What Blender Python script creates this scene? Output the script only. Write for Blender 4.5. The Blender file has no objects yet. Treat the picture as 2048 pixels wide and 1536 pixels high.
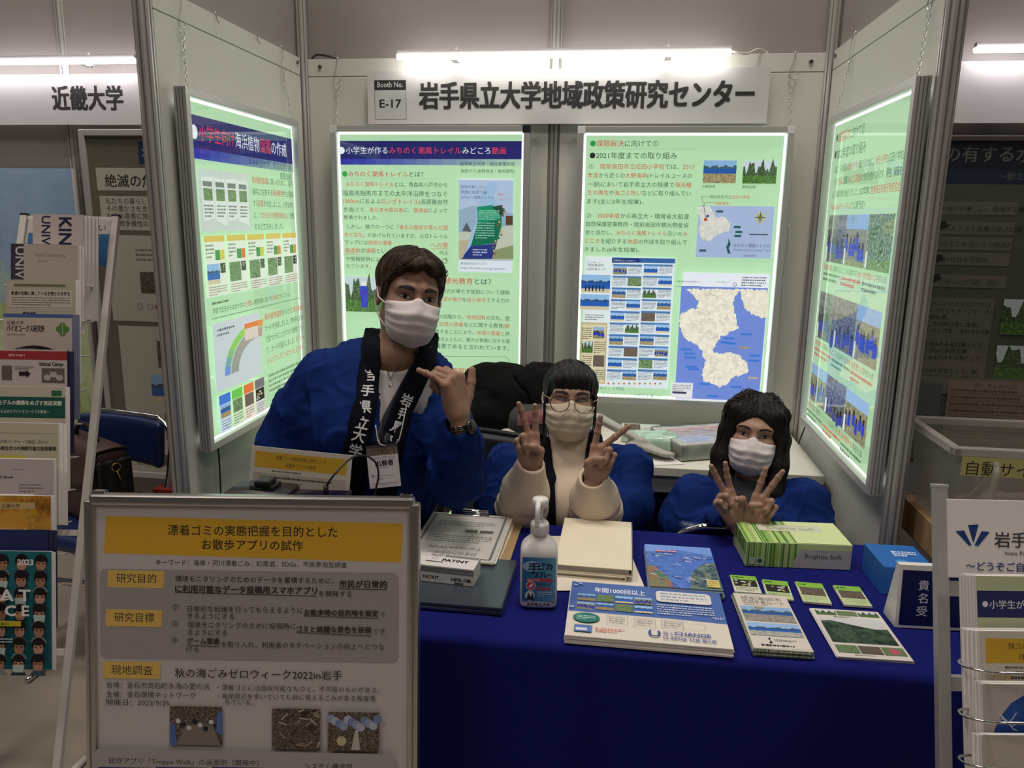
import bpy, bmesh, math, random
import numpy as np
from mathutils import Vector, Matrix
random.seed(7)
SC = bpy.context.scene
COL = SC.collection
PI = math.pi

# ------------------------------------------------------------------ camera, world, hall and fill lights, exposure
F_PX, CAM, YAW, PITCH, ROLL = 1530.951, np.array([0.24560, -3.03424, 1.50621]), 0.128804, 0.212493, 0.013870
def cam_axes():
    cy, sy, cp, sp = math.cos(YAW), math.sin(YAW), math.cos(PITCH), math.sin(PITCH)
    f = np.array([-sy*cp, cy*cp, -sp]); r = np.array([cy, sy, 0.0]); u = np.cross(r, f)
    c, s = math.cos(ROLL), math.sin(ROLL)
    return c*r+s*u, -s*r+c*u, f
AX_R, AX_U, AX_F = cam_axes()
def D(u, v, d):
    """world point that the photograph shows at pixel (u, v), d metres deep"""
    return CAM + d*((u-1024)/F_PX*AX_R + (768-v)/F_PX*AX_U + AX_F)
def U(u, v, axis, val):
    """world point of pixel (u, v) on the plane axis = val"""
    d = (u-1024)/F_PX*AX_R + (768-v)/F_PX*AX_U + AX_F
    return CAM + d*((val-CAM[axis])/d[axis])
cd = bpy.data.cameras.new('camera'); co = bpy.data.objects.new('camera', cd); COL.objects.link(co)
cd.sensor_width = 36; cd.sensor_fit = 'HORIZONTAL'; cd.lens = F_PX/2048*36; cd.clip_start = 0.05
co.matrix_world = Matrix([[AX_R[i], AX_U[i], -AX_F[i], CAM[i]] for i in range(3)]+[[0, 0, 0, 1]])
SC.camera = co
SC.view_settings.view_transform = 'Standard'; SC.view_settings.look = 'None'
SC.view_settings.gamma = 1.0; SC.view_settings.exposure = 0.0
SC.view_settings.use_curve_mapping = False
W = bpy.data.worlds.new('hall'); SC.world = W; W.use_nodes = True
W.node_tree.nodes['Background'].inputs[0].default_value = (0.95, 0.86, 0.80, 1)
W.node_tree.nodes['Background'].inputs[1].default_value = 0.045
def area(name, loc, size, energy, color=(1, 1, 1), rot=(0, 0, 0), sy=None):
    l = bpy.data.lights.new(name, 'AREA'); l.energy = energy; l.color = color; l.size = size
    if sy: l.shape = 'RECTANGLE'; l.size_y = sy
    o = bpy.data.objects.new(name, l); COL.objects.link(o); o.location = loc; o.rotation_euler = rot
    return o
area('hall_or_fill_lamp', (0.6, -1.5, 6.5), 1.4, 150, (1.0, 0.90, 0.80))
area('hall_or_fill_lamp', (-3.0, -4.5, 6.5), 1.4, 72, (1.0, 0.88, 0.80))
area('hall_or_fill_lamp', (3.2, -5.0, 6.5), 1.4, 72, (1.0, 0.88, 0.80))
area('hall_or_fill_lamp', (-2.3, -1.3, 6.5), 1.2, 75, (1.0, 0.90, 0.84))  # added fill over the left booth to brighten it, no known fixture there

# ------------------------------------------------------------------ materials
MATS = {}
def lin(c):
    return tuple((x/12.92 if x <= 0.04045 else ((x+0.055)/1.055)**2.4) for x in c)
def srgb(r, g, b): return lin((r/255, g/255, b/255))
def mat(name, col, rough=0.6, metal=0.0, bump=0.0, bscale=200.0, var=0.0, vscale=8.0, emis=None, estr=1.0, spec=0.5, sss=0.0, trans=0.0, sheen=0.0, bdist=0.002):
    if name in MATS: return MATS[name]
    m = bpy.data.materials.new(name); m.use_nodes = True; nt = m.node_tree
    b = nt.nodes['Principled BSDF']
    b.inputs['Base Color'].default_value = (*col, 1); b.inputs['Roughness'].default_value = rough
    b.inputs['Metallic'].default_value = metal; b.inputs['Specular IOR Level'].default_value = spec
    if trans: b.inputs['Transmission Weight'].default_value = trans
    if sheen: b.inputs['Sheen Weight'].default_value = sheen; b.inputs['Sheen Roughness'].default_value = 0.4
    if sss:
        b.inputs['Subsurface Weight'].default_value = sss; b.inputs['Subsurface Radius'].default_value = (0.01, 0.004, 0.002)
        b.inputs['Subsurface Scale'].default_value = 0.5
    if emis is not None:
        b.inputs['Emission Color'].default_value = (*emis, 1); b.inputs['Emission Strength'].default_value = estr
    tc = nt.nodes.new('ShaderNodeTexCoord')
    if var:
        n = nt.nodes.new('ShaderNodeTexNoise'); n.inputs['Scale'].default_value = vscale; n.inputs['Detail'].default_value = 5
        nt.links.new(tc.outputs['Object'], n.inputs['Vector'])
        x = nt.nodes.new('ShaderNodeMix'); x.data_type = 'RGBA'
        x.inputs['A'].default_value = (*[c*(1-var) for c in col], 1); x.inputs['B'].default_value = (*[min(1, c*(1+var)) for c in col], 1)
        nt.links.new(n.outputs['Fac'], x.inputs['Factor']); nt.links.new(x.outputs['Result'], b.inputs['Base Color'])
    if bump:
        n = nt.nodes.new('ShaderNodeTexNoise'); n.inputs['Scale'].default_value = bscale; n.inputs['Detail'].default_value = 3
        nt.links.new(tc.outputs['Object'], n.inputs['Vector'])
        bp = nt.nodes.new('ShaderNodeBump'); bp.inputs['Strength'].default_value = bump; bp.inputs['Distance'].default_value = bdist
        nt.links.new(n.outputs['Fac'], bp.inputs['Height']); nt.links.new(bp.outputs['Normal'], b.inputs['Normal'])
    MATS[name] = m; return m
LIT = 0.78          # radiance of the light boxes' white
def ink(rgb, lit=0.0):
    """printed ink on paper (lit=0) or on a back-lit film"""
    key = 'ink_%d_%d_%d_%d' % (*rgb, round(lit*100))
    if key in MATS: return MATS[key]
    c = srgb(*rgb)
    if not lit: return mat(key, c, 0.55, spec=0.3)
    return mat(key, tuple(0.5*x+0.01 for x in c), 0.6, emis=c, estr=lit, spec=0.2)
def photo_mat(cols, scale, lit=0.0, seed=0.0, stretch=(1, 1, 1)):
    """mottled printed photograph: a colour ramp over noise"""
    key = 'photo_' + '_'.join('%d%d%d' % c for c in cols) + '_%g_%g_%g' % (scale, lit, seed)
    if key in MATS: return MATS[key]
    m = mat(key, (0.5, 0.5, 0.5), 0.5, spec=0.3); nt = m.node_tree; b = nt.nodes['Principled BSDF']
    tc = nt.nodes.new('ShaderNodeTexCoord'); mp = nt.nodes.new('ShaderNodeMapping')
    mp.inputs['Location'].default_value = (seed*3.7, seed*1.3, seed*2.1); mp.inputs['Scale'].default_value = stretch
    n = nt.nodes.new('ShaderNodeTexNoise'); n.inputs['Scale'].default_value = scale; n.inputs['Detail'].default_value = 4; n.inputs['Roughness'].default_value = 0.65
    r = nt.nodes.new('ShaderNodeValToRGB'); e = r.color_ramp.elements
    k = len(cols)
    while len(e) < k: e.new(0.5)
    for i, c in enumerate(cols):
        e[i].position = 0.30+0.40*i/(k-1); e[i].color = (*srgb(*c), 1)
    nt.links.new(tc.outputs['Object'], mp.inputs['Vector']); nt.links.new(mp.outputs['Vector'], n.inputs['Vector'])
    nt.links.new(n.outputs['Fac'], r.inputs['Fac']); nt.links.new(r.outputs['Color'], b.inputs['Base Color'])
    if lit:
        nt.links.new(r.outputs['Color'], b.inputs['Emission Color']); b.inputs['Emission Strength'].default_value = lit
    return m
def pane_mat(name, tint=(1, 1, 1), rough=0.0, refl=1.0, ior=1.45):
    if name in MATS: return MATS[name]
    m = bpy.data.materials.new(name); m.use_nodes = True; nt = m.node_tree; nt.nodes.clear()
    o = nt.nodes.new('ShaderNodeOutputMaterial'); t = nt.nodes.new('ShaderNodeBsdfTransparent'); g = nt.nodes.new('ShaderNodeBsdfGlossy')
    t.inputs[0].default_value = (*tint, 1); g.inputs['Roughness'].default_value = rough
    f = nt.nodes.new('ShaderNodeFresnel'); f.inputs[0].default_value = ior
    mu = nt.nodes.new('ShaderNodeMath'); mu.operation = 'MULTIPLY'; mu.inputs[1].default_value = refl; mu.use_clamp = True
    x = nt.nodes.new('ShaderNodeMixShader')
    ge = nt.nodes.new('ShaderNodeNewGeometry'); iv = nt.nodes.new('ShaderNodeMath'); iv.operation = 'SUBTRACT'; iv.inputs[0].default_value = refl
    nt.links.new(ge.outputs['Backfacing'], iv.inputs[1]); iv.use_clamp = True; nt.links.new(iv.outputs[0], mu.inputs[1])
    nt.links.new(f.outputs[0], mu.inputs[0]); nt.links.new(mu.outputs[0], x.inputs[0]); nt.links.new(t.outputs[0], x.inputs[1]); nt.links.new(g.outputs[0], x.inputs[2])
    nt.links.new(x.outputs[0], o.inputs[0]); MATS[name] = m; return m
def milky_mat(name, col, amount, rough=.3):
    """cloudy clear plastic: part of the light passes straight, part scatters"""
    if name in MATS: return MATS[name]
    m = pane_mat(name, (.95, .95, .93), .15, 1.5); nt = m.node_tree; out = next(n for n in nt.nodes if n.type == 'OUTPUT_MATERIAL'); src = out.inputs[0].links[0].from_socket
    d = nt.nodes.new('ShaderNodeBsdfDiffuse'); d.inputs[0].default_value = (*col, 1); t = nt.nodes.new('ShaderNodeBsdfTranslucent'); t.inputs[0].default_value = (*col, 1)
    a = nt.nodes.new('ShaderNodeMixShader'); a.inputs[0].default_value = .5; b = nt.nodes.new('ShaderNodeMixShader'); b.inputs[0].default_value = amount
    nt.links.new(d.outputs[0], a.inputs[1]); nt.links.new(t.outputs[0], a.inputs[2]); nt.links.new(src, b.inputs[1]); nt.links.new(a.outputs[0], b.inputs[2]); nt.links.new(b.outputs[0], out.inputs[0])
    return m
def lamp_mat(name, col, s):
    return mat(name, (0.8, 0.8, 0.8), 0.5, emis=col, estr=s)
def stripe_mat(name, c1, c2, scale, rough=0.5, axis='X', spec=0.5, bump=0.0):
    """fine streaks (hair, brushed things)"""
    if name in MATS: return MATS[name]
    m = mat(name, c1, rough, spec=spec); nt = m.node_tree; b = nt.nodes['Principled BSDF']
    tc = nt.nodes.new('ShaderNodeTexCoord'); mp = nt.nodes.new('ShaderNodeMapping')
    s = {'X': (scale, 4, 4), 'Y': (4, scale, 4), 'Z': (scale, scale, 6)}[axis]; mp.inputs['Scale'].default_value = s
    n = nt.nodes.new('ShaderNodeTexNoise'); n.inputs['Scale'].default_value = 1.0; n.inputs['Detail'].default_value = 4
    r = nt.nodes.new('ShaderNodeValToRGB'); r.color_ramp.elements[0].position = 0.35; r.color_ramp.elements[1].position = 0.65
    r.color_ramp.elements[0].color = (*c1, 1); r.color_ramp.elements[1].color = (*c2, 1)
    nt.links.new(tc.outputs['Object'], mp.inputs['Vector']); nt.links.new(mp.outputs['Vector'], n.inputs['Vector'])
    nt.links.new(n.outputs['Fac'], r.inputs['Fac']); nt.links.new(r.outputs['Color'], b.inputs['Base Color'])
    return m

WHITE_BOARD = mat('white_laminate', (0.68, 0.68, 0.62), 0.55, var=0.03, vscale=2.0, bump=0.05, bscale=300)
GREY_WALL = mat('grey_panel', (0.32, 0.293, 0.278), 0.6, var=0.04, vscale=3.0)
ALU = mat('anodised_aluminium', (0.56, 0.55, 0.53), 0.42, metal=0.55, var=0.06, vscale=30)
ALU_DARK = mat('aluminium_groove', (0.20, 0.195, 0.19), 0.45, metal=0.5)
ALU_FLAT = mat('satin_aluminium', (0.60, 0.59, 0.58), 0.45, metal=0.6)
BLACK = mat('black_plastic', (0.015, 0.015, 0.017), 0.4)
CHROME = mat('chrome', (0.82, 0.82, 0.82), 0.08, metal=1.0)
STEEL = mat('steel_wire', (0.6, 0.6, 0.6), 0.25, metal=1.0)
PAPER = mat('white_paper', (0.80, 0.77, 0.74), 0.6, spec=0.3)
WHITE_PL = mat('white_plastic', (0.82, 0.82, 0.84), 0.3)
CREAM = mat('cream_card', (0.82, 0.75, 0.58), 0.6, var=0.02, vscale=5)
WIRE_WHITE = mat('white_coated_wire', (0.66, 0.63, 0.58), 0.4)

# ------------------------------------------------------------------ mesh builder
class MB:
    def __init__(s): s.v = []; s.f = []; s.m = []; s.sm = []; s.mats = []; s.n = 0
    def mi(s, m):
        if m not in s.mats: s.mats.append(m)
        return s.mats.index(m)
    def add(s, verts, faces, m, M=None, smooth=False):
        v = np.asarray(verts, float).reshape(-1, 3)
        if M is not None:
            A = np.array(M); v = v@A[:3, :3].T+A[:3, 3]
        k = s.mi(m); b = s.n; s.v.append(v); s.n += len(v)
        for f in faces: s.f.append([b+i for i in f])
        s.m += [k]*len(faces); s.sm += [smooth]*len(faces)
        return s
    def box(s, lo, hi, m, M=None, bev=0.0, seg=2):
        lo = np.array(lo, float); hi = np.array(hi, float)
        if not bev:
            v = [(x, y, z) for x in (lo[0], hi[0]) for y in (lo[1], hi[1]) for z in (lo[2], hi[2])]
            return s.add(v, [(0, 1, 3, 2), (4, 6, 7, 5), (0, 4, 5, 1), (2, 3, 7, 6), (0, 2, 6, 4), (1, 5, 7, 3)], m, M)
        bm = bmesh.new(); bmesh.ops.create_cube(bm, size=1)
        for v in bm.verts: v.co = Vector((lo+hi)/2)+Vector([v.co[i]*(hi-lo)[i] for i in range(3)])
        bmesh.ops.bevel(bm, geom=bm.edges[:], offset=bev, segments=seg, profile=0.6, affect='EDGES')
        bm.verts.index_update()
        s.add([v.co[:] for v in bm.verts], [[v.index for v in f.verts] for f in bm.faces], m, M, smooth=False)
        bm.free(); return s
    def tube(s, pts, r, m, n=8, M=None, closed=False, caps=True, up=None):
        p = np.asarray(pts, float); k = len(p); r = np.broadcast_to(np.asarray(r, float), (k,))
        t = np.gradient(p, axis=0) if not closed else np.roll(p, -1, 0)-np.roll(p, 1, 0)
        t /= np.linalg.norm(t, axis=1)[:, None]+1e-12
        a = np.array(up if up is not None else ([0, 0, 1] if abs(t[0][2]) < 0.9 else [1, 0, 0]), float)
        V = []
        for i in range(k):
            a = a-t[i]*(a@t[i]); a /= np.linalg.norm(a)+1e-12; b = np.cross(t[i], a)
            for j in range(n):
                w = 2*PI*j/n; V.append(p[i]+r[i]*(math.cos(w)*a+math.sin(w)*b))
        Fc = []
        for i in range(k if closed else k-1):
            for j in range(n):
                A, B = i*n, ((i+1) % k)*n
                Fc.append((A+j, A+(j+1) % n, B+(j+1) % n, B+j))
        if caps and not closed: Fc += [list(range(n))[::-1], list(range((k-1)*n, k*n))]
        return s.add(V, Fc, m, M, smooth=True)
    def lathe(s, prof, m, n=24, M=None, smooth=True, sx=1.0, sy=1.0, pw=2.0):
        V = []
        for r, z in prof:
            for j in range(n):
                w = 2*PI*j/n; c, q = math.cos(w), math.sin(w)
                c = math.copysign(abs(c)**(2/pw), c); q = math.copysign(abs(q)**(2/pw), q)
                V.append((r*c*sx, r*q*sy, z))
        Fc = [(i*n+j, i*n+(j+1) % n, (i+1)*n+(j+1) % n, (i+1)*n+j) for i in range(len(prof)-1) for j in range(n)]
        Fc += [list(range(n))[::-1], list(range((len(prof)-1)*n, len(prof)*n))]
        return s.add(V, Fc, m, M, smooth)
    def prism(s, poly, z0, z1, m, M=None, smooth=False):
        k = len(poly); V = [(x, y, z0) for x, y in poly]+[(x, y, z1) for x, y in poly]
        Fc = [list(range(k))[::-1], list(range(k, 2*k))]+[(i, (i+1) % k, k+(i+1) % k, k+i) for i in range(k)]
        return s.add(V, Fc, m, M, smooth)
    def grid(s, P, m, M=None, smooth=True, wrap=False):
        P = np.asarray(P, float); a, b = P.shape[:2]
        Fc = [(i*b+j, i*b+(j+1) % b, (i+1)*b+(j+1) % b, (i+1)*b+j) for i in range(a-1) for j in range(b if wrap else b-1)]
        return s.add(P.reshape(-1, 3), Fc, m, M, smooth)
    def build(s, name, parent=None, smooth_angle=None):
        me = bpy.data.meshes.new(name)
        V = np.concatenate(s.v) if s.v else np.zeros((0, 3))
        me.from_pydata([tuple(x) for x in V], [], s.f)
        for m in s.mats: me.materials.append(m)
        me.polygons.foreach_set('material_index', s.m); me.polygons.foreach_set('use_smooth', s.sm); me.update()
        o = bpy.data.objects.new(name, me); COL.objects.link(o)
        if parent is not None:
            o.parent = parent; o.matrix_parent_inverse = parent_inv(parent)
        return o
def world_of(o):
    M = o.matrix_basis.copy()
    return M if o.parent is None else world_of(o.parent)@o.matrix_parent_inverse@M
def parent_inv(p): return world_of(p).inverted()
def tag(o, label=None, cat=None, group=None, kind=None):
    if label: o['label'] = label
    if cat: o['category'] = cat
    if group: o['group'] = group
    if kind: o['kind'] = kind
    return o
def empty(name, loc, label, cat, group=None):
    o = bpy.data.objects.new(name, None); COL.objects.link(o); o.empty_display_size = 0.05
    o.location = [float(x) for x in loc]
    return tag(o, label, cat, group)
def struct(o): o['kind'] = 'structure'; return o
def frame(o, x, y, z=None):
    """matrix with origin o and axes x, y, z"""
    x = np.array(x, float); x /= np.linalg.norm(x); y = np.array(y, float); y = y-x*(x@y); y /= np.linalg.norm(y)
    z = np.cross(x, y)
    return Matrix([[x[i], y[i], z[i], float(o[i])] for i in range(3)]+[[0, 0, 0, 1]])
def rotz(o, a): return Matrix.Translation(Vector([float(c) for c in o]))@Matrix.Rotation(a, 4, 'Z')
def spline(pts, n=8):
    """Catmull-Rom through pts"""
    p = np.asarray(pts, float); p = np.vstack([2*p[0]-p[1], p, 2*p[-1]-p[-2]]); out = []
    for i in range(1, len(p)-2):
        for k in range(n):
            t = k/n; a, b, c, d = p[i-1], p[i], p[i+1], p[i+2]
            out.append(0.5*(2*b+(c-a)*t+(2*a-5*b+4*c-d)*t*t+(3*b-a-3*c+d)*t**3))
    out.append(p[-2]); return np.array(out)

# ------------------------------------------------------------------ flat prints: rectangles, shapes and lettering in one mesh
_txt = {}
def glyphs(body):
    """lettering as (verts, faces, per-face character colour index); *..* marks colour 1, ^..^ colour 2"""
    key = body
    if key in _txt: return _txt[key]
    plain, idx, cur = '', [], 0
    for ch in body:
        if ch == '*': cur = 0 if cur == 1 else 1; continue
        if ch == '^': cur = 0 if cur == 2 else 2; continue
        plain += ch; idx.append(cur)
    c = bpy.data.curves.new('t', 'FONT'); c.body = plain; c.resolution_u = 2; c.fill_mode = 'FRONT'
    for i in range(3): c.materials.append(None)
    for i, k in enumerate(idx):
        if i < len(c.body_format): c.body_format[i].material_index = k
    o = bpy.data.objects.new('t', c); COL.objects.link(o)
    dg = bpy.context.evaluated_depsgraph_get(); oe = o.evaluated_get(dg); me = oe.to_mesh()
    v = np.array([x.co[:] for x in me.vertices]).reshape(-1, 3); f = [list(p.vertices) for p in me.polygons]; k = [p.material_index for p in me.polygons]
    oe.to_mesh_clear(); bpy.data.objects.remove(o); bpy.data.curves.remove(c)
    _txt[key] = (v, f, k); return _txt[key]
class Sheet:
    """a printed face in its own x (right), y (up) metres; layers lie 0.08 mm apart"""
    def __init__(s, lit=0.0, step=0.00012): s.mb = MB(); s.lit = lit; s.z = 0.0; s.step = step
    def up(s): s.z += s.step; return s.z
    def ink(s, c): return c if not isinstance(c, tuple) else ink(c, s.lit)
    def poly(s, pts, c, z=None):
        z = s.up() if z is None else z
        s.mb.add([(x, y, z) for x, y in pts], [list(range(len(pts)))], s.ink(c)); return s
    def rect(s, x0, y0, x1, y1, c): return s.poly([(x0, y0), (x1, y0), (x1, y1), (x0, y1)], c)
    def rrect(s, x0, y0, x1, y1, r, c):
        P = []
        for cx, cy, a in ((x1-r, y0+r, -90), (x1-r, y1-r, 0), (x0+r, y1-r, 90), (x0+r, y0+r, 180)):
            P += [(cx+r*math.cos(math.radians(a+t)), cy+r*math.sin(math.radians(a+t))) for t in (0, 30, 60, 90)]
        return s.poly(P, c)
    def ell(s, x, y, rx, ry, c, n=20): return s.poly([(x+rx*math.cos(2*PI*i/n), y+ry*math.sin(2*PI*i/n)) for i in range(n)], c)
    def line(s, pts, w, c):
        z = s.up(); k = s.ink(c)
        for (a, b), (d, e) in zip(pts, pts[1:]):
            L = math.hypot(d-a, e-b) or 1e-9; nx, ny = -(e-b)/L*w/2, (d-a)/L*w/2
            s.mb.add([(a+nx, b+ny, z), (a-nx, b-ny, z), (d-nx, e-ny, z), (d+nx, e+ny, z)], [(0, 1, 2, 3)], k)
        return s
    def box(s, x0, y0, x1, y1, w, c): return s.line([(x0, y0), (x1, y0), (x1, y1), (x0, y1), (x0, y0)], w, c)
    def text(s, x, y, h, body, c=(30, 30, 30), c2=(200, 60, 50), c3=(255, 255, 255), w=None, bold=0.0, align='l', rot=0.0):
        """baseline at y, h = em size, w = width to fit"""
        v, f, k = glyphs(body)
        if not len(v): return s
        z = s.up(); v = v*h
        x0, x1 = v[:, 0].min(), v[:, 0].max()
        if w: v = v*np.array([w/(x1-x0), 1, 1]); x0, x1 = v[:, 0].min(), v[:, 0].max()
        if align == 'c': v[:, 0] -= (x0+x1)/2
        elif align == 'r': v[:, 0] -= x1
        elif w: v[:, 0] -= x0
        if rot:
            a, b = math.cos(rot), math.sin(rot); v = np.stack([v[:, 0]*a-v[:, 1]*b, v[:, 0]*b+v[:, 1]*a, v[:, 2]], 1)
        v = v+np.array([x, y, z]); v[:, 2] = z
        cols = [c, c2, c3]; b = bold*h
        for i, (dx, dy) in enumerate([(0, 0)] if not bold else [(-b, -b*.7), (b, -b*.7), (-b, b*.7), (b, b*.7), (0, 0)]):
            q = v+np.array([dx, dy, s.step*.1*i]); base = s.mb.n; s.mb.v.append(q); s.mb.n += len(v)
            for ff, kk in zip(f, k):
                s.mb.f.append([base+j for j in ff]); s.mb.m.append(s.mb.mi(s.ink(cols[kk]))); s.mb.sm.append(False)
        return s
    def vtext(s, x, y, h, body, c, pitch=1.1, bold=0.0):
        for i, ch in enumerate(body): s.text(x, y-h*pitch*(i+1), h, ch, c, bold=bold, align='c')
        return s
    def scribble(s, x0, y0, x1, y1, rows, c, fill=0.55, seed=1):
        """lines of print too small to read: broken dashes"""
        rg = random.Random(seed); z = s.up(); k = s.ink(c); p = (y1-y0)/rows
        for i in range(rows):
            y = y1-p*(i+0.5); x = x0; end = x1 if i < rows-1 else x0+(x1-x0)*rg.uniform(0.45, 0.9)
            while x < end-p*0.2:
                L = min(end-x, p*rg.uniform(0.25, 0.8)); hh = p*fill*rg.uniform(0.55, 1)/2
                s.mb.add([(x, y-hh, z), (x+L, y-hh, z), (x+L, y+hh, z), (x, y+hh, z)], [(0, 1, 2, 3)], k)
                x += L+p*rg.uniform(0.1, 0.25)
        return s
    def picture(s, x0, y0, x1, y1, kind='beach', seed=0):
        """a small printed landscape made of bands, hills and mottled ground"""
        w, h = x1-x0, y1-y0; rg = random.Random(seed*31+5); L = s.lit; sc = 14/max(w, h)
        def band(a, b, m): s.rect(x0, y0+h*a, x1, y0+h*b, m)
        def hill(base, top, m, n=22):
            P = [(x0+w*i/n, y0+h*(base+(top-base)*(0.62+0.22*math.sin(i*0.9+seed)+0.16*math.sin(i*2.1+seed*2)))) for i in range(n+1)]
            s.poly([(x0, y0+h*base)]+P+[(x1, y0+h*base)], m)
        ph = lambda cols, k=1.0: photo_mat(cols, sc*k, L, seed % 7)
        if kind == 'beach':
            band(.62, 1, (140, 180, 225)); hill(.62, .82, (70, 95, 110)); band(.40, .64, (40, 90, 170)); band(0, .42, ph([(90, 85, 60), (150, 135, 100), (185, 165, 130)]))
        elif kind == 'sea':
            band(.55, 1, (150, 190, 235)); band(.2, .58, (35, 95, 185)); hill(.55, .72, (55, 80, 120)); band(0, .22, (215, 200, 170))
        elif kind == 'wood':
            band(.5, 1, (205, 215, 225)); hill(.1, 1.15, ph([(25, 40, 25), (60, 85, 50), (120, 135, 120)], 2)); band(0, .35, ph([(30, 55, 25), (70, 110, 50), (120, 150, 70)], 2))
        elif kind == 'green':
            band(0, 1, ph([(20, 45, 28), (62, 92, 52), (125, 150, 105), (190, 200, 180)], 1.6))
        elif kind == 'room':
            band(0, 1, ph([(25, 25, 30), (70, 70, 75), (165, 165, 160)], 2.2)); band(.7, 1, ph([(60, 60, 60), (150, 150, 145)], 1))
            for i in range(5):
                cx = x0+w*(.12+.19*i+rg.uniform(-.04, .04)); cy = y0+h*rg.uniform(.2, .5); r = min(w, h)*.09
                s.rect(cx-r*1.2, cy-r*3.2, cx+r*1.2, cy-r*.6, (40, 60, 160)); s.ell(cx, cy, r*.8, r, (30, 25, 25), 10)
        elif kind == 'crowd':
            band(0, 1, ph([(60, 80, 50), (130, 130, 95), (175, 165, 150)], 2)); band(.72, 1, (150, 185, 225))
            for i in range(6):
                cx = x0+w*(.1+.16*i+rg.uniform(-.03, .03)); cy = y0+h*rg.uniform(.4, .62); r = min(w, h)*.075
                s.rect(cx-r*1.3, cy-r*4, cx+r*1.3, cy-r*.7, (45, 65, 190)); s.ell(cx, cy, r*.8, r, (40, 32, 30), 10)
        elif kind == 'dark':
            band(0, 1, ph([(35, 30, 28), (90, 78, 68), (165, 150, 135)], 2.4))
        elif kind == 'flower':
            band(0, 1, ph([(20, 22, 20), (55, 55, 48)], 2))
            for i in range(9): s.ell(x0+w*rg.uniform(.1, .9), y0+h*rg.uniform(.15, .85), w*.07, w*.05, [(225, 225, 220), (220, 200, 120), (235, 235, 235)][i % 3], 7)
        return s
    def build(s, name, M, parent=None):
        A = np.array(M)
        s.mb.v = [v@A[:3, :3].T+A[:3, 3] for v in s.mb.v]
        return s.mb.build(name, parent)

# ------------------------------------------------------------------ organic shapes: distance fields meshed with surface nets
def smin(a, b, k):
    h = np.clip(0.5+0.5*(b-a)/k, 0, 1); return b*(1-h)+a*h-k*h*(1-h)
def smax(a, b, k): return -smin(-a, -b, k)
def cap(P, a, b, ra, rb=None, sq=None):
    """tapered capsule; sq = (axis, factor) flattens it across that axis"""
    a = np.asarray(a, float); b = np.asarray(b, float); rb = ra if rb is None else rb
    d = b-a; t = np.clip(((P-a)@d)/(d@d+1e-12), 0, 1)
    q = P-a-t[:, None]*d
    if sq is not None:
        n = np.asarray(sq[0], float); n = n/np.linalg.norm(n); q = q+np.outer(q@n, n)*(sq[1]-1)
    return np.sqrt((q*q).sum(1))-(ra+(rb-ra)*t)
def chain(P, pts, rs, k=0.01, **kw):
    d = None
    for i in range(len(pts)-1):
        e = cap(P, pts[i], pts[i+1], rs[i], rs[i+1], **kw); d = e if d is None else smin(d, e, k)
    return d
def ell(P, c, r, M=None):
    q = P-np.asarray(c, float)
    if M is not None: q = q@np.asarray(M, float)      # columns of M = local axes
    r = np.asarray(r, float); k0 = np.sqrt(((q/r)**2).sum(1)); k1 = np.sqrt(((q/(r*r))**2).sum(1))
    return k0*(k0-1)/(k1+1e-9)
def rbox(P, c, h, r, M=None):
    q = P-np.asarray(c, float)
    if M is not None: q = q@np.asarray(M, float)
    q = np.abs(q)-np.asarray(h, float)+r
    return np.sqrt((np.maximum(q, 0)**2).sum(1))+np.minimum(q.max(1), 0)-r
def nz(P, s, seed=0.0):
    """smooth pseudo-noise in -1..1"""
    x, y, z = P[:, 0]*s+seed, P[:, 1]*s+seed*1.7, P[:, 2]*s-seed*0.6
    return (np.sin(x+1.3*np.sin(y*1.1+0.7*z))+np.sin(1.31*y-0.9*np.sin(z*1.2+x))+np.sin(1.17*z+1.1*np.sin(x*0.8-y)))/3
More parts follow.
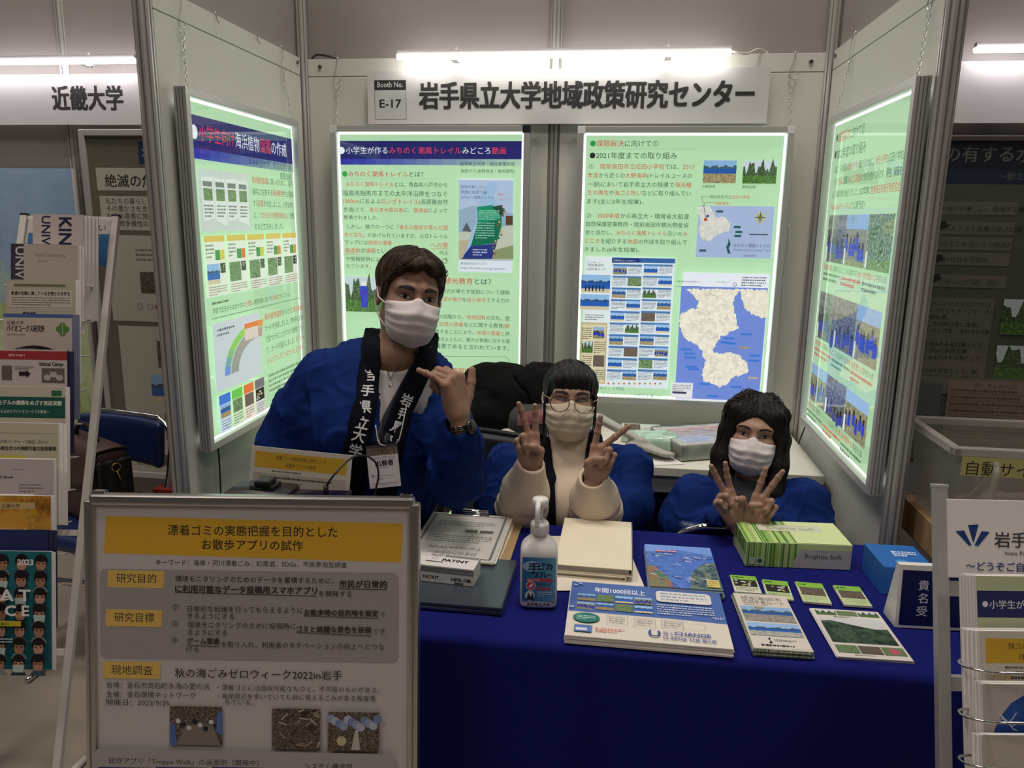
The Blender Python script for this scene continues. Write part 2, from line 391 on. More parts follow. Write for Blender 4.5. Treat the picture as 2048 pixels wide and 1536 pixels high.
def net(f, lo, hi, h):
    lo = np.asarray(lo, float); hi = np.asarray(hi, float); n = np.ceil((hi-lo)/h).astype(int)+1
    gx, gy, gz = [lo[i]+h*np.arange(n[i]) for i in range(3)]
    Dv = np.empty(n)
    st = max(1, int(400000/(n[1]*n[2])))
    for i in range(0, n[0], st):
        X, Y, Z = np.meshgrid(gx[i:i+st], gy, gz, indexing='ij')
        Dv[i:i+st] = f(np.stack([X.ravel(), Y.ravel(), Z.ravel()], 1)).reshape(X.shape)
    S = Dv < 0
    c = [(a, b, d) for a in (0, 1) for b in (0, 1) for d in (0, 1)]
    def sl(A, o): return A[o[0]:n[0]-1+o[0], o[1]:n[1]-1+o[1], o[2]:n[2]-1+o[2]]
    cnt = sum(sl(S, o).astype(np.int8) for o in c); act = (cnt > 0) & (cnt < 8)
    idx = -np.ones(act.shape, int); I = np.argwhere(act); idx[act] = np.arange(len(I))
    pos = np.zeros((len(I), 3)); num = np.zeros(len(I))
    for a in c:
        for ax in range(3):
            if a[ax]: continue
            b = list(a); b[ax] = 1
            da = sl(Dv, a)[act]; db = sl(Dv, b)[act]; x = (da < 0) != (db < 0)
            t = np.where(x, da/(da-db+1e-20), 0); q = np.tile(np.array(a, float), (len(I), 1)); q[:, ax] += t
            pos[x] += q[x]; num[x] += 1
    V = lo+h*(I+pos/num[:, None])
    Q = []
    for ax in range(3):
        o1, o2 = [(1, 2), (2, 0), (0, 1)][ax]
        A = S.take(range(n[ax]-1), ax); B = S.take(range(1, n[ax]), ax); e = np.argwhere(A != B)
        ok = (e[:, o1] > 0) & (e[:, o2] > 0) & (e[:, o1] < n[o1]-1) & (e[:, o2] < n[o2]-1); e = e[ok]
        ins = A[tuple(e.T)]
        def at(d1, d2):
            k = e.copy(); k[:, o1] += d1; k[:, o2] += d2; return idx[tuple(k.T)]
        q = np.stack([at(-1, -1), at(0, -1), at(0, 0), at(-1, 0)], 1)
        q[~ins] = q[~ins][:, ::-1]; Q.append(q)
    Q = np.concatenate(Q)
    return V, Q[(Q >= 0).all(1)]
def grad(f, V, e=5e-4):
    g = np.stack([f(V+np.eye(3)[i]*e)-f(V-np.eye(3)[i]*e) for i in range(3)], 1)/(2*e)
    return g
def polish(f, V, it=2):
    for _ in range(it):
        g = grad(f, V); V = V-g*np.clip(f(V)/((g*g).sum(1)+1e-6), -0.003, 0.003)[:, None]
    return V
def organic(mb, f, lo, hi, h, m, M=None, pol=1, mfun=None):
    V, Q = net(f, lo, hi, h)
    if pol: V = polish(f, V, pol)
    if mfun is None: mb.add(V, Q.tolist(), m, M, smooth=True)
    else:
        ids = mfun(V[Q].mean(1))
        A = V
        if M is not None: B = np.array(M); A = V@B[:3, :3].T+B[:3, 3]
        base = mb.n; mb.v.append(A); mb.n += len(A)
        ks = [mb.mi(x) for x in m]
        mb.f += (Q+base).tolist(); mb.m += [ks[i] for i in ids]; mb.sm += [True]*len(Q)
    return mb
def trace(f, o, d, t0, t1):
    """march a ray onto a distance field (nearest pass if it misses)"""
    o = np.asarray(o, float); d = np.asarray(d, float); d = d/np.linalg.norm(d); t = t0; best = (9, t0)
    for _ in range(200):
        v = f((o+d*t)[None])[0]
        if v < best[0]: best = (v, t)
        if v < 2e-4: return o+d*t
        if t > t1: break
        t += max(v*0.7, 3e-4)
    return o+d*best[1]
def hit(f, u, v, t0=0.8, t1=4.0):
    return trace(f, CAM, (u-1024)/F_PX*AX_R+(768-v)/F_PX*AX_U+AX_F, t0, t1)

# ------------------------------------------------------------------ the hall floor, partition walls and aluminium posts
mb = MB(); FLOOR = mat('hall_floor', (0.30, 0.26, 0.21), 0.75, var=0.25, vscale=3.5, bump=0.1, bscale=60)
mb.box((-6, -7, -0.1), (6, 3.2, 0), FLOOR); struct(mb.build('floor'))
BH, TH, BD = 2.10, 2.90, 1.030       # white board height, grey wall height, depth of the side walls
mb = MB()
for x0, x1 in ((-0.97, -0.02), (0.02, 0.97)): mb.box((x0, 0.03, 0), (x1, 0.055, TH), GREY_WALL)
struct(mb.build('wall_back'))
for nm, sx in (('wall_left', -1), ('wall_right', 1)):
    mb = MB(); a, b = sorted((sx*1.005, sx*1.03)); mb.box((a, -BD+0.02, 0), (b, 0.02, TH), GREY_WALL)
    struct(mb.build(nm))
k = 1
def board(lo, hi, bolts, ax):
    """white laminate board with its top rail, a seam under the rail and bolt holes"""
    global k
    mb = MB(); lo = np.array(lo, float); hi = np.array(hi, float)
    a = lo.copy(); b = hi.copy(); b[2] = BH-0.066; mb.box(a, b, WHITE_BOARD, bev=0.0015)
    a[2] = BH-0.063; b[2] = BH; mb.box(a, b, WHITE_BOARD, bev=0.0015)
    a2 = lo+0.002; b2 = hi-0.002; a2[2] = BH-0.068; b2[2] = BH-0.060; mb.box(a2, b2, ALU_DARK)
    o = mb.build('trim_%d' % k); struct(o); k += 1
    b3 = MB()
    for q in bolts:
        R = Matrix.Rotation(PI/2, 4, 'X') if ax == 'Y' else Matrix.Rotation(PI/2, 4, 'Y')
        b3.lathe([(0.0075, -0.004), (0.0075, 0.004), (0.005, 0.0045), (0.0045, -0.001)], ALU_DARK, 12, Matrix.Translation(Vector(q))@R)
    b3.build('bolt_hole', o)
board((-0.965, 0.0, 0.02), (-0.022, 0.018, BH), [(-0.915, -0.001, BH-0.028)], 'Y')
board((0.022, 0.0, 0.02), (0.965, 0.018, BH), [(0.915, -0.001, BH-0.03)], 'Y')
board((-1.0, -BD+0.03, 0.02), (-0.985, -0.028, BH), [(-0.984, -0.055, BH-0.02)], 'X')
board((0.985, -BD+0.03, 0.02), (1.0, -0.028, BH), [(0.984, -0.055, BH-0.02)], 'X')
def post(x, y, z1, r=0.02):
    """extruded post: octagon with a groove down every face"""
    global k
    mb = MB(); P = []
    for i in range(8):
        a0 = PI/8+i*PI/4; a1 = a0+PI/4; R = r/math.cos(PI/8)
        p, q = np.array([math.cos(a0), math.sin(a0)])*R, np.array([math.cos(a1), math.sin(a1)])*R
        n = (p+q)/2; n = n/np.linalg.norm(n)
        for t, dpt in ((0, 0), (.34, 0), (.36, .006), (.64, .006), (.66, 0)): P.append(tuple(np.array([x, y])+p+(q-p)*t-n*dpt))
    mb.prism(P, 0, z1, ALU); o = struct(mb.build('trim_%d' % k)); k += 1
    return o
for x, y in ((-0.985, 0.0), (0, 0.016), (0.985, 0.0)): post(x, y, TH, 0.021)
for x in (-0.99, 0.99):
    post(x, -BD-0.012, TH, 0.0225)
# neighbouring booths
mb = MB(); mb.box((-3.4, 0.03, 0), (-2.035, 0.055, TH), GREY_WALL); mb.box((-1.995, 0.03, 0), (-1.06, 0.055, TH), GREY_WALL)
struct(mb.build('wall_far_left')); post(-2.015, 0.035, TH, 0.021)
mb = MB(); mb.box((1.06, 0.03, 0), (1.995, 0.055, TH), GREY_WALL); mb.box((2.035, 0.03, 0), (3.2, 0.055, TH), GREY_WALL)
struct(mb.build('wall_far_right')); post(2.015, 0.035, TH, 0.021)

# ------------------------------------------------------------------ booth sign, lamp bars
INK_SIGN = (58, 56, 56)
def fascia(name, x0, x1, z0, z1, label, draw, m):
    mb = MB(); mb.box((x0, -0.03, z0), (x1, -0.022, z1), m, bev=0.0008)
    o = mb.build(name); tag(o, label, 'sign')
    s = Sheet(); draw(s); s.build('lettering', frame((x0, -0.0302, z0), (1, 0, 0), (0, 0, 1)), o)
    for xx in (x0+0.2, x1-0.2):
        b = MB(); b.box((xx-0.02, -0.022, z1-0.03), (xx+0.02, 0.0, z1-0.005), ALU_FLAT); b.build('bracket', o)
    return o
SIGNW = mat('sign_board', (0.64, 0.63, 0.63), 0.5)
def draw_sign(s):
    s.rect(0.028, 0.018, 0.152, 0.160, (70, 70, 70)); s.rect(0.0295, 0.0195, 0.1505, 0.1585, (205, 205, 203)); s.rect(0.028, 0.124, 0.152, 0.160, (52, 51, 51))
    s.text(0.090, 0.1345, 0.028, 'Booth No.', (225, 225, 225), w=0.100, align='c', bold=0.005)
    s.text(0.090, 0.061, 0.042, 'E-17', (40, 40, 40), w=0.084, align='c', bold=0.02)
    s.text(0.205, 0.064, 0.102, '岩手県立大学地域政策研究センター', INK_SIGN, w=1.233, bold=0.032)
fascia('booth_sign', -0.718, 0.773, 1.856, 2.050, 'long white booth sign over the centre wall with booth number E-17', draw_sign, SIGNW)
fascia('neighbour_sign', -3.11, -1.62, 1.856, 2.050, 'white sign of the booth on the left reading four big characters',
       lambda s: s.text(1.072, 0.064, 0.100, '近畿大学', INK_SIGN, w=0.306, bold=0.03), SIGNW)
fascia('neighbour_sign', 1.30, 2.79, 1.856, 2.060, 'blank white stretch of sign in the booth on the right', lambda s: None, SIGNW)
TUBE = lamp_mat('led_tube', (1.0, 0.95, 0.90), 14.0)
TUBE_N = lamp_mat('led_tube_neighbour', (1.0, 0.93, 0.96), 17.0)
def lamp_bar(x0, x1, z, label, m, y=-0.075):
    mb = MB(); mb.box((x0, y-0.010, z-0.003), (x1, y+0.012, z+0.013), ALU_FLAT, bev=0.002)
    o = mb.build('lamp_bar'); tag(o, label, 'lamp', 'linear lamps over the booth signs')
    b = MB(); P = [(math.cos(a)*0.0165, math.sin(a)*0.0165) for a in np.linspace(-PI, 0, 11)]
    b.prism([(px, pz) for px, pz in P], x0+0.001, x1-0.001, m, frame((0, y, z-0.003), (0, 1, 0), (0, 0, 1)), smooth=False)
    b.build('light_tube', o)
    for t in (0.18, 0.82):
        c = MB(); xx = x0+(x1-x0)*t; c.tube([(xx, y+0.012, z+0.01), (xx, y+0.03, z+0.028), (xx, -0.03, z+0.012), (xx, 0.0, z-0.01)], 0.003, WIRE_WHITE, 6); c.build('mounting_clip', o)
        c = MB(); c.box((xx-0.012, y-0.012, z-0.026), (xx+0.012, y+0.03, z-0.022), WHITE_PL); c.box((xx-0.012, y+0.02, z-0.026), (xx+0.012, y+0.03, z), WHITE_PL); c.build('mounting_clip', o)
    return o
L0 = lamp_bar(-0.585, 0.625, 2.098, 'glowing white lamp bar above the centre booth sign', TUBE)
lamp_bar(-2.85, -1.630, 2.098, 'glowing lamp bar over the sign of the left booth', TUBE_N)
lamp_bar(1.43, 2.65, 2.098, 'glowing lamp bar over the blank sign of the right booth', TUBE_N)
c = MB(); c.tube(spline([(0.625, -0.07, 2.095), (0.68, -0.06, 2.088), (0.72, -0.03, 2.108), (0.75, 0.01, 2.112), (0.77, 0.022, 2.10)]), 0.004, WIRE_WHITE, 6); c.build('power_cable', L0)
c = MB(); c.tube(spline([(-0.955, 0.02, 2.105), (-0.93, 0.012, 2.118), (-0.88, 0.012, 2.112), (-0.85, 0.022, 2.103)]), 0.004, BLACK, 6)
tag(c.build('power_cable'), 'short dark cable lying on the board top in the left back corner', 'cable')

# ------------------------------------------------------------------ light boxes
BW, BHT, BT = 0.772, 1.04, 0.036
FW = 0.022
PANE = pane_mat('acrylic_pane', (0.98, 1.0, 0.985), 0.0, 1.0, 1.7)
GLOW = lamp_mat('light_panel', (0.94, 1.0, 0.95), 1.25)
GREEN = (190, 228, 186)
def light_box(M, label, draw, bw=BW, corner=True, dark=(1,)):
    """M: origin at the lower left of the front face, x right, y up, z out of the wall"""
    o = empty('light_box', M.translation, label, 'light box')
    mb = MB(); w, h = bw, BHT
    def bar(p, q): mb.box(p, q, ALU_FLAT, M, bev=0.0012)
    bar((0, 0, -BT), (FW, h, 0)); bar((w-FW, 0, -BT), (w, h, 0)); bar((FW, 0, -BT), (w-FW, FW, 0)); bar((FW, h-FW, -BT), (w-FW, h, 0))
    for xx in (0.0006, w-0.0006):
        for zz in (-0.010, -0.019, -0.028): mb.box((xx-0.0009, 0.004, zz-0.0012), (xx+0.0009, h-0.004, zz+0.0012), ALU_DARK, M)
    mb.build('frame', o)
    b = MB(); b.box((FW, FW, -0.030), (w-FW, h-FW, -0.020), GLOW, M); b.build('light_panel', o)
    b = MB(); b.box((FW-.004, FW+.012, -BT+.001), (w-FW+.004, h-FW-.012, -0.0305), ALU_FLAT, M); b.build('back_board', o)
    if corner:
        for xx in (0, w-FW-0.004):
            b = MB(); b.box((xx-0.0008, h-FW-0.004, -BT), (xx+FW+0.0048, h+0.0008, 0.0008), BLACK if (xx > 0) == (1 in dark) and dark else WHITE_PL, M, bev=0.001); b.build('corner_cap', o)
    s = Sheet(LIT); pw, ph = 0.710, 0.978; draw(s, pw, ph)
    s.build('poster', M@Matrix.Translation(((w-pw)/2, (h-ph)/2, -0.0192)), o)
    b = MB(); b.box((FW-0.004, FW-0.004, -0.008), (w-FW+0.004, h-FW+0.004, -0.005), PANE, M); b.build('pane', o)
    return o
RED = (205, 72, 52); INKG = (52, 82, 58)
def ems(t): return sum(1.0 if ord(c) > 0x2000 else (0.6 if c not in '*^' else 0) for c in t)
class Lay:
    """lays print out by where the photograph shows it on the poster's own plane"""
    def __init__(s, sheet, M, axis, val, w=None, h=None):
        s.s = sheet; s.Mi = M.inverted(); s.ax = axis; s.val = val
    def q(s, u, v):
        p = s.Mi@Vector([float(c) for c in U(u, v, s.ax, s.val)]); return p.x, p.y
    def t(s, u0, u1, v, body, c=INKG, c2=RED, c3=(255, 255, 255), bold=0.0):
        x0 = s.q(u0, v)[0]; x1 = s.q(u1, v)[0]; y = s.q((u0+u1)/2, v)[1]; h = (x1-x0)/max(ems(body), 1)
        s.s.text(x0, y-0.38*h, h, body, c, c2, c3, w=x1-x0, bold=bold); return h
    def r(s, u0, v0, u1, v1, c):
        a = s.q(u0, v1); b = s.q(u1, v0); s.s.rect(a[0], a[1], b[0], b[1], c)
    def pic(s, u0, v0, u1, v1, kind, seed=0):
        a = s.q(u0, v1); b = s.q(u1, v0); s.s.picture(a[0], a[1], b[0], b[1], kind, seed)
    def sc(s, u0, v0, u1, v1, rows, c, fill=0.5, seed=1):
        a = s.q(u0, v1); b = s.q(u1, v0); s.s.scribble(a[0], a[1], b[0], b[1], rows, c, fill, seed)
    def P(s, pts, c): s.s.poly([s.q(*p) for p in pts], c)
    def rough(s, pts, c, j=2.2, seed=1):
        rg = random.Random(seed); out = []
        for (a, b), (d, e) in zip(pts, pts[1:]+pts[:1]):
            n = max(1, int(math.hypot(d-a, e-b)/3.5))
            for i in range(n): out.append((a+(d-a)*i/n+rg.uniform(-j, j), b+(e-b)*i/n+rg.uniform(-j, j)))
        s.P(out, c)
    def L(s, pts, w, c): s.s.line([s.q(*p) for p in pts], w, c)
    def dot(s, u, v, r, c): x, y = s.q(u, v); s.s.ell(x, y, r, r, c)

MA = frame((-0.857, -0.072, 0.807), (1, 0, 0), (0, 0, 1)); MB_ = frame((0.094, -0.072, 0.803), (1, 0, 0), (0, 0, 1))
ML = frame((-0.93, -0.965, 0.808), (0, 1, 0), (0, 0, 1)); MR = frame((0.93, -0.250, 0.808), (0, -1, 0), (0, 0, 1))
OFF = Vector(((BW-0.710)/2, (BHT-0.978)/2, -0.0192))
def lay(s, M, axis):
    P = M@Matrix.Translation(OFF); return Lay(s, P, axis, P.translation[axis])
def draw_a(s, w, h):
    s.rect(0, 0, w, h, GREEN); l = lay(s, MA, 1)
    y0 = l.q(850, 318)[1]; y1 = l.q(850, 282)[1]; s.rect(0, y0, w, y1, (36, 38, 108))
    yb = l.q(850, 330)[1]
    for i in range(14): s.rect(w*i/14, yb, w*(i+1)/14, y0, (46+i*10, 52+i*12, 170+int(i*1.2)))
    l.dot(683, 301, 0.0135, (250, 250, 255))
    l.t(692, 1012, 301, '小学生が作る*みちのく潮風トレイル*みどころ*動画*', (245, 245, 255), (235, 70, 90))
    l.t(920, 1030, 328, '岩手県立大学　総合政策学部', (50, 70, 80)); l.t(922, 1029, 342, '島田ゼミ(金野将治・島田直明)', (60, 75, 70))
    l.dot(690, 348, 0.0105, (55, 165, 70)); l.t(697, 847, 348, '*みちのく潮風トレイル*とは？', bold=0.004); l.L([(690, 358), (876, 358)], 0.001, (150, 190, 150))
    rows = [(692, 895, 369, '*みちのく潮風トレイル*とは、青森県八戸市から'), (686, 895, 387, '福島県相馬市までの太平洋沿岸をつなぐ'),
            (687, 896, 403, '*1000km*におよぶ*ロングトレイル*(長距離自然'), (688, 895, 420, '歩道)です。*東日本大震災後*に、*環境省*によって'), (688, 758, 435, '整備されました。'),
            (695, 896, 454, 'しかし、魅力の一つに「*東北の歴史が育んだ歴'), (689, 896, 471, '*史と文化*」があげられていますが、公式トレイル'), (690, 784, 485, 'マップには*詳細な情報*'), (862, 896, 490, '*への情*'),
            (691, 772, 501, '*報提供*が*課題*とい'), (880, 897, 505, '向上'), (692, 760, 518, 'や情報提供によ'), (884, 897, 521, 'さ'), (693, 742, 532, 'れています。')]
    for u0, u1, v, t in rows: l.t(u0, u1, v, t)
    l.L([(862, 497), (896, 497)], 0.0012, RED); l.L([(690, 508), (719, 508)], 0.0012, RED)
    # the trail poster inside
    l.r(918, 358, 1027, 543, (225, 232, 245)); l.r(918, 361, 1027, 520, (178, 195, 225))
    l.P([(918, 420), (945, 412), (980, 414), (1027, 428), (1027, 520), (918, 520)], (150, 175, 200)); l.P([(918, 465), (1027, 450), (1027, 520), (918, 520)], (196, 198, 186))
    l.P([(975, 366), (990, 363), (996, 375), (988, 392), (1000, 420), (1004, 452), (992, 488), (985, 518), (925, 518), (938, 478), (955, 440), (952, 425), (962, 395)], (160, 190, 225))
    l.P([(955, 414), (985, 410), (1003, 430), (1004, 452), (994, 486), (945, 492), (956, 440)], (22, 140, 105)); l.P([(956, 446), (1004, 440), (994, 486), (942, 492)], (18, 108, 80)); l.P([(984, 414), (1002, 410), (1012, 424), (1003, 432)], (40, 75, 60))
    l.P([(942, 492), (994, 487), (984, 518), (922, 518)], (40, 55, 130)); l.P([(918, 482), (940, 478), (926, 516), (918, 516)], (190, 175, 150)); l.P([(990, 500), (1027, 490), (1027, 518), (984, 518)], (140, 150, 110))
    for i in range(16): l.dot(1000+5*math.sin(i*.9)+(4 if i < 6 else 0)-max(0, i-8)*2.0, 412+i*6.4, 0.0042, [(150, 80, 60), (90, 110, 70), (200, 160, 90)][i % 3])
    l.r(1012, 432, 1026, 450, (95, 60, 45)); l.P([(925, 462), (934, 444), (944, 464)], (85, 95, 110))
    l.sc(958, 420, 1000, 440, 5, (170, 225, 200)); l.sc(952, 444, 990, 478, 7, (150, 210, 185)); l.sc(946, 497, 975, 512, 3, (200, 205, 230))
    for i, t in enumerate(('自然の美しさと、', '笑顔に出会う道', 'みちのく潮風トレイル')): l.t(923, (974, 974, 988)[i], 374+i*10.5, t, (70, 85, 125))
    l.t(997, 1008, 389, '東北', (190, 60, 80)); l.t(1000, 1023, 399, '歩いていこう', (190, 70, 80))
    l.t(922, 976, 527, '環境省作成のポスター', (90, 95, 105)); l.t(922, 1012, 536, 'https://tohoku.env.go.jp/mct/', (80, 85, 100))
    l.pic(694, 554, 768, 622, 'wood', 2); l.r(722, 572, 738, 594, (40, 60, 190)); l.r(724, 592, 737, 614, (40, 60, 190)); l.dot(729, 567, 0.0085, (235, 235, 235))
    l.t(890, 983, 562, '*観光教育*とは？', bold=0.004); l.L([(885, 570), (1000, 570)], 0.001, (150, 190, 150))
    for u0, u1, v, t in [(884, 1020, 583, '観光が果たす役割について理解'), (878, 1020, 599, '*資源の魅力*を*自ら発信*できる力の'), (878, 1020, 634, 'の段階から、*地域固有*の文化、歴'),
                         (870, 1020, 649, 'る*交流の意義*などに関する教育(*観*'), (862, 1020, 664, '推進することにより、*地域の愛着と*誇'), (866, 1020, 679, 'を図るとともに、観光の意義に対する理'), (862, 1019, 693, 'が重要であると言われています。')]: l.t(u0, u1, v, t)
    l.L([(850, 711), (1013, 713), (1019, 719), (1019, 760)], 0.0016, (60, 90, 65)); l.t(905, 1016, 742, '*情報提供*を行うこと', bold=0.004)
def draw_b(s, w, h):
    s.rect(0, 0, w, h, GREEN); l = lay(s, MB_, 1)
    l.dot(1186, 287, 0.0105, (45, 160, 70)); l.t(1193, 1317, 287, '*課題解決*に向けて①', (45, 75, 50)); l.L([(1180, 298), (1392, 298)], 0.001, (140, 180, 140))
    l.dot(1185, 311, 0.0105, (35, 45, 40)); l.t(1192, 1354, 311, '2021年度までの取り組み', (45, 75, 50))
    for u0, u1, v, t in [(1178, 1389, 333, '①　*陸前高田市立広田小学校*では、*2017*'), (1176, 1384, 351, '*年度*から近くの*大野海岸*(トレイルコースの'), (1176, 1383, 369, '一部)において岩手県立大の指導で*海浜植*'), (1175, 1382, 386, '*生の再生*や*海ゴミ拾い*などに取り組んでい'),
                         (1174, 1287, 403, 'ます(主に5年生授業)。'), (1173, 1378, 432, '②　*2020年度*から県立大・環境省大船渡'), (1172, 1377, 449, '自然保護官事務所・陸前高田市観光物産協'), (1171, 1375, 466, '会と協力し、*みちのく潮風トレイル*沿いの*み*'), (1170, 1374, 483, '*どころ*を紹介する*地図*の作成を取り組んで'), (1169, 1279, 499, 'きました(6年生授業)。')]: l.t(u0, u1, v, t)
    l.pic(1405, 321, 1474, 366, 'beach', 1); l.pic(1484, 322, 1555, 367, 'wood', 3); l.t(1404, 1430, 373, '大野海岸', (60, 80, 60)); l.t(1484, 1511, 374, '黒崎仙峡', (60, 80, 60))
    l.t(1420, 1499, 394, '陸前高田市立*広田小学校*', (60, 85, 65)); l.t(1428, 1457, 407, '*大野海岸*')
    # small map
    l.r(1391, 413, 1549, 514, (172, 186, 226)); MAPC = photo_mat([(208, 203, 202), (220, 215, 208), (196, 192, 192), (225, 222, 215)], 60, LIT, 1)
    l.rough([(1395, 414), (1420, 413), (1432, 436), (1448, 434), (1460, 446), (1457, 462), (1436, 468), (1420, 482), (1404, 478), (1396, 462), (1402, 446)], MAPC, 1.4)
    l.L([(1420, 393), (1403, 393), (1412, 436)], 0.0012, (60, 70, 70)); l.L([(1428, 405), (1408, 406), (1411, 440)], 0.0012, (60, 70, 70)); l.dot(1411, 439, 0.006, (190, 70, 60)); l.dot(1415, 432, 0.005, (50, 60, 170))
    l.dot(1520, 435, 0.019, (205, 190, 90)); l.dot(1520, 435, 0.015, (180, 190, 215)); x, y = l.q(1520, 435)
    for i in range(8):
        a = i*PI/4; R = 0.024 if i % 2 == 0 else 0.016; s.poly([(x+R*math.cos(a), y+R*math.sin(a)), (x+.004*math.cos(a+.8), y+.004*math.sin(a+.8)), (x, y), (x+.004*math.cos(a-.8), y+.004*math.sin(a-.8))], (150, 135, 40) if i % 2 else (45, 50, 60))
    for u, v in ((1432, 421), (1467, 452), (1470, 462), (1468, 470), (1398, 499)): l.r(u, v, u+14, v+4, (40, 90, 95))
    l.r(1498, 468, 1535, 470, (70, 75, 90)); l.P([(1456, 476), (1461, 488), (1457, 496), (1461, 508), (1455, 506), (1452, 494), (1456, 486)], (25, 85, 85))
    l.t(1466, 1540, 491, 'みちのく潮風トレイル', (60, 70, 90)); l.t(1467, 1540, 500, 'Michinoku Coastal Trail', (75, 95, 120)); l.t(1486, 1512, 511, '[陸前高田市]', (80, 80, 90))
    # leaflet 1: spots
    l.r(1162, 516, 1350, 770, (232, 238, 245)); l.t(1173, 1203, 524, 'みちのく潮風トレイル', (90, 90, 90)); l.t(1176, 1208, 530, '陸前高田市', (40, 45, 45)); l.t(1172, 1211, 538, '広田半島ルート', (40, 45, 45))
    l.pic(1162, 550, 1221, 584, 'sea', 1)
    for i in range(6): l.r(1170+i*7, 570, 1173+i*7, 582, (25, 30, 50))
    l.pic(1160, 589, 1219, 618, 'sea', 3); l.sc(1170, 628, 1208, 640, 3, (90, 95, 100)); l.r(1158, 645, 1215, 765, (205, 185, 145)); l.r(1162, 649, 1212, 762, (225, 212, 180))
    for i in range(4):
        v = 654+i*28; l.sc(*((1164, v, 1184, v+24) if i % 2 == 0 else (1188, v, 1211, v+24)), 6, (95, 85, 60), seed=i); l.pic(*((1186, v, 1209, v+22) if i % 2 == 0 else (1163, v, 1186, v+22)), ['crowd', 'wood', 'dark', 'room'][i], i)
    l.r(1224, 517, 1350, 524, (55, 100, 165)); l.P([(1224, 517), (1276, 517), (1284, 521), (1276, 525), (1224, 525)], (25, 50, 110)); l.t(1227, 1272, 521, '広田半島みどころスポット', (235, 240, 250))
    kinds = ['crowd', 'green', 'beach', 'sea', 'sea', 'wood', 'beach', 'dark', 'sea', 'beach']
    for i in range(10):
        for j in range(2):
            u = 1226-i*1.3+j*61; v = 529+i*23.2; l.r(u, v, u+58, v+2.2, (70, 120, 175)); sw = (i+j) % 2 if i else 1
            a = (u, v+3, u+28, v+19); b = (u+30, v+3, u+58, v+19)
            if (i % 2 == 0): pa, pb = a, b
            else: pa, pb = b, a
            l.pic(*pa, kinds[(i+j*3) % 10], i*2+j); l.sc(*pb, 6, (90, 95, 105), seed=i+j)
    for i in range(11): l.dot(1217+i*10.3, 764, 0.004, [(210, 90, 90), (110, 150, 90), (200, 150, 80)][i % 3])
    # leaflet 2: map of the peninsula
    l.r(1350, 547, 1537, 796, (228, 234, 244)); l.t(1353, 1402, 562, '陸前高田市広田半島ルート', (50, 55, 60)); l.t(1430, 1458, 563, 'みちのく潮風トレイル', (90, 95, 100)); l.dot(1467, 568, 0.007, (90, 95, 100)); l.dot(1467, 568, 0.005, (228, 234, 244)); l.sc(1480, 552, 1530, 572, 4, (80, 85, 90))
    l.L([(1349, 571), (1400, 571)], 0.001, (70, 70, 70)); l.r(1348, 575, 1533, 792, (112, 138, 214))
    LAND = photo_mat([(214, 208, 196), (226, 221, 206), (206, 200, 186), (231, 226, 214)], 45, LIT, 3)
    l.rough([(1372, 577), (1478, 577), (1468, 592), (1463, 606), (1470, 640), (1475, 655), (1462, 660), (1440, 672), (1428, 690), (1424, 700), (1440, 706), (1455, 700), (1478, 708), (1490, 724), (1494, 742), (1478, 748), (1462, 752), (1450, 765), (1436, 772), (1424, 764), (1404, 758), (1402, 740), (1410, 722), (1402, 700), (1396, 690), (1372, 678), (1360, 660), (1357, 640), (1362, 625), (1376, 618), (1392, 614), (1394, 600)], LAND)
    l.rough([(1478, 577), (1533, 579), (1532, 632), (1520, 634), (1500, 626), (1484, 612)], LAND)
    rg = random.Random(3)
    for i in range(70):
        a = rg.uniform(0, 6.28); u, v = (1412+rg.uniform(-36, 40), 612+rg.uniform(-28, 62)) if i < 48 else (1448+rg.uniform(-34, 34), 730+rg.uniform(-22, 22)); l.L([(u, v), (u+9*math.cos(a), v+9*math.sin(a)), (u+14*math.cos(a+.6), v+14*math.sin(a+.6))], 0.0008, (140, 135, 130))
    for u, v in ((1444, 672), (1448, 682), (1478, 664), (1494, 706), (1493, 716), (1438, 680), (1360, 694), (1366, 702), (1368, 710), (1370, 728), (1374, 733), (1396, 762), (1458, 768), (1412, 786)): l.r(u, v, u+22, v+3.2, (60, 120, 205))
    l.r(1474, 690, 1496, 693, (160, 150, 110)); l.r(1492, 750, 1512, 753, (190, 170, 140)); l.r(1340, 762, 1384, 790, (225, 228, 232)); l.sc(1343, 765, 1380, 777, 4, (80, 80, 85)); l.r(1343, 779, 1371, 782, (60, 60, 90))
    l.t(1200, 1247, 772, 'みどころ地図', (90, 125, 95)); l.t(1204, 1322, 786, 'みどころについて説明文を書いた', (90, 125, 95))
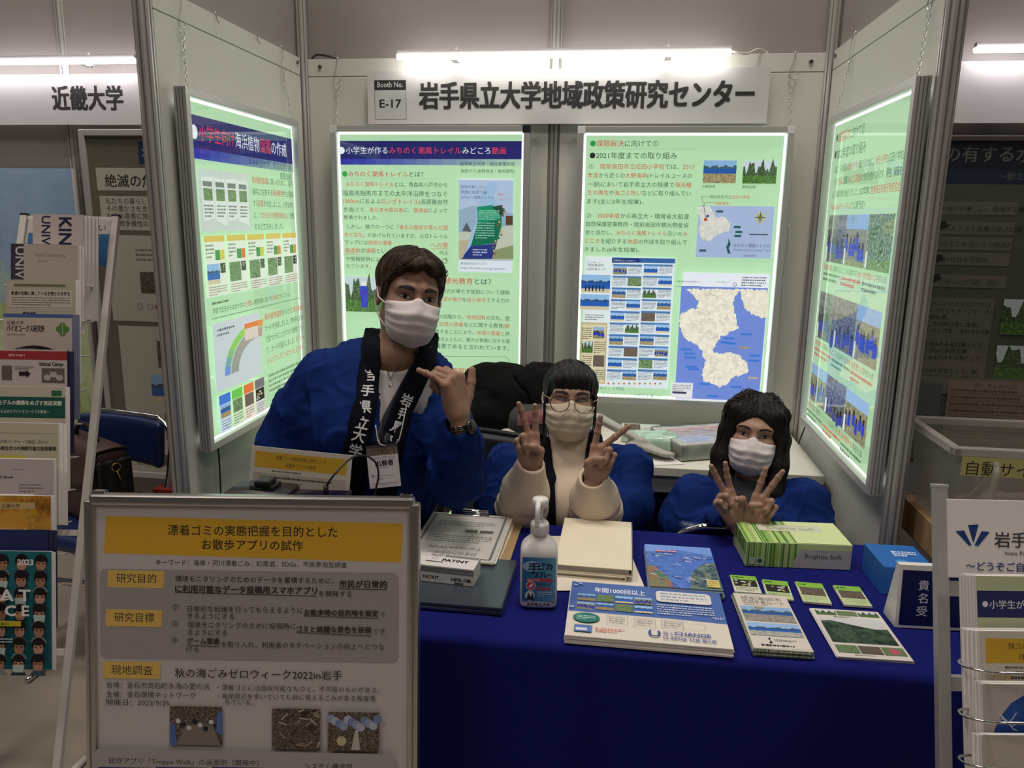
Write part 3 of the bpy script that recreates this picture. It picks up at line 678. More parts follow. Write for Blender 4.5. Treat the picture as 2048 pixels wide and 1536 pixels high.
def draw_l(s, w, h):
    """the poster on the left wall, laid out in its own centimetres"""
    s.rect(0, 0, w, h, GREEN); H = h
    s.rect(0, H-.125, w, H-.035, (36, 38, 108))
    for i in range(12): s.rect(w*i/12, H-.155, w*(i+1)/12, H-.125, (46+i*10, 52+i*12, 170))
    s.ell(.030, H-.082, .018, .020, (245, 245, 250)); s.text(.055, H-.100, .052, '*小学生向け*海浜植物*図鑑*の作成', (240, 240, 250), (225, 60, 70), w=.60)
    s.text(.69, H-.148, .026, '岩手県立大学　総合政策学部', (50, 70, 90), align='r'); s.text(.69, H-.182, .026, '島田直明', (70, 90, 80), align='r')
    s.rect(.03, H-.36, .345, H-.18, (206, 214, 210))
    for i in range(4):
        x = .05+i*.072; s.poly([(x, H-.33), (x+.066, H-.345 if i % 2 else H-.32), (x+.066, H-.205 if i % 2 else H-.20), (x, H-.205)], (228, 232, 230)); s.rect(x+.006, H-.23, x+.058, H-.215, (120, 125, 125)); s.picture(x+.006, H-.27, x+.058, H-.235, 'green', i); s.scribble(x+.006, H-.32, x+.058, H-.28, 4, (90, 100, 95), seed=i)
    for i, t in enumerate(('*海浜植物図鑑*に用いるために、岩手', '県内に生育する*海浜植物*を主眼調', 'する*図鑑*を作成しました。小学生向け', 'に、*できる分け植物名前など*を整', 'るなど工夫をしました。')):
        s.text(.365, H-.205-i*.038, .024, t, (60, 95, 60), w=.325*(1 if i < 4 else .7))
    for i in range(5):
        x = .035+i*.131; s.rect(x, H-.552, x+.122, H-.372, (236, 240, 228)); s.rect(x, H-.390, x+.122, H-.372, (222, 196, 90)); s.rect(x+.06, H-.445, x+.088, H-.415, (60, 150, 80)); s.rect(x+.088, H-.445, x+.116, H-.415, [(215, 205, 80), (225, 120, 60), (215, 205, 80), (215, 140, 60), (200, 170, 60)][i])
        s.scribble(x+.006, H-.44, x+.055, H-.395, 4, (110, 130, 100), seed=i); s.picture(x+.006, H-.515, x+.08, H-.455, 'sea' if i == 0 else 'green', i); s.picture(x+.084, H-.485, x+.116, H-.455, 'flower', i); s.scribble(x+.006, H-.55, x+.116, H-.52, 4, (150, 130, 110), seed=i)
    s.scribble(.04, H-.578, .24, H-.562, 1, (90, 120, 90)); s.text(.04, H-.60, .019, '学習で足元からはがせるなど*見直し*検索結果に基づき*３段階*で示している。', (70, 105, 70), w=.56)
    s.line([(.03, H-.615), (.69, H-.615)], .002, (90, 130, 100))
    s.rect(.03, H-.84, .335, H-.63, (200, 210, 214))
    for i in range(9):
        a0, a1 = PI*(1-.062*i), PI*(1-.062*(i+1)); cx, cy = .32, H-.80; c = [(110, 150, 210), (120, 170, 170), (130, 190, 120), (140, 205, 100), (140, 205, 100), (150, 205, 90), (160, 200, 90), (190, 190, 90), (220, 150, 80)][i]
        s.poly([(cx+R*math.cos(a), cy+R*.62*math.sin(a)) for R, a in ((.20, a0), (.20, a1), (.235, a1), (.235, a0))], c)
        s.poly([(cx+R*math.cos(a), cy+R*.62*math.sin(a)) for R, a in ((.145, a0), (.145, a1), (.195, a1), (.195, a0))], (150+i*3, 160, 150))
    s.rect(.225, H-.71, .32, H-.655, (216, 205, 190)); s.rect(.225, H-.672, .32, H-.655, (225, 130, 70)); s.scribble(.05, H-.675, .16, H-.645, 2, (90, 110, 110), seed=4)
    for i in range(4):
        x = .035+i*.078; s.rect(x, .008, x+.070, H-.852, [(205, 220, 240), (205, 230, 190), (240, 225, 210), (220, 215, 215)][i]); s.rect(x, H-.882, x+.070, H-.852, [(70, 120, 210), (110, 200, 80), (225, 120, 60), (120, 115, 120)][i]); s.picture(x+.004, H-.925, x+.066, H-.884, ('beach', 'green', 'dark', 'flower')[i], i+2); s.scribble(x+.006, .014, x+.064, H-.93, 4, (100, 120, 110), seed=i+9)
    for i, t in enumerate(('*海浜植物図鑑*をもとに*海浜植物*', 'カードを作成しました。学校中に砂浜', 'で見つけることができた植物につい', 'て、カードを図示しました。*モティー*', '*ションアップにつながったようです。*')): s.text(.365, H-.66-i*.038, .024, t, (60, 95, 60), w=.325)
    s.scribble(.37, .06, .66, .13, 4, (110, 140, 105), seed=3)
def draw_r(s, w, h):
    s.rect(0, 0, w, h, GREEN); H = h
    s.ell(.035, H-.040, .010, .012, (45, 120, 60)); s.text(.05, H-.054, .036, '*課題解決*に向けて②', (50, 85, 55), w=.27)
    s.ell(.035, H-.092, .010, .012, (40, 50, 45)); s.text(.05, H-.106, .036, '2022年度の取り組み', (50, 85, 55), w=.30)
    for i, t in enumerate(('みどころ地図を*わかりやすく*伝えるために、*地元小学生*(広田小学校)が', 'つくる*地図*に掲載の*みどころ動画*の作成を進めています。現在、録画を終', 'え、編集作業が始まりました。2023年春に*陸前高田市観光物産協会*の', '*YouTubeチャンネル*で公開予定！')):
        s.text(.045, H-.150-i*.039, .026, t, (60, 92, 60), w=.64 if i < 3 else .35)
    kinds = (('room', 'crowd', 'green'), ('room', 'room', 'crowd'), ('crowd', 'room', 'crowd'))
    for r, (a, b) in enumerate(((.285, .435), (.535, .690), (.780, .905))):
        for j in range(3):
            x = .04+j*.212; s.picture(x, H-b, x+.203, H-a, kinds[r][j], r*3+j+1); s.rect(x+.003, H-b+.003, x+.018, H-b+.05, (235, 238, 232))
            s.text(x, H-b-.026, .021, ('*調査内容*に関連する', 'ところを説明する*台本*', '*自然豊かな*学校の道')[j], (80, 110, 75), w=.195); s.scribble(x, H-b-.066, x+.195, H-b-.032, 2, [(90, 120, 85), (205, 90, 70)][(j+r) % 2], .6, seed=r*3+j)
bxA = light_box(MA, 'tall light box poster behind the standing man, dark blue title band', draw_a, dark=(1,))
bxB = light_box(MB_, 'light box poster with the blue peninsula map on the back wall', draw_b, dark=())
bxL = light_box(ML, 'light box poster hanging on the left side wall', draw_l, corner=False)
bxR = light_box(MR, 'light box poster hanging on the right side wall', draw_r, corner=False)

# hooks and chains that hang the light boxes from the board tops
def hanger(p, q, out, label):
    """S-hook over the board top at p; chain down to q on the box; out = direction away from the wall"""
    o = empty('chain_hanger', q, label, 'chain hanger', 'hooks and chains of the light boxes'); p = np.array(p, float); q = np.array(q, float); out = np.array(out, float)
    side = np.cross(out, [0, 0, 1.0]); m = MB(); b = p+out*0.010
    m.tube(spline([p-out*0.022+[0, 0, -.02], p-out*0.012+[0, 0, .004], p+out*0.004+[0, 0, .006], b+[0, 0, -.02], b+side*.012+[0, 0, -.055], b+side*.016+[0, 0, -.075], b+side*.004+[0, 0, -.090], b-side*.010+[0, 0, -.082], b-side*.014+[0, 0, -.066]], 6), 0.0016, STEEL, 6); m.build('hook', o)
    t = b+side*.003+[0, 0, -.090]; r = MB(); R = 0.0105
    r.tube([t+[0, 0, -R]+R*(math.cos(a)*side+math.sin(a)*np.array([0, 0, 1.0])) for a in np.linspace(0, 2*PI, 20, endpoint=False)], 0.0011, STEEL, 5, closed=True); r.build('ring', o)
    a = t+[0, 0, -2*R]; L = np.linalg.norm(q-a); n = max(4, int(L/0.0125)); c = MB(); d = (q-a)/L; e1 = np.cross(d, out); e1 /= np.linalg.norm(e1); e2 = np.cross(d, e1)
    for i in range(n):
        cc = a+d*L*(i+.5)/n; e = (e1 if i % 2 else e2)
        c.tube([cc+d*0.0078*math.cos(w)+e*0.0036*math.sin(w) for w in np.linspace(0, 2*PI, 10, endpoint=False)], 0.0010, STEEL, 4, closed=True)
    c.build('chain', o); return o
zb = 1.848
hanger((-0.985, -0.875, BH), (-0.945, -0.930, zb-.004), (1, 0, 0), 'front hook and chain of the left wall light box')
hanger((-0.985, -0.205, BH), (-0.945, -0.215, zb-.004), (1, 0, 0), 'rear hook and chain of the left wall light box')
hanger((-0.843, 0.0, BH), (-0.842, -0.045, zb), (0, -1, 0), 'hook and chain at the left end of the back wall')
hanger((0.857, 0.0, BH), (0.852, -0.045, zb-.004), (0, -1, 0), 'hook and chain at the right end of the back wall')
hanger((0.985, -0.275, BH), (0.945, -0.285, zb-.004), (-1, 0, 0), 'rear hook and chain of the right wall light box')
hanger((0.985, -0.925, BH), (0.945, -0.985, zb-.004), (-1, 0, 0), 'front hook and chain of the right wall light box')
for y, lb in ((-0.675, 'nearer empty hook over the left side board'), (-0.40, 'rear empty hook over the left side board')):
    m = MB(); p = np.array([-.985, y, BH]); m.tube(spline([p+[-.02, 0, -.015], p+[-.01, 0, .004], p+[.004, 0, .005], p+[.007, 0, -.012], p+[.012, .006, -.026]], 5), 0.0018, STEEL, 6)
    tag(m.build('wall_hook'), lb, 'hook')
m = MB(); m.tube(spline([(-.945, -.90, .81), (-.955, -.88, .74), (-.95, -.9, .6), (-.96, -.93, .35), (-.95, -.95, .1)]), .0028, BLACK, 6); m.build('power_cord', bxL)
m = MB(); m.tube(spline([(.95, -.27, .81), (.962, -.20, .76), (.955, -.16, .68), (.962, -.12, .58), (.95, -.1, .3)]), .0028, BLACK, 6); m.build('power_cord', bxR)
m = MB(); m.tube(spline([(.878, -.05, 1.50), (.886, -.025, 1.40), (.880, -.02, 1.28), (.886, -.02, 1.20)]), .002, WHITE_PL, 6); m.build('lamp_cord', bxB)

# ------------------------------------------------------------------ counter along the back wall, with what lies on it
COUNTER = mat('counter_laminate', (0.74, 0.72, 0.64), 0.45)
o = empty('counter_table', (0, -.29, 0), 'long cream-topped table along the back wall under the light boxes', 'table')
m = MB(); m.box((-0.96, -0.545, 0.67), (0.955, -0.005, 0.70), COUNTER, bev=0.002); m.build('tabletop', o)
GREY_MET = mat('grey_metal', (0.36, 0.37, 0.40), 0.4)
m = MB(); m.box((-0.93, -0.535, 0.61), (0.93, -0.515, 0.668), GREY_MET); m.build('apron', o)
for x in (-0.90, 0.90):
    for y in (-0.50, -0.05):
        m = MB(); m.box((x-.016, y-.016, 0), (x+.016, y+.016, .67), GREY_MET); m.build('leg', o)
BLUE_PL = mat('dark_blue_plastic', (0.012, 0.025, 0.11), 0.45)
def crate(lo, hi, label):
    o = empty('storage_crate', ((lo[0]+hi[0])/2, (lo[1]+hi[1])/2, lo[2]), label, 'crate')
    m = MB(); t = .006
    m.box(lo, (hi[0], hi[1], lo[2]+t), BLUE_PL)
    for a, b in (((lo[0], lo[1]), (hi[0], lo[1]+t)), ((lo[0], hi[1]-t), (hi[0], hi[1])), ((lo[0], lo[1]), (lo[0]+t, hi[1])), ((hi[0]-t, lo[1]), (hi[0], hi[1]))): m.box((*a, lo[2]), (*b, hi[2]), BLUE_PL)
    for i in range(6):
        x = lo[0]+(hi[0]-lo[0])*(i+.5)/6; m.box((x-.004, lo[1]-.006, lo[2]+.02), (x+.004, lo[1], hi[2]-.05), BLUE_PL)
    m.build('body', o)
    m = MB(); m.box((lo[0]-.01, lo[1]-.012, hi[2]-.035), (hi[0]+.01, hi[1]+.004, hi[2]+.008), BLUE_PL, bev=.004); m.build('lid', o)
    m = MB(); m.tube(spline([((lo[0]+hi[0])/2-.09, lo[1]-.014, hi[2]-.02), ((lo[0]+hi[0])/2-.08, lo[1]-.034, hi[2]-.022), ((lo[0]+hi[0])/2+.08, lo[1]-.034, hi[2]-.022), ((lo[0]+hi[0])/2+.09, lo[1]-.014, hi[2]-.02)]), .006, BLUE_PL, 6); m.build('handle', o)
    return o
crate((0.28, -0.50, 0.0), (0.90, -0.12, 0.575), 'dark blue plastic crate under the back counter')

# black coat pile, dark bag, beige bag
COAT = mat('black_wool', (0.007, 0.007, 0.0075), 0.95, bump=0.6, bscale=260, spec=.08)
def lump(name, f, lo, hi, h, m, label, cat, **kw):
    b = MB(); organic(b, f, lo, hi, h, m); return tag(b.build(name), label, cat, **kw)
def f_coat1(P):
    d = smin(ell(P, (-.12, -.20, .80), (.19, .16, .15)), ell(P, (-.25, -.26, .77), (.10, .14, .11)), .05)
    d = smin(d, ell(P, (-.20, -.20, .88), (.12, .11, .085)), .05)
    return smax(d+.012*nz(P, 26)+.005*nz(P, 60, 2), .702-P[:, 2], .008)
def f_coat2(P):
    d = smin(ell(P, (.02, -.20, .80), (.15, .15, .14)), ell(P, (-.02, -.20, .90), (.115, .11, .075)), .05)
    d = smin(d, cap(P, (-.06, -.25, .90), (.10, -.29, .80), .05, .06), .04)
    return smax(smax(d+.011*nz(P, 28, 4)+.005*nz(P, 63, 1), .702-P[:, 2], .008), -f_coat1(P)+.003, .004)
lump('black_coat', f_coat1, (-.42, -.48, .69), (.16, .0, 1.02), .008, COAT, 'rumpled black coat heaped on the counter behind the standing man', 'coat', group='coats heaped on the back counter')
lump('black_coat', f_coat2, (-.20, -.44, .69), (.26, .02, 1.02), .008, COAT, 'black fleece coat piled behind the head of the woman with glasses', 'coat', group='coats heaped on the back counter')
BAGCLOTH = mat('charcoal_cloth', (0.035, 0.034, 0.038), 0.85, bump=0.4, bscale=180)
def f_bag(P):
    d = rbox(P, (.02, -.40, .785), (.125, .075, .075), .055); return smax(d+.007*nz(P, 34, 3), .703-P[:, 2], .006)
b = MB(); organic(b, f_bag, (-.16, -.52, .69), (.2, -.28, .92), .006, BAGCLOTH)
bag = tag(b.build('cloth_bag'), 'charcoal cloth bag with a pink woven patch below the black coats', 'bag')
s_ = MB(); PINK = mat('pink_weave', (0.22, 0.075, 0.085), 0.9, var=0.6, vscale=120, bump=.4, bscale=300)
G = []
for i in range(14):
    row = []
    for j in range(8):
        x = -.065+.125*i/13; z = .800+.045*j/7+.018*i/13; row.append(trace(f_bag, (x, -.60, z), (0, 1, 0), 0, .4)+np.array([0, -.0015, .0008]))
    G.append(row)
s_.grid(G, PINK); s_.build('patch', bag)
BEIGE = mat('beige_canvas', (0.48, 0.46, 0.40), 0.85, bump=.3, bscale=220)
def f_beige(P):
    d = smin(ell(P, (-.09, -.46, .735), (.06, .045, .055)), ell(P, (.04, -.475, .725), (.11, .03, .03)), .03)
    return smax(smax(d+.005*nz(P, 40, 5), .702-P[:, 2], .006), -f_bag(P)+.004, .004)
lump('canvas_bag', f_beige, (-.2, -.54, .69), (.2, -.38, .82), .005, BEIGE, 'beige canvas bag crumpled at the counter edge under the charcoal bag', 'bag')
GREY_CL = mat('grey_canvas', (0.40, 0.39, 0.35), 0.8, bump=.3, bscale=220)
def f_strap(P):
    d = smin(cap(P, (.22, -.36, .81), (.36, -.42, .755), .045, .035, sq=((.2, .3, 1), 2.6)), cap(P, (.36, -.42, .74), (.45, -.46, .722), .05, .03, sq=((0, .2, 1), 3.0)), .03)
    return smax(d+.004*nz(P, 45, 1), .702-P[:, 2], .005)
lump('tote_bag', f_strap, (.1, -.54, .69), (.54, -.26, .9), .005, GREY_CL, 'grey tote bag slumped on the counter beside the woman with glasses', 'bag')
PLASTIC = pane_mat('thin_plastic', (0.80, 0.86, 0.80), 0.22, 1.4)
MINT = mat('mint_print', (0.50, 0.68, 0.56), 0.4, var=.15, vscale=60)
b = MB(); b.box((.30, -.27, .701), (.45, -.12, .735), MINT, rotz((0, 0, 0), 0), bev=.003)
o = tag(b.build('leaflet_stack'), 'stack of mint green leaflets by the wall behind the woman with glasses', 'leaflets')
s = Sheet(); s.rect(0, 0, .148, .148, (200, 205, 200)); s.picture(.01, .05, .07, .14, 'dark', 3); s.text(.08, .07, .02, '地域', (70, 70, 75)); s.build('cover', frame((.301, -.269, .7352), (1, 0, 0), (0, 1, 0)), o)
def f_pb(P):
    d = rbox(P, (.42, -.36, .735), (.085, .055, .032), .022); return smax(d+.006*nz(P, 60, 2), .702-P[:, 2], .004)
GREENP = mat('green_film', (0.42, 0.60, 0.48), 0.18, var=.2, vscale=40)
lump('plastic_pouch', f_pb, (.3, -.45, .69), (.54, -.28, .8), .004, GREENP, 'pale green plastic pouch on the counter beside the grey tote', 'pouch')
# parcel of folded sheets in clear film
Mp = frame((.50, -.475, .703), (.92, .40, 0), (-.40, .92, 0)) 
o = empty('wrapped_parcel', Mp.translation, 'thick film-wrapped parcel of printed sheets on the counter', 'parcel')
b = MB(); LAYER = stripe_mat('paper_edges', (0.60, 0.60, 0.55), (0.80, 0.79, 0.74), 260, .6, 'Z'); b.box((0, 0, 0), (.30, .23, .058), LAYER, Mp, bev=.004); b.build('sheet_stack', o)
s = Sheet(); s.rect(0, 0, .292, .222, (205, 205, 208)); s.rect(.01, .17, .28, .19, (220, 160, 165)); s.scribble(.02, .10, .27, .16, 5, (190, 150, 165), seed=4); s.rect(.02, .02, .14, .09, (190, 200, 225)); s.scribble(.15, .02, .27, .09, 5, (175, 180, 200), seed=6)
s.build('print', Mp@Matrix.Translation((.004, .004, .0583)), o)
CLEAR = pane_mat('clear_film', (0.93, 0.95, 0.94), 0.12, 2.2)
def f_film(P):
    return rbox(P, (.15, .115, .031), (.153, .118, .032), .006)+.0025*nz(P, 70)-.002
b = MB(); organic(b, f_film, (-.02, -.02, -.001), (.33, .26, .08), .006, CLEAR, Mp, pol=0); b.build('film', o)
for i, (x, y, a, lb) in enumerate(((.44, -.52, .25, 'blank paper lying beside the film-wrapped parcel'), (.34, -.53, -.1, 'blank paper nearest the woman with glasses on the back counter'))):
    b = MB(); b.box((-.07, 0, 0), (.07, .19, .0012+.0008*i), PAPER, rotz((x, y, .7012+.0002*i), a)); tag(b.build('paper_sheet'), lb, 'paper')

# ------------------------------------------------------------------ front table with its cloth
TX0, TX1, TY0, TY1, TZ = -0.80, 1.0, -1.685, -1.090, 0.700
o = empty('front_table', ((TX0+TX1)/2, (TY0+TY1)/2, 0), 'long folding table hidden beneath the deep blue cloth', 'table')
m = MB(); m.box((TX0+.006, TY0+.006, .66), (TX1-.006, TY1-.006, .696), COUNTER); m.build('tabletop', o)
for x in (TX0+.08, TX1-.08):
    for y in (TY0+.08, TY1-.08):
        m = MB(); m.tube([(x, y, 0), (x, y, .66)], .0125, GREY_MET, 10); m.build('leg', o)
CLOTH = mat('royal_blue_cloth', (0.0075, 0.0105, 0.140), 0.9, bump=0.25, bscale=900, var=.06, vscale=4, spec=.12)
m = MB(); nu = 180
prof = [(TY1+.004, .0), (TY1-.004, .699)]
rows = []
per = []                                                            # cross-section from the back hem over the top to the front hem
for z in np.linspace(.12, .67, 8): per.append((TY1+.006, z, 1.0))
for a in np.linspace(0, PI/2, 6): per.append((TY1-.010+.016*math.cos(a), TZ-.016+.016*math.sin(a), 0.3))
for y in np.linspace(TY1-.03, TY0+.03, 26): per.append((y, TZ, 0))
for a in np.linspace(PI/2, PI, 7): per.append((TY0+.012+.018*math.cos(a), TZ-.018+.018*math.sin(a), 0.2))
for z in np.linspace(.66, .03, 26): per.append((TY0-.006, z, 1.0))
G = []
for i in range(nu+1):
    x = TX0-.004+(TX1-TX0+.008)*i/nu; row = []
    for y, z, wv in per:
        k = wv*max(0, (.70-z))/.7
        w = k*(.012*math.sin(x*19+.6*math.sin(x*7))+.006*math.sin(x*41+1))
        top = (.0012*math.sin(x*8+y*14)+.0008*math.sin(x*23-y*9)) if wv == 0 else 0
        row.append((x, y-w*(1 if y < -1.4 else -1)-(.012*k if y < -1.4 else 0), z+top))
    G.append(row)
m.grid(G, CLOTH)
for sx, xx in ((-1, TX0-.004), (1, TX1+.004)):                      # the hanging ends
    E_ = [[(xx+sx*(.004+.012*(1-z/.7)*math.sin(y*24)), y, z) for y in np.linspace(TY0, TY1, 30)] for z in np.linspace(.690, .03, 20)]
    E_.insert(0, [(xx-sx*.006, y, .7005) for y in np.linspace(TY0, TY1, 30)])
    m.grid(E_, CLOTH)
cl = tag(m.build('tablecloth'), 'deep blue cloth draped over the front table to the floor', 'tablecloth')
mod = cl.modifiers.new('thickness', 'SOLIDIFY'); mod.thickness = 0.0012; mod.offset = -1

# ------------------------------------------------------------------ folding chairs
NAVY = mat('navy_vinyl', (0.012, 0.028, 0.115), 0.35, bump=.15, bscale=400)
DARKV = mat('black_vinyl', (0.016, 0.017, 0.022), 0.4)
def folding_chair(M, label, pad, metal, group='folding pipe chairs'):
    """local: seat centre line, front at -y, back rest at +y, floor z = 0"""
    o = empty('folding_chair', M.translation, label, 'chair', group)
    hw = .215
    m = MB(); top = .79
    pts = [(-hw, -.16, .012), (-hw, .0, .30), (-hw+.004, .12, .52), (-hw+.006, .165, .66), (-hw+.02, .185, .745), (-hw+.07, .195, top-.008), (-.1, .198, top), (.1, .198, top), (hw-.07, .195, top-.008), (hw-.02, .185, .745), (hw-.006, .165, .66), (hw-.004, .12, .52), (hw, .0, .30), (hw, -.16, .012)]
    m.tube(spline(pts, 6), .0115, metal, 10, M); m.build('back_frame', o)
    for sx in (-1, 1):
        m = MB(); m.tube([(sx*(hw-.028), .22, .012), (sx*(hw-.028), .02, .34), (sx*(hw-.028), -.14, .43)], .011, metal, 10, M); m.build('leg', o)
        for q in ((sx*(hw-.028), .22, 0), (sx*hw, -.162, 0)):
            m = MB(); m.lathe([(.014, 0), (.015, .03), (.012, .034)], BLACK, 12, M@Matrix.Translation(q)); m.build('foot_cap', o)
    m = MB(); m.tube([(-hw+.02, .18, .07), (hw-.02, .18, .07)], .008, metal, 8, M); m.build('stretcher', o)
    b = MB()
    organic(b, lambda P: rbox(P, (0, .0, .440), (.195, .185, .024), .022)-.006*np.exp(-(P[:, 0]**2+P[:, 1]**2)/.03), (-.22, -.21, .40), (.22, .21, .48), .010, pad, M); b.build('seat', o)
    b = MB()
    def fb(P):
        Q = P.copy(); Q[:, 1] = P[:, 1]-.178-.10*(P[:, 2]-.70)-.035*(1-(P[:, 0]/.2)**2)+.035
        return rbox(Q, (0, 0, .705), (.190, .016, .078), .015)-.004
    organic(b, fb, (-.215, .11, .60), (.215, .23, .80), .008, pad, M); b.build('backrest', o)
    return o
folding_chair(rotz((.640, -.866, 0), PI)@Matrix.Diagonal((1, 1, .898, 1)), 'navy pipe chair with its chrome back rail against the blue table', NAVY, CHROME)
folding_chair(rotz((-.165, -.735, 0), -.35), 'black pipe chair between the standing man and the woman with glasses', DARKV, mat('black_pipe', (.03, .03, .035), .25, metal=.6))

# ------------------------------------------------------------------ things on the front table
class LayP(Lay):
    """the same, for a print on any plane"""
    def __init__(s, sheet, M): s.s = sheet; s.Mi = M.inverted(); s.o = np.array(M.translation); s.n = np.array(M.to_3x3()@Vector((0, 0, 1)))
    def q(s, u, v):
        d = (u-1024)/F_PX*AX_R+(768-v)/F_PX*AX_U+AX_F; P = CAM+d*(((s.o-CAM)@s.n)/(d@s.n)); p = s.Mi@Vector([float(c) for c in P]); return p.x, p.y
def rect_at(bl, br, tl, z):
    """frame lying on height z whose corners the photograph shows at bl, br, tl -> matrix, width, depth"""
    a, b, c = U(*bl, 2, z), U(*br, 2, z), U(*tl, 2, z); x = (b-a)/np.linalg.norm(b-a); n = np.array([0, 0, 1.0]); y = np.cross(n, x)
    return frame(a, x, y), float((b-a)@x), float((c-a)@y)
def tilt_print(M, dz): return M@Matrix.Translation((0, 0, dz))
T0 = 0.7018
def paper_stack(name, bl, br, tl, zt, label, cat, draw, n=8, edge=None, seed=1, group=None, jitter=.0025, z0=T0, parts=True):
    """a pile of sheets, each layer a little out of line, the printed one on top"""
    M, w, h = rect_at(bl, br, tl, zt); rg = random.Random(seed); m = MB(); t = (zt-z0)/n; edge = edge or PAPER
    for i in range(n):
        dx, dy, a = rg.uniform(-jitter, jitter), rg.uniform(-jitter, jitter), rg.uniform(-.006, .006)
        if i == n-1: dx = dy = a = 0
        m.box((0, 0, 0), (w, h, t*.93), edge, M@Matrix.Translation((dx, dy, z0-zt+i*t))@Matrix.Rotation(a, 4, 'Z'))
    o = tag(m.build(name), label, cat, group)
    s = Sheet(step=.00006); draw(s, w, h); s.build('printed_face', M@Matrix.Translation((0, 0, .0001)), o)
    return o, M, w, h
def d_fly(s, w, h):
    s.rect(0, 0, w, h, (222, 216, 204)); s.rect(0, h*.42, w, h, (76, 108, 178)); s.poly([(0, h*.42), (w*.3, h*.44), (w, h*.40), (w, h*.42+.02), (0, h*.42+.01)], (76, 108, 178))
    s.text(w*.33, h*.82, .024, '年間1000回以上', (235, 238, 245), align='c', w=w*.34, bold=.01)
    for i in range(4):
        for j in range(2): s.picture(w*(.05+.125*i), h*(.47+.155*j), w*(.165+.125*i), h*(.60+.155*j), ('crowd', 'beach', 'green', 'sea')[(i+j) % 4], i+j*4)
    s.rrect(w*.57, h*.70, w*.93, h*.91, .010, (222, 222, 220)); s.scribble(w*.60, h*.72, w*.90, h*.89, 3, (150, 160, 185), seed=2); s.scribble(w*.57, h*.46, w*.93, h*.66, 5, (205, 215, 235), .5, seed=3)
    s.ell(w*.12, h*.30, w*.085, h*.085, (40, 120, 110)); s.scribble(w*.06, h*.26, w*.18, h*.34, 3, (190, 225, 215), seed=5)
    s.rect(w*.05, h*.06, w*.16, h*.17, (90, 130, 190)); s.rect(w*.06, h*.08, w*.13, h*.12, (220, 225, 235)); s.scribble(w*.18, h*.08, w*.36, h*.15, 2, (215, 130, 120), .6, seed=6)
    for i in range(3):
        x = w*(.25+.17*i); s.box(x, h*.22, x+w*.13, h*.38, .0006, (150, 150, 150)); s.scribble(x+.004, h*.25, x+w*.12, h*.36, 3, (150, 150, 150), .4, seed=8+i)
    s.line([(w*.78+.026*math.cos(a), h*.30+.014*math.sin(a)) for a in np.linspace(0, 6.3, 18)], .0006, (140, 140, 145))
    s.line([(w*.54+.010*math.cos(a), h*.13+.012*math.sin(a)) for a in np.linspace(-4.0, .8, 12)], .004, (45, 65, 150)); s.text(w*.585, h*.12, .013, '海と', (60, 75, 150)); s.text(w*.585, h*.05, .013, '日本', (60, 75, 150))
    s.text(w*.66, h*.125, .017, 'CHANGE', (70, 85, 170), bold=.02); s.text(w*.66, h*.05, .012, 'FOR THE BLUE', (70, 85, 170), bold=.02)
    for i in range(5): s.line([(w*.93+i*.003, h*.44), (w*.93+(i-2)*.006+.006, h*.48)], .0012, (225, 230, 240))
    for x, y in ((.04, .96), (.06, .93), (.03, .9), (.02, .47)): s.ell(w*x, h*y, .005, .0025, (190, 205, 240))
paper_stack('flyer_stack', (1130, 1270), (1468, 1299), (1140, 1162), .7190, 'thick stack of blue and cream landscape flyers at the front of the blue table', 'flyers', d_fly, n=7, seed=3, jitter=.0018)
def d_fish(s, w, h):
    s.rect(0, 0, w, h, photo_mat([(40, 60, 150), (90, 130, 215), (70, 110, 200), (150, 190, 240)], 16, 0, 2)); s.poly([(0, h), (w, h), (w, h*.78), (w*.5, h*.9), (0, h*.8)], (120, 160, 235))
    s.poly([(0, 0), (w*.34, 0), (w*.28, h*.22), (w*.12, h*.45), (0, h*.5)], photo_mat([(40, 90, 90), (90, 140, 110), (170, 110, 80), (60, 80, 140)], 60, 0, 1))
    s.poly([(w*.55, 0), (w, 0), (w, h*.62), (w*.82, h*.58), (w*.62, h*.35)], photo_mat([(25, 45, 75), (60, 90, 110), (120, 140, 120), (40, 60, 90)], 60, 0, 4))
    rg = random.Random(5)
    for i in range(34):
        x, y, a = rg.uniform(.06, .94)*w, rg.uniform(.12, .8)*h, rg.uniform(-.5, .2); L = rg.uniform(.008, .017); c, q = math.cos(a), math.sin(a)
        col = [(190, 200, 230), (150, 165, 215), (215, 205, 190), (90, 110, 170)][i % 4]
        s.poly([(x+L*(c*px-q*py), y+L*(q*px+c*py)) for px, py in ((-.5, 0), (-.2, .16), (.3, .12), (.5, .2), (.45, 0), (.5, -.2), (.3, -.1), (-.2, -.16))], col)
    s.scribble(w*.16, h*.79, w*.78, h*.86, 1, (215, 150, 165), .7); s.rect(w*.80, h*.04, w*.97, h*.20, (215, 200, 120)); s.scribble(w*.82, h*.06, w*.95, h*.18, 3, (160, 110, 50), .5)
paper_stack('picture_booklet_stack', (1299, 1172), (1447, 1182), (1286, 1088), .7230, 'stack of glossy sea-life booklets with swimming fish beside the cream folders', 'booklets', d_fish, n=7, edge=mat('booklet_edge', srgb(120, 140, 160), .5), seed=8, jitter=.004)
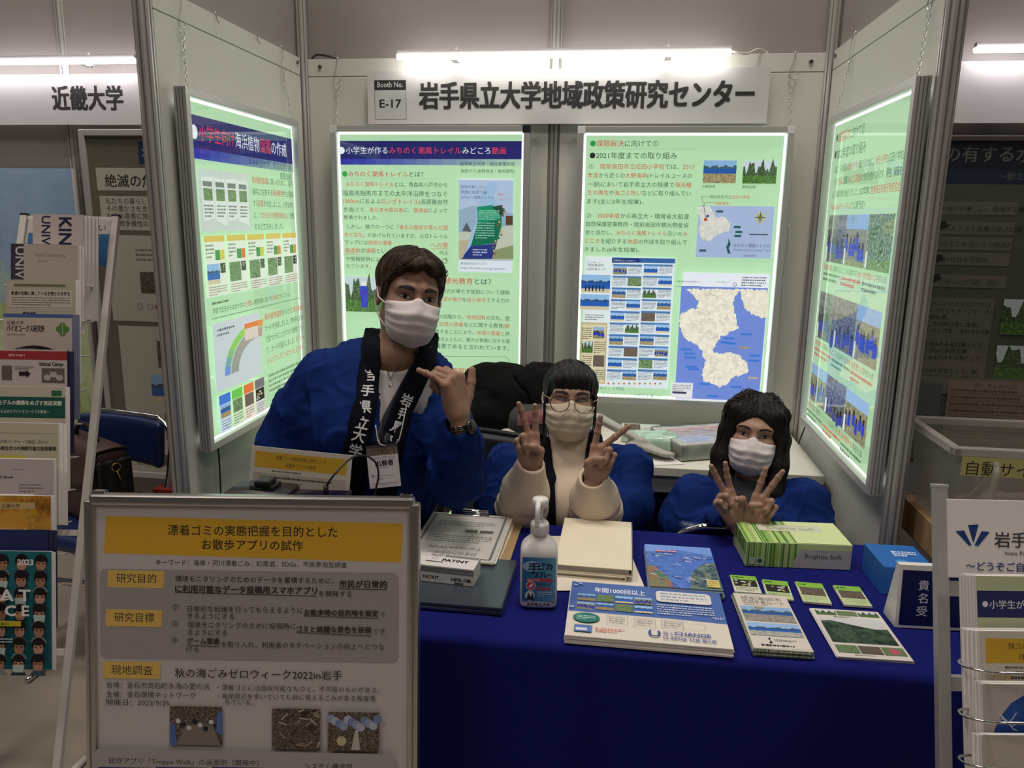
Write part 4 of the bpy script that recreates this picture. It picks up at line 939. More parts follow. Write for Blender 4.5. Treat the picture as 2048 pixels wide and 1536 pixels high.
def d_nar(s, w, h):
    s.rect(0, 0, w, h, (214, 207, 198)); s.scribble(w*.2, h*.935, w*.8, h*.965, 1, (150, 150, 145), .5); s.text(w*.5, h*.875, .017, '陸前高田市', (70, 80, 70), align='c'); s.text(w*.5, h*.80, .018, '広田半島ルート', (70, 80, 70), w=w*.78, align='c'); s.scribble(w*.14, h*.765, w*.9, h*.785, 1, (110, 110, 110), .6, seed=3)
    s.picture(w*.04, h*.47, w*.96, h*.745, 'beach', 2); s.rect(w*.04, h*.47, w*.96, h*.60, photo_mat([(90, 85, 80), (170, 165, 160), (120, 115, 105), (200, 195, 185)], 150, 0, 2)); s.rect(w*.30, h*.70, w*.46, h*.742, (150, 150, 120))
    s.picture(w*.04, h*.22, w*.96, h*.44, 'sea', 3); s.rect(w*.04, h*.22, w*.96, h*.30, photo_mat([(110, 130, 120), (190, 190, 175), (150, 160, 160), (90, 110, 120)], 110, 0, 3))
    s.poly([(w*.30, h*.10), (w*.34, h*.14), (w*.31, h*.17), (w*.36, h*.20), (w*.34, h*.15), (w*.37, h*.10)], (40, 50, 50)); s.scribble(w*.40, h*.13, w*.80, h*.17, 2, (130, 130, 130), .5, seed=4); s.scribble(w*.15, h*.045, w*.92, h*.085, 1, (60, 60, 60), .7, seed=5)
    for i in range(26): s.poly([(w*i/26, 0), (w*(i+1)/26, 0), (w*(i+.5)/26, h*.012)], (120, 150, 110)); s.poly([(w*i/26, h), (w*(i+1)/26, h), (w*(i+.5)/26, h*.988)], (120, 150, 110))
paper_stack('leaflet_stack', (1508, 1297), (1628, 1305), (1478, 1186), .7175, 'stack of tall narrow folded trail leaflets between the flyers and the green booklet', 'leaflets', d_nar, n=11, edge=stripe_mat('leaflet_edge', srgb(60, 85, 65), srgb(185, 195, 180), 500, .6, 'Z'), seed=11, jitter=.0025)
def d_grn(s, w, h):
    s.rect(0, 0, w, h, (218, 212, 206))
    for i in range(3): s.picture(w*(.05+.31*i), h*.86, w*(.345+.31*i), h*.97, ('wood', 'green', 'wood')[i], i)
    s.rect(w*.05, h*.28, w*.95, h*.80, (205, 208, 210)); s.poly([(w*.05, h*.28), (w*.95, h*.28), (w*.95, h*.60), (w*.78, h*.59), (w*.6, h*.63), (w*.42, h*.68), (w*.2, h*.74), (w*.05, h*.72)], photo_mat([(14, 32, 26), (35, 62, 48), (70, 92, 70), (25, 48, 38)], 50, 0, 2))
    s.scribble(w*.28, h*.81, w*.74, h*.845, 1, (95, 115, 95), .6)
    for i in range(3): s.picture(w*(.05+.31*i), h*.08, w*(.345+.31*i), h*.23, ('green', 'dark', 'green')[i], 3+i)
    s.ell(w*.82, h*.15, .010, .010, (190, 90, 110)); s.scribble(w*.25, h*.035, w*.8, h*.06, 1, (130, 130, 130), .5)
o, M, w, h = paper_stack('booklet', (1675, 1313), (1828, 1323), (1618, 1216), .7075, 'white booklet with dark green landscape cover at the right front of the table', 'booklet', d_grn, n=3, seed=2, jitter=.0015)
cards = [((1470, 1183), (1524, 1187), (1453, 1149), 'leftmost small green plant card below the tissue box', 0), ((1535, 1195), (1588, 1200), (1517, 1158), 'small green plant card second from the left, with yellow flowers', 1),
         ((1607, 1203), (1664, 1208), (1590, 1163), 'small green plant card third from the left below the tissue box', 2), ((1689, 1209), (1745, 1213), (1662, 1170), 'rightmost small green plant card below the tissue box', 3)]
for bl, br, tl, lb, i in cards:
    def d_card(s, w, h, i=i):
        s.rect(0, 0, w, h, (205, 218, 180)); s.rect(0, h*.74, w, h, (135, 190, 70)); s.rect(0, 0, w, h*.34, (195, 212, 160) if i else (215, 216, 205)); s.picture(w*.06, h*.34, w*.94, h*.74, 'flower' if i < 2 else 'dark', i+3)
        s.scribble(w*.08, h*.83, w*.6, h*.93, 1, (50, 80, 30), .6, seed=i+2); s.scribble(w*.08, h*.06, w*.92, h*.30, 3, (150, 175, 110), .45, seed=i)
    paper_stack('plant_card', bl, br, tl, .7062, lb, 'card', d_card, n=3, seed=i, jitter=.0004, group='small green plant cards')
# cream folders, loose sheet under them
Msh, w, h = rect_at((1112, 1181), (1292, 1181), (1092, 1072), .7024)
b = MB(); b.box((0, 0, -.0008), (w, h, 0), mat('ivory_paper', (.78, .72, .62), .6), Msh); tag(b.build('paper_sheet'), 'plain ivory sheet sticking out beneath the cream folders', 'paper')
for i, (bl, br, tl, z0, z1, lb) in enumerate((((1105, 1143), (1253, 1155), (1062, 1045), .7028, .7145, 'lower cream ring file under another one behind the sanitizer bottle'), ((1110, 1128), (1266, 1140), (1068, 1031), .7150, .7330, 'upper cream ring file lying closed behind the sanitizer bottle'))):
    M, w, h = rect_at(bl, br, tl, z1); t = z1-z0
    o = empty('ring_file', M.translation, lb, 'file', 'cream ring files on the blue table')
    b = MB(); b.box((0, 0, -.0022), (w, h, 0), CREAM, M, bev=.0008); b.build('cover', o)
    b = MB(); b.box((0, 0, -t), (w, h, -t+.0022), CREAM, M, bev=.0008); b.build('cover', o)
    b = MB(); b.box((w-.003, 0.0, -t), (w, h, 0), CREAM, M, bev=.0008); b.build('spine', o)
    b = MB(); b.box((.004, .006, -t+.0026), (w-.008, h-.006, -.0046), mat('page_block', (.50, .47, .40), .7, var=.1, vscale=60), M)
    b.build('pages', o)
# laptop with the lead box on it
LAP = mat('laptop_lid', (0.045, 0.058, 0.075), 0.22, spec=.6, var=.03, vscale=10); LAPB = mat('laptop_base', (0.10, 0.12, 0.15), 0.35, metal=.6)
M, w, h = rect_at((800, 1199), (1004, 1216), (842, 1106), .7220); w0 = .30
M = M@Matrix.Translation((w-w0, 0, 0))
o = empty('laptop', M.translation, 'closed dark grey laptop on the blue table beside the poster stand', 'laptop')
b = MB(); b.box((0, 0, -.009), (w0, h, 0), LAP, M, bev=.003, seg=3); b.build('lid', o)
b = MB(); b.box((0, .001, -.0195), (w0, h, -.0096), LAPB, M, bev=.003, seg=3); b.build('base', o)
b = MB(); b.box((w0*.25, -.0006, -.0145), (w0*.75, .002, -.0135), CHROME, M); b.build('latch_strip', o)
Mx = rect_at((838, 1128), (947, 1140), (850, 1076), .7625); Mb = Mx[0]; w, h = .165, .062; Mb = Mb@Matrix.Translation((Mx[1]-w, 0, 0)); H = .0395
b = MB(); b.box((0, 0, -H), (w, h, 0), mat('white_carton', (.72, .70, .68), .45), Mb, bev=.0006)
o = tag(b.build('pencil_box'), 'white and grey mechanical pencil carton lying on the laptop', 'box')
s = Sheet(step=.00008); s.rect(.0, h*.76, w, h, (200, 198, 196)); s.rect(w*.52, h*.78, w*.99, h*.95, (120, 118, 118)); s.text(w*.54, h*.81, .0075, 'ハイドンシャープペンシル', (205, 203, 200), w=w*.42); s.text(w*.50, h*.80, .011, 'PILOT', (25, 25, 25), align='r', bold=.02)
s.text(w*.52, h*.42, .017, 'PATiNT', (25, 25, 25), w=w*.36, bold=.03); s.line([(w*.40+.006*math.cos(a), h*.60+.006*math.sin(a)) for a in np.linspace(0, 6.3, 16)], .0006, (60, 60, 60)); s.rect(w*.3, h*.30, w*.54, h*.36, (90, 88, 88)); s.build('top_print', Mb@Matrix.Translation((0, 0, .0002)), o)
s = Sheet(step=.00008); s.rect(0, H*.60, w, H*.92, (125, 122, 122)); s.text(w*.55, H*.67, .0075, 'ハイドンシャープペンシル', (215, 212, 210), w=w*.43); s.text(w*.70, H*.20, .0115, 'HPA-10R', (25, 25, 25), w=w*.27, bold=.03); s.text(w*.30, H*.22, .011, 'PATiNT', (40, 40, 40), bold=.02); s.rect(w*.74, H*.04, w*.86, H*.14, (90, 88, 88))
s.build('front_print', Mb@frame((0, -.0002, -H), (1, 0, 0), (0, 0, 1)), o)
# clipboard with notices
Mc, w, h = rect_at((853, 1116), (998, 1127), (890, 1016), .7300); WB, HB = .225, .295
Mc = Mc@Matrix.Translation((w-WB, 0, 0))
o = empty('clipboard', Mc.translation, 'tan clipboard piled with printed notices behind the laptop', 'clipboard')
b = MB(); b.box((0, 0, -.028), (WB+.016, HB, -.024), mat('hardboard', (.44, .31, .15), .5, var=.08, vscale=30), Mc, bev=.0015); b.build('board', o)
b = MB(); rg = random.Random(2)
for i in range(7): b.box((0, 0, 0), (WB-.012, HB-.012, .0030), PAPER if i % 3 else CREAM, Mc@Matrix.Translation((rg.uniform(-.004, .004), rg.uniform(.0, .006), -.0238+i*.0034))@Matrix.Rotation(rg.uniform(-.02, .02), 4, 'Z'))
b.build('notice_pile', o)
s = Sheet(step=.00008); w, h = WB-.012, HB-.012; s.rect(0, 0, w, h, (208, 204, 200)); s.box(.012, .012, w-.012, h-.012, .006, (120, 118, 116))
s.text(w/2, h*.15, .020, '調査協力のお願い', (120, 118, 115), w=w*.55, align='c', rot=PI); s.text(w/2, h*.25, .018, 'ToroppeWalk', (90, 88, 86), w=w*.62, align='c', rot=PI)
s.scribble(w*.12, h*.34, w*.88, h*.50, 4, (120, 118, 116), .5, seed=3); s.rect(w*.52, h*.57, w*.67, h*.63, (95, 93, 92)); s.rect(w*.70, h*.57, w*.86, h*.63, (95, 93, 92)); s.scribble(w*.15, h*.70, w*.85, h*.82, 3, (150, 148, 146), .5, seed=5)
s.build('top_notice', Mc@Matrix.Translation((0, 0, .0004)), o)
b = MB(); b.box((.045, HB-.03, .0006), (.155, HB-.006, .004), CHROME, Mc, bev=.001); b.tube([Mc@Vector((.05, HB-.008, .007)), Mc@Vector((.15, HB-.008, .007))], .006, CHROME, 8); b.build('clip', o)
# hand sanitizer
bx, by = float(U(1074, 1217, 2, .70)[0]), float(U(1074, 1217, 2, .70)[1])+.024
MS = rotz((bx, by, T0), .10)
o = empty('sanitizer_bottle', (bx, by, T0), 'white pump bottle of hand sanitizer with a blue label', 'bottle')
GLOSS = mat('glossy_white', (.80, .78, .77), .25)
prof = [(.030, 0), (.0375, .002), (.0395, .007), (.0395, .120), (.0385, .128), (.033, .139), (.022, .150), (.0175, .156), (.0172, .160)]
b = MB(); b.lathe(prof, GLOSS, 48, MS, sy=.74, pw=5.0); b.build('body', o)
b = MB(); cp = [(.0165, .158), (.0190, .160), (.0190, .181), (.0175, .184), (.0105, .186), (.0095, .190)]; b.lathe(cp, GLOSS, 32, MS)
for i in range(30):
    a = 2*PI*i/30; b.box((-.0006, .0186, .162), (.0006, .0196, .180), GLOSS, MS@Matrix.Rotation(a, 4, 'Z'))
b.build('collar', o)
b = MB(); b.lathe([(.0055, .186), (.0055, .216), (.008, .217), (.0095, .222)], GLOSS, 20, MS); b.build('pump_stem', o)
b = MB(); b.lathe([(.010, .217), (.0155, .219), (.0170, .223), (.0170, .233), (.0150, .237), (.006, .238)], GLOSS, 28, MS)
P0 = [MS@Vector(q) for q in ((-.004, -.010, .230), (-.005, -.028, .229), (-.0055, -.036, .222), (-.006, -.0385, .205), (-.006, -.0385, .188))]
b.tube(spline([tuple(q) for q in P0], 5), np.linspace(.0062, .0048, 21), GLOSS, 12); b.build('pump_head', o)
s = Sheet(step=.0001); w, h = .070, .098
for i in range(10): s.rect(w*i/10, 0, w*(i+1)/10, h, (40+i*7, 110+i*6, 165+i*3))
s.ell(w*.3, h*.80, .02, .012, (150, 195, 215)); s.text(w*.16, h*.66, .026, '手', (20, 35, 80), bold=.03); s.text(w*.44, h*.74, .017, 'ピカ', (20, 35, 80), bold=.04); s.text(w*.38, h*.56, .0135, 'スプレー', (20, 40, 90), w=w*.50, bold=.04)
s.rrect(w*.12, h*.455, w*.92, h*.525, .003, (200, 60, 80)); s.scribble(w*.16, h*.465, w*.88, h*.515, 1, (235, 200, 205), .6); s.ell(w*.26, h*.36, .010, .010, (225, 225, 230)); s.ell(w*.26, h*.36, .0085, .0085, (200, 60, 70)); s.poly([(w*.20, h*.33), (w*.30, h*.42), (w*.33, h*.37), (w*.26, h*.31)], (235, 235, 238))
s.scribble(w*.45, h*.36, w*.88, h*.43, 2, (60, 90, 150), .7, seed=2); s.rect(w*.45, h*.27, w*.85, h*.32, (205, 70, 85)); s.scribble(w*.45, h*.10, w*.9, h*.24, 3, (225, 235, 240), .5, seed=4)
s.ell(w*.24, h*.13, .010, .012, (215, 215, 215)); s.poly([(w*.13, h*.03), (w*.2, h*.2), (w*.27, h*.10), (w*.33, h*.2), (w*.36, h*.03)], (35, 45, 60))
s.build('label', MS@frame((-w/2, -.0296, .019), (1, 0, 0), (0, 0, 1)), o)
s = Sheet(); s.text(0, .0, .0082, '岩手県立大学', (50, 45, 50), align='c', bold=.015); s.build('name_strip', MS@frame((0, -.0297, .0075), (1, 0, 0), (0, 0, 1)), o)
# tissue box
a = U(1490, 1133, 2, .70); q = U(1703, 1142, 2, .70); ang = math.atan2(q[1]-a[1], q[0]-a[0]); MT = rotz((a[0], a[1], T0), ang); w, dd, H = .245, .135, .062
b = MB(); b.box((0, 0, 0), (w, dd, H), mat('tissue_carton', srgb(205, 225, 160), .4), MT, bev=.0008); o = tag(b.build('tissue_box'), 'green striped carton of paper tissues near the right back of the table', 'tissue box')
rg = random.Random(4)
def stripes(s, x0, x1, y0, y1, n, seed):
    rg = random.Random(seed); x = x0
    while x < x1:
        t = rg.uniform(.0006, .0055); s.rect(x, y0, min(x+t, x1), y1, [(95, 150, 50), (130, 180, 70), (165, 205, 100), (75, 130, 50), (190, 215, 130)][rg.randrange(5)]); x += t+rg.uniform(.0004, .004)
s = Sheet(step=.00004); stripes(s, .002, .118, .001, H-.001, 40, 1); s.poly([(.112, .001), (.243, .001), (.243, H-.014), (.125, H-.014), (.118, H*.5), (.112, H*.3)], (196, 190, 186)); s.text(.180, .026, .0165, 'Brightia Soft', (95, 90, 88), w=.085, align='c', bold=.01); s.text(.176, .042, .006, 'Paper Tissue', (130, 125, 122), align='c')
s.rect(.008, .006, .022, .024, (205, 215, 190)); s.rect(.026, .006, .040, .024, (205, 215, 190)); s.ell(.033, .015, .006, .006, (60, 110, 60)); s.line([(.011, .012), (.015, .021), (.019, .012)], .001, (150, 160, 140)); s.build('front_print', MT@frame((0, -.0002, 0), (1, 0, 0), (0, 0, 1)), o)
s = Sheet(step=.00004); stripes(s, .002, .130, .001, dd-.001, 40, 2); s.rect(.118, .001, w-.001, dd-.001, (214, 230, 170)); s.rrect(.045, dd*.52, .200, dd*.82, .004, (208, 212, 190)); s.text(.125, dd*.60, .021, 'Brightia Soft', (150, 165, 120), w=.115, align='c', bold=.01); s.build('top_print', MT@Matrix.Translation((0, 0, H+.0002)), o)
s = Sheet(step=.00004); stripes(s, .004, dd-.004, H*.45, H-.001, 20, 3); s.scribble(.01, .006, dd-.01, H*.42, 6, (150, 165, 140), .4); s.build('side_print', MT@frame((-.0002, dd, 0), (0, -1, 0), (0, 0, 1)), o)
# small blue box and the card tray stand
a = U(1761, 1190, 2, .70); MX = rotz((a[0], a[1], T0), .03)
b = MB(); b.box((0, 0, 0), (.11, .125, .066), mat('sky_blue_carton', srgb(45, 110, 190), .35, var=.08, vscale=20), MX, bev=.001); o = tag(b.build('small_box'), 'small sky-blue carton behind the card tray stand', 'box')
s = Sheet(); s.scribble(.045, .06, .10, .09, 3, (215, 230, 245), .7, seed=2); s.ell(.05, .03, .014, .012, (70, 150, 215)); s.build('top_print', MX@Matrix.Translation((0, 0, .0662)), o)
a = U(1791, 1256, 2, .70); MN = rotz((a[0]-.002, a[1], T0), .05); WN, HN, DN = .150, .132, .060
o = empty('card_tray_stand', MN.translation, 'white wedge stand with navy face lettered for name cards at the table end', 'name card stand')
b = MB(); Mw = MN@frame((0, 0, 0), (0, 1, 0), (0, 0, 1)); prof = [(0, 0), (DN, 0), (DN-.008, .030), (.026, HN), (.012, HN)]
b.prism(prof, 0, WN, GLOSS, Mw); b.build('body', o)
th = math.atan2(.012, HN)
s = Sheet(); s.rect(.007, .006, WN-.007, HN-.010, (16, 22, 82)); s.vtext(.050, HN-.022, .023, '貴名受', (205, 208, 220), 1.18, bold=.01)
s.build('navy_face', MN@frame((0, -.0004, 0), (1, 0, 0), (0, math.sin(th), math.cos(th))), o)
# A4 copy of the poster in a clear stand, phone tray with cable behind the poster stand
def d_mini(s, w, h, k=1.0):
    s.rect(0, 0, w, h, (196, 190, 176)); s.rect(w*.045, h*.845, w*.955, h*.965, (196, 158, 50)); s.text(w*.5, h*.915, .0105, '漂着ゴミの実態把握を目的とした', (95, 75, 40), w=w*.50, align='c'); s.text(w*.5, h*.865, .0105, 'お散歩アプリの試作', (95, 75, 40), w=w*.30, align='c')
    s.scribble(w*.22, h*.815, w*.80, h*.835, 1, (95, 92, 85), .6); s.rrect(w*.04, h*.44, w*.96, h*.805, .004, (172, 165, 152)); s.text(w*.08, h*.765, .0085, '研究目的', (170, 140, 60)); s.text(w*.08, h*.655, .0085, '研究目標', (170, 140, 60))
    for i in range(7):
        y = h*(.765-.036*i)-(.02*h if i > 1 else 0); s.scribble(w*.27, y, w*(.93 if i % 2 == 0 else .75), y+h*.022, 1, (70, 68, 62), .7, seed=i)
    s.text(w*.08, h*.40, .009, '現地調査', (120, 100, 50)); s.text(w*.27, h*.40, .009, '秋の海ごみゼロウィーク2022in岩手', (60, 58, 55), w=w*.55); s.scribble(w*.06, h*.30, w*.94, h*.38, 3, (90, 88, 82), .5)
    for i in range(3): s.picture(w*(.2+.26*i), h*.18, w*(.42+.26*i), h*.285, 'dark', i)
    s.rrect(w*.04, h*.02, w*.96, h*.165, .004, (172, 165, 152))
TL, TR = U(484, 887, 1, -1.47), U(686, 907, 1, -1.44); MP_ = frame((TL[0], TL[1]-.045, .7035), TR-TL, (0, .155, .988)); wP = float(np.linalg.norm(TR-TL)); hP = (TL[2]-.7035)/.988*1.0
o = empty('display_stand', MP_.translation, 'clear upright stand holding a small copy of the yellow-headed poster', 'display stand')
ACR = pane_mat('acrylic_stand', (.96, .98, .98), .02, 1.0)
b = MB(); b.box((0, 0, -.0035), (wP, hP-.004, -.0012), mat('print_back', (.7, .68, .64), .6), MP_); s = Sheet(step=.00008); d_mini(s, wP, hP-.004); s.build('small_poster', MP_, o); b.build('print_card', o)
b = MB(); b.box((-.004, -.0015, .001), (wP+.004, hP*.5, .003), ACR, MP_); b.box((-.004, 0, -.10), (wP+.004, .0025, .001), ACR, MP_); b.build('acrylic', o)
# phone tray
ty = -1.600
c0, c1, c2 = U(462, 984, 1, ty), U(562, 992, 1, ty), U(688, 996, 1, ty)
xm = float((c0[0]+c2[0])/2); zt = float(c1[2])
o = empty('phone_stand', (xm, ty, T0), 'black phone stand with a curved tray behind the poster stand', 'phone stand')
b = MB(); b.lathe([(.055, 0), (.058, .004), (.05, .010), (.02, .014), (.009, .022)], BLACK, 28, Matrix.Translation((xm, ty+.02, T0))); b.build('base', o)
b = MB(); b.tube([(xm, ty+.02, T0+.02), (xm, ty+.02, zt-.02)], .008, BLACK, 12); b.build('pole', o)
b = MB(); Gd = []
for i in range(13):
    x = c0[0]+(c1[0]-c0[0]+.02)*i/12; z = c0[2]+(c1[2]-c0[2])*i/12+.005*math.sin(PI*i/12)
    Gd.append([(x, ty-.03, z-.010), (x, ty-.034, z), (x, ty-.03, z+.009), (x, ty+.045, z+.009), (x, ty+.05, z), (x, ty+.045, z-.010)])
b.grid(Gd, BLACK, wrap=True); b.add([p for p in Gd[0]], [[0, 1, 2, 3, 4, 5]], BLACK); b.add([p for p in Gd[-1]], [[5, 4, 3, 2, 1, 0]], BLACK); b.box((xm-.03, ty+.0, zt-.03), (xm+.03, ty+.04, zt-.010), BLACK, bev=.003); b.build('tray', o)
b = MB(); cxp = U(527, 972, 1, ty)[0]; zc = float(U(527, 985, 1, ty)[2])
b.box((cxp-.026, ty-.012, zc), (cxp+.026, ty+.03, zc+.018), BLACK, bev=.003); b.box((cxp-.014, ty-.016, zc+.017), (cxp+.020, ty+.024, zc+.030), BLACK, bev=.005); b.box((cxp-.022, ty-.0135, zc+.0125), (cxp+.004, ty-.011, zc+.0145), STEEL); b.build('clamp', o)
Mph = frame((c1[0]+.002, ty-.036, c1[2]-.009), c2-c1, (0, 1, 0)); Lp = float(np.linalg.norm(c2-c1))
o = empty('smartphone', Mph.translation, 'black smartphone lying on the tray with a charging cable plugged in', 'phone')
b = MB(); b.box((0, 0, 0), (Lp, .075, .012), mat('phone_glass', (.010, .008, .014), .08), Mph, bev=.004, seg=3); b.build('body', o)
b = MB(); b.box((-.0012, .0, .002), (.0004, .075, .013), STEEL, Mph, bev=.0003); b.box((Lp-.0004, .0, .002), (Lp+.0012, .075, .013), STEEL, Mph, bev=.0003); b.build('edge_trim', o)
pl = [U(u, v, 1, y) for u, v, y in ((652, 992, ty), (652, 975, ty), (668, 950, ty), (700, 918, -1.56), (728, 911, -1.52), (750, 924, -1.5), (757, 950, -1.5), (750, 985, -1.5), (744, 1015, -1.5), (760, 1060, -1.48))]
b = MB(); b.tube(spline(pl, 7), .0022, BLACK, 7); o2 = tag(b.build('charging_cable'), 'thin black charging cable arching up from the smartphone', 'cable')
b = MB(); b.tube([pl[0]+[0, 0, .002], pl[1]+[0, 0, .004]], .0055, BLACK, 10); b.build('plug', o2)

# ------------------------------------------------------------------ poster stand in front of the table
tl = np.array([-.681, -1.832, .998]); tr = np.array([-.094, -1.765, 1.002]); ll = U(150, 1500, 1, -1.915)
XD = tr-tl; WBD = float(np.linalg.norm(XD)); YD = tl-ll; HBD = .885
MBD = frame(tl, XD, YD); MBD = MBD@Matrix.Translation((0, -HBD, 0))
o = empty('poster_stand', MBD.translation, 'aluminium poster stand with a yellow-headed research poster in front of the table', 'poster stand')
b = MB(); FR = .020
def half(r, n=8): return [(r*math.cos(a), r*math.sin(a)) for a in np.linspace(0, PI, n)]
b.box((0, 0, -.022), (WBD, HBD, -.004), ALU_FLAT, MBD)
b.build('backing', o)
for nm, A, B in (('frame_bar', (0, 0), (0, HBD)), ('frame_bar', (WBD, 0), (WBD, HBD)), ('frame_bar', (0, HBD), (WBD, HBD)), ('frame_bar', (0, 0), (WBD, 0))):
    b = MB(); lo = (min(A[0], B[0])-(FR/2 if A[0] == B[0] else -.0), min(A[1], B[1])-(FR/2 if A[1] == B[1] else 0), -.024); hi = (max(A[0], B[0])+(FR/2 if A[0] == B[0] else 0), max(A[1], B[1])+(FR/2 if A[1] == B[1] else 0), .004)
    b.box(lo, hi, mat('brushed_frame', (.60, .57, .54), .3, metal=1.0), MBD, bev=.0065, seg=4)
    if A[0] == B[0]: b.box((A[0]-.0012, .01, .0035), (A[0]+.0012, HBD-.01, .0046), ALU_DARK, MBD)
    b.build(nm, o)
for x in (.015, WBD-.015):
    b = MB(); b.box((x-.012, HBD+.007, -.018), (x+.012, HBD+.016, -.002), CHROME, MBD, bev=.003); b.build('corner_catch', o)
MPP = MBD@Matrix.Translation((0, 0, -.0035))
s = Sheet(step=.00008); s.rect(FR/2, FR/2, WBD-FR/2, HBD-FR/2, (204, 198, 198)); l = LayP(s, MPP)
YEL = (226, 178, 54); YL2 = (232, 196, 104); K = (52, 46, 44)
def quadpx(a, b_, c, d, col): l.P([a, b_, c, d], col)
quadpx((208, 1106), (802, 1125), (806, 1047), (212, 1032), YEL)
def lt(u0, u1, v0, v1, body, c=K, bold=0.0, c2=K):
    x0, y0 = l.q(u0, v0); x1, y1 = l.q(u1, v1); h = (x1-x0)/ems(body); s.text(x0, (y0+y1)/2-.38*h, h, body, c, c2, w=x1-x0, bold=bold)
lt(336, 675, 1058, 1066, '漂着ゴミの実態把握を目的とした', bold=.008); lt(404, 606, 1088, 1092, 'お散歩アプリの試作', bold=.008)
lt(312, 694, 1121, 1133, 'キーワード：海岸・河川漂着ごみ、町周遊、SDGs、市民参加型調査')
def rr(a, c, r, col):
    x0, y0 = l.q(*a); x1, y1 = l.q(*c); s.rrect(min(x0, x1), min(y0, y1), max(x0, x1), max(y0, y1), r, col)
rr((201, 1316), (798, 1146), .012, (170, 163, 164))
for u, v, t in ((217, 1140, '研究目的'), (213, 1218, '研究目標')):
    l.P([(u, v), (u+112, v+2), (u+110, v+36), (u-2, v+34)], YL2); lt(u+16, u+96, v+16, v+17, t)
l.P([(208, 1322), (322, 1324), (320, 1358), (206, 1356)], YL2); lt(223, 306, 1339, 1340, '現地調査')
lt(351, 668, 1155, 1163, '環境モニタリングのためのデータを蓄積するために、'); lt(679, 774, 1167, 1169, '市民が日常的', bold=.025); l.L([(678, 1177), (774, 1179)], .0012, K)
lt(351, 634, 1174, 1184, 'に利用可能なデータ投稿用スマホアプリ', bold=.025); l.L([(351, 1184), (634, 1192)], .0012, K); lt(638, 704, 1186, 1188, 'を開発する')
for u, v, t in ((346, 1213, '①'), (344, 1246, '②'), (343, 1279, '③')): lt(u, u+13, v, v, t)
lt(376, 606, 1214, 1223, '日常的な利用を行ってもらえるように'); lt(609, 757, 1222, 1228, 'お散歩時の目的地を設定', bold=.025); l.L([(608, 1231), (757, 1236)], .0012, K); lt(760, 771, 1228, 1228, 'で'); lt(376, 469, 1230, 1233, 'きるようにする')
lt(376, 592, 1246, 1254, '環境モニタリングのために投稿時に'); lt(594, 743, 1254, 1262, 'ゴミと綺麗な景色を投稿', bold=.025); l.L([(593, 1264), (743, 1271)], .0012, K); lt(746, 770, 1261, 1262, 'でき'); lt(376, 455, 1262, 1266, 'るようにする')
lt(375, 440, 1280, 1282, 'ゲーム要素', bold=.025); l.L([(374, 1289), (441, 1292)], .0012, K); lt(443, 769, 1283, 1297, 'を取り入れ、利用者のモチベーションの向上へとつな'); lt(374, 399, 1296, 1297, 'げる')
lt(351, 685, 1341, 1353, '秋の海ごみゼロウィーク2022in岩手', bold=.005)
lt(214, 420, 1368, 1372, '会場：釜石市両石町水海の愛の浜'); lt(214, 392, 1386, 1390, '主催：釜石環境ネットワーク'); lt(214, 340, 1402, 1405, '開催日：2022/9/25')
lt(436, 760, 1370, 1382, '・漂着ゴミには回収可能なものと、不可能のものがある。'); lt(436, 752, 1388, 1398, '・海岸周辺を歩いていても目に見えるごみがある程度落'); lt(451, 508, 1402, 1404, 'ちている。')
def ppic(u0, v0, u1, v1, kind, seed):
    x0, y0 = l.q(u0, v1); x1, y1 = l.q(u1, v0); s.picture(x0, y0, x1, y1, kind, seed)
ppic(342, 1412, 446, 1488, 'dark', 1); x, y = l.q(394, 1475); s.poly([(x-.035, y-.012), (x+.045, y-.012), (x+.03, y+.025), (x-.02, y+.025)], (130, 122, 115))
for i in range(8): l.dot(358+i*11, 1440+(i*7) % 20, .0045, (35, 38, 50) if i % 2 else (205, 205, 210))
l.P([(342, 1440), (352, 1450), (356, 1488), (342, 1488)], (80, 110, 170)); l.P([(436, 1425), (446, 1420), (446, 1470), (434, 1460)], (90, 115, 175))
ppic(546, 1416, 642, 1496, 'dark', 3); rg = random.Random(9)
for i in range(26): u, v, a = rg.uniform(550, 638), rg.uniform(1420, 1492), rg.uniform(-1, 1); l.L([(u, v), (min(641, max(547, u+18*math.cos(a))), min(1495, max(1417, v+18*math.sin(a))))], .003, [(150, 135, 115), (60, 50, 42), (175, 165, 150)][i % 3])
ppic(658, 1422, 760, 1498, 'dark', 5)
for i in range(12): l.dot(664+i*8.4, 1434+(i*5) % 18, .008, [(150, 160, 190), (175, 180, 200), (120, 135, 175)][i % 3])
l.dot(685, 1478, .009, (200, 185, 150)); l.P([(704, 1496), (712, 1456), (718, 1456), (722, 1496)], (190, 185, 175))
rr((192, 1620), (790, 1504), .012, (170, 163, 164)); lt(222, 520, 1516, 1522, '試作アプリ「Troppe Walk」の画面例（開発中）'); lt(612, 706, 1527, 1530, 'システム構成図')
for u in (202, 316, 428): l.P([(u, 1529), (u+104, 1531), (u+104, 1700), (u, 1700)], (44, 56, 105))
s.build('poster', MPP, o)
b = MB(); b.box((FR/2-.002, FR/2-.002, -.0026), (WBD-FR/2+.002, HBD-FR/2+.002, -.0012), pane_mat('poster_cover', (1, 1, 1), .06, .8), MBD); b.build('cover_sheet', o)
b = MB(); p = MBD@Vector((WBD/2, .45, -.035)); q_ = MBD@Vector((WBD/2, .02, -.035)); b.tube([tuple(p), tuple(q_), (q_[0], q_[1]+.0, .02)], .011, ALU_FLAT, 10); b.build('rear_pole', o)
b = MB(); b.box((q_[0]-.20, q_[1]-.12, .0), (q_[0]+.20, q_[1]+.10, .014), ALU_FLAT, bev=.004); b.build('foot_plate', o)

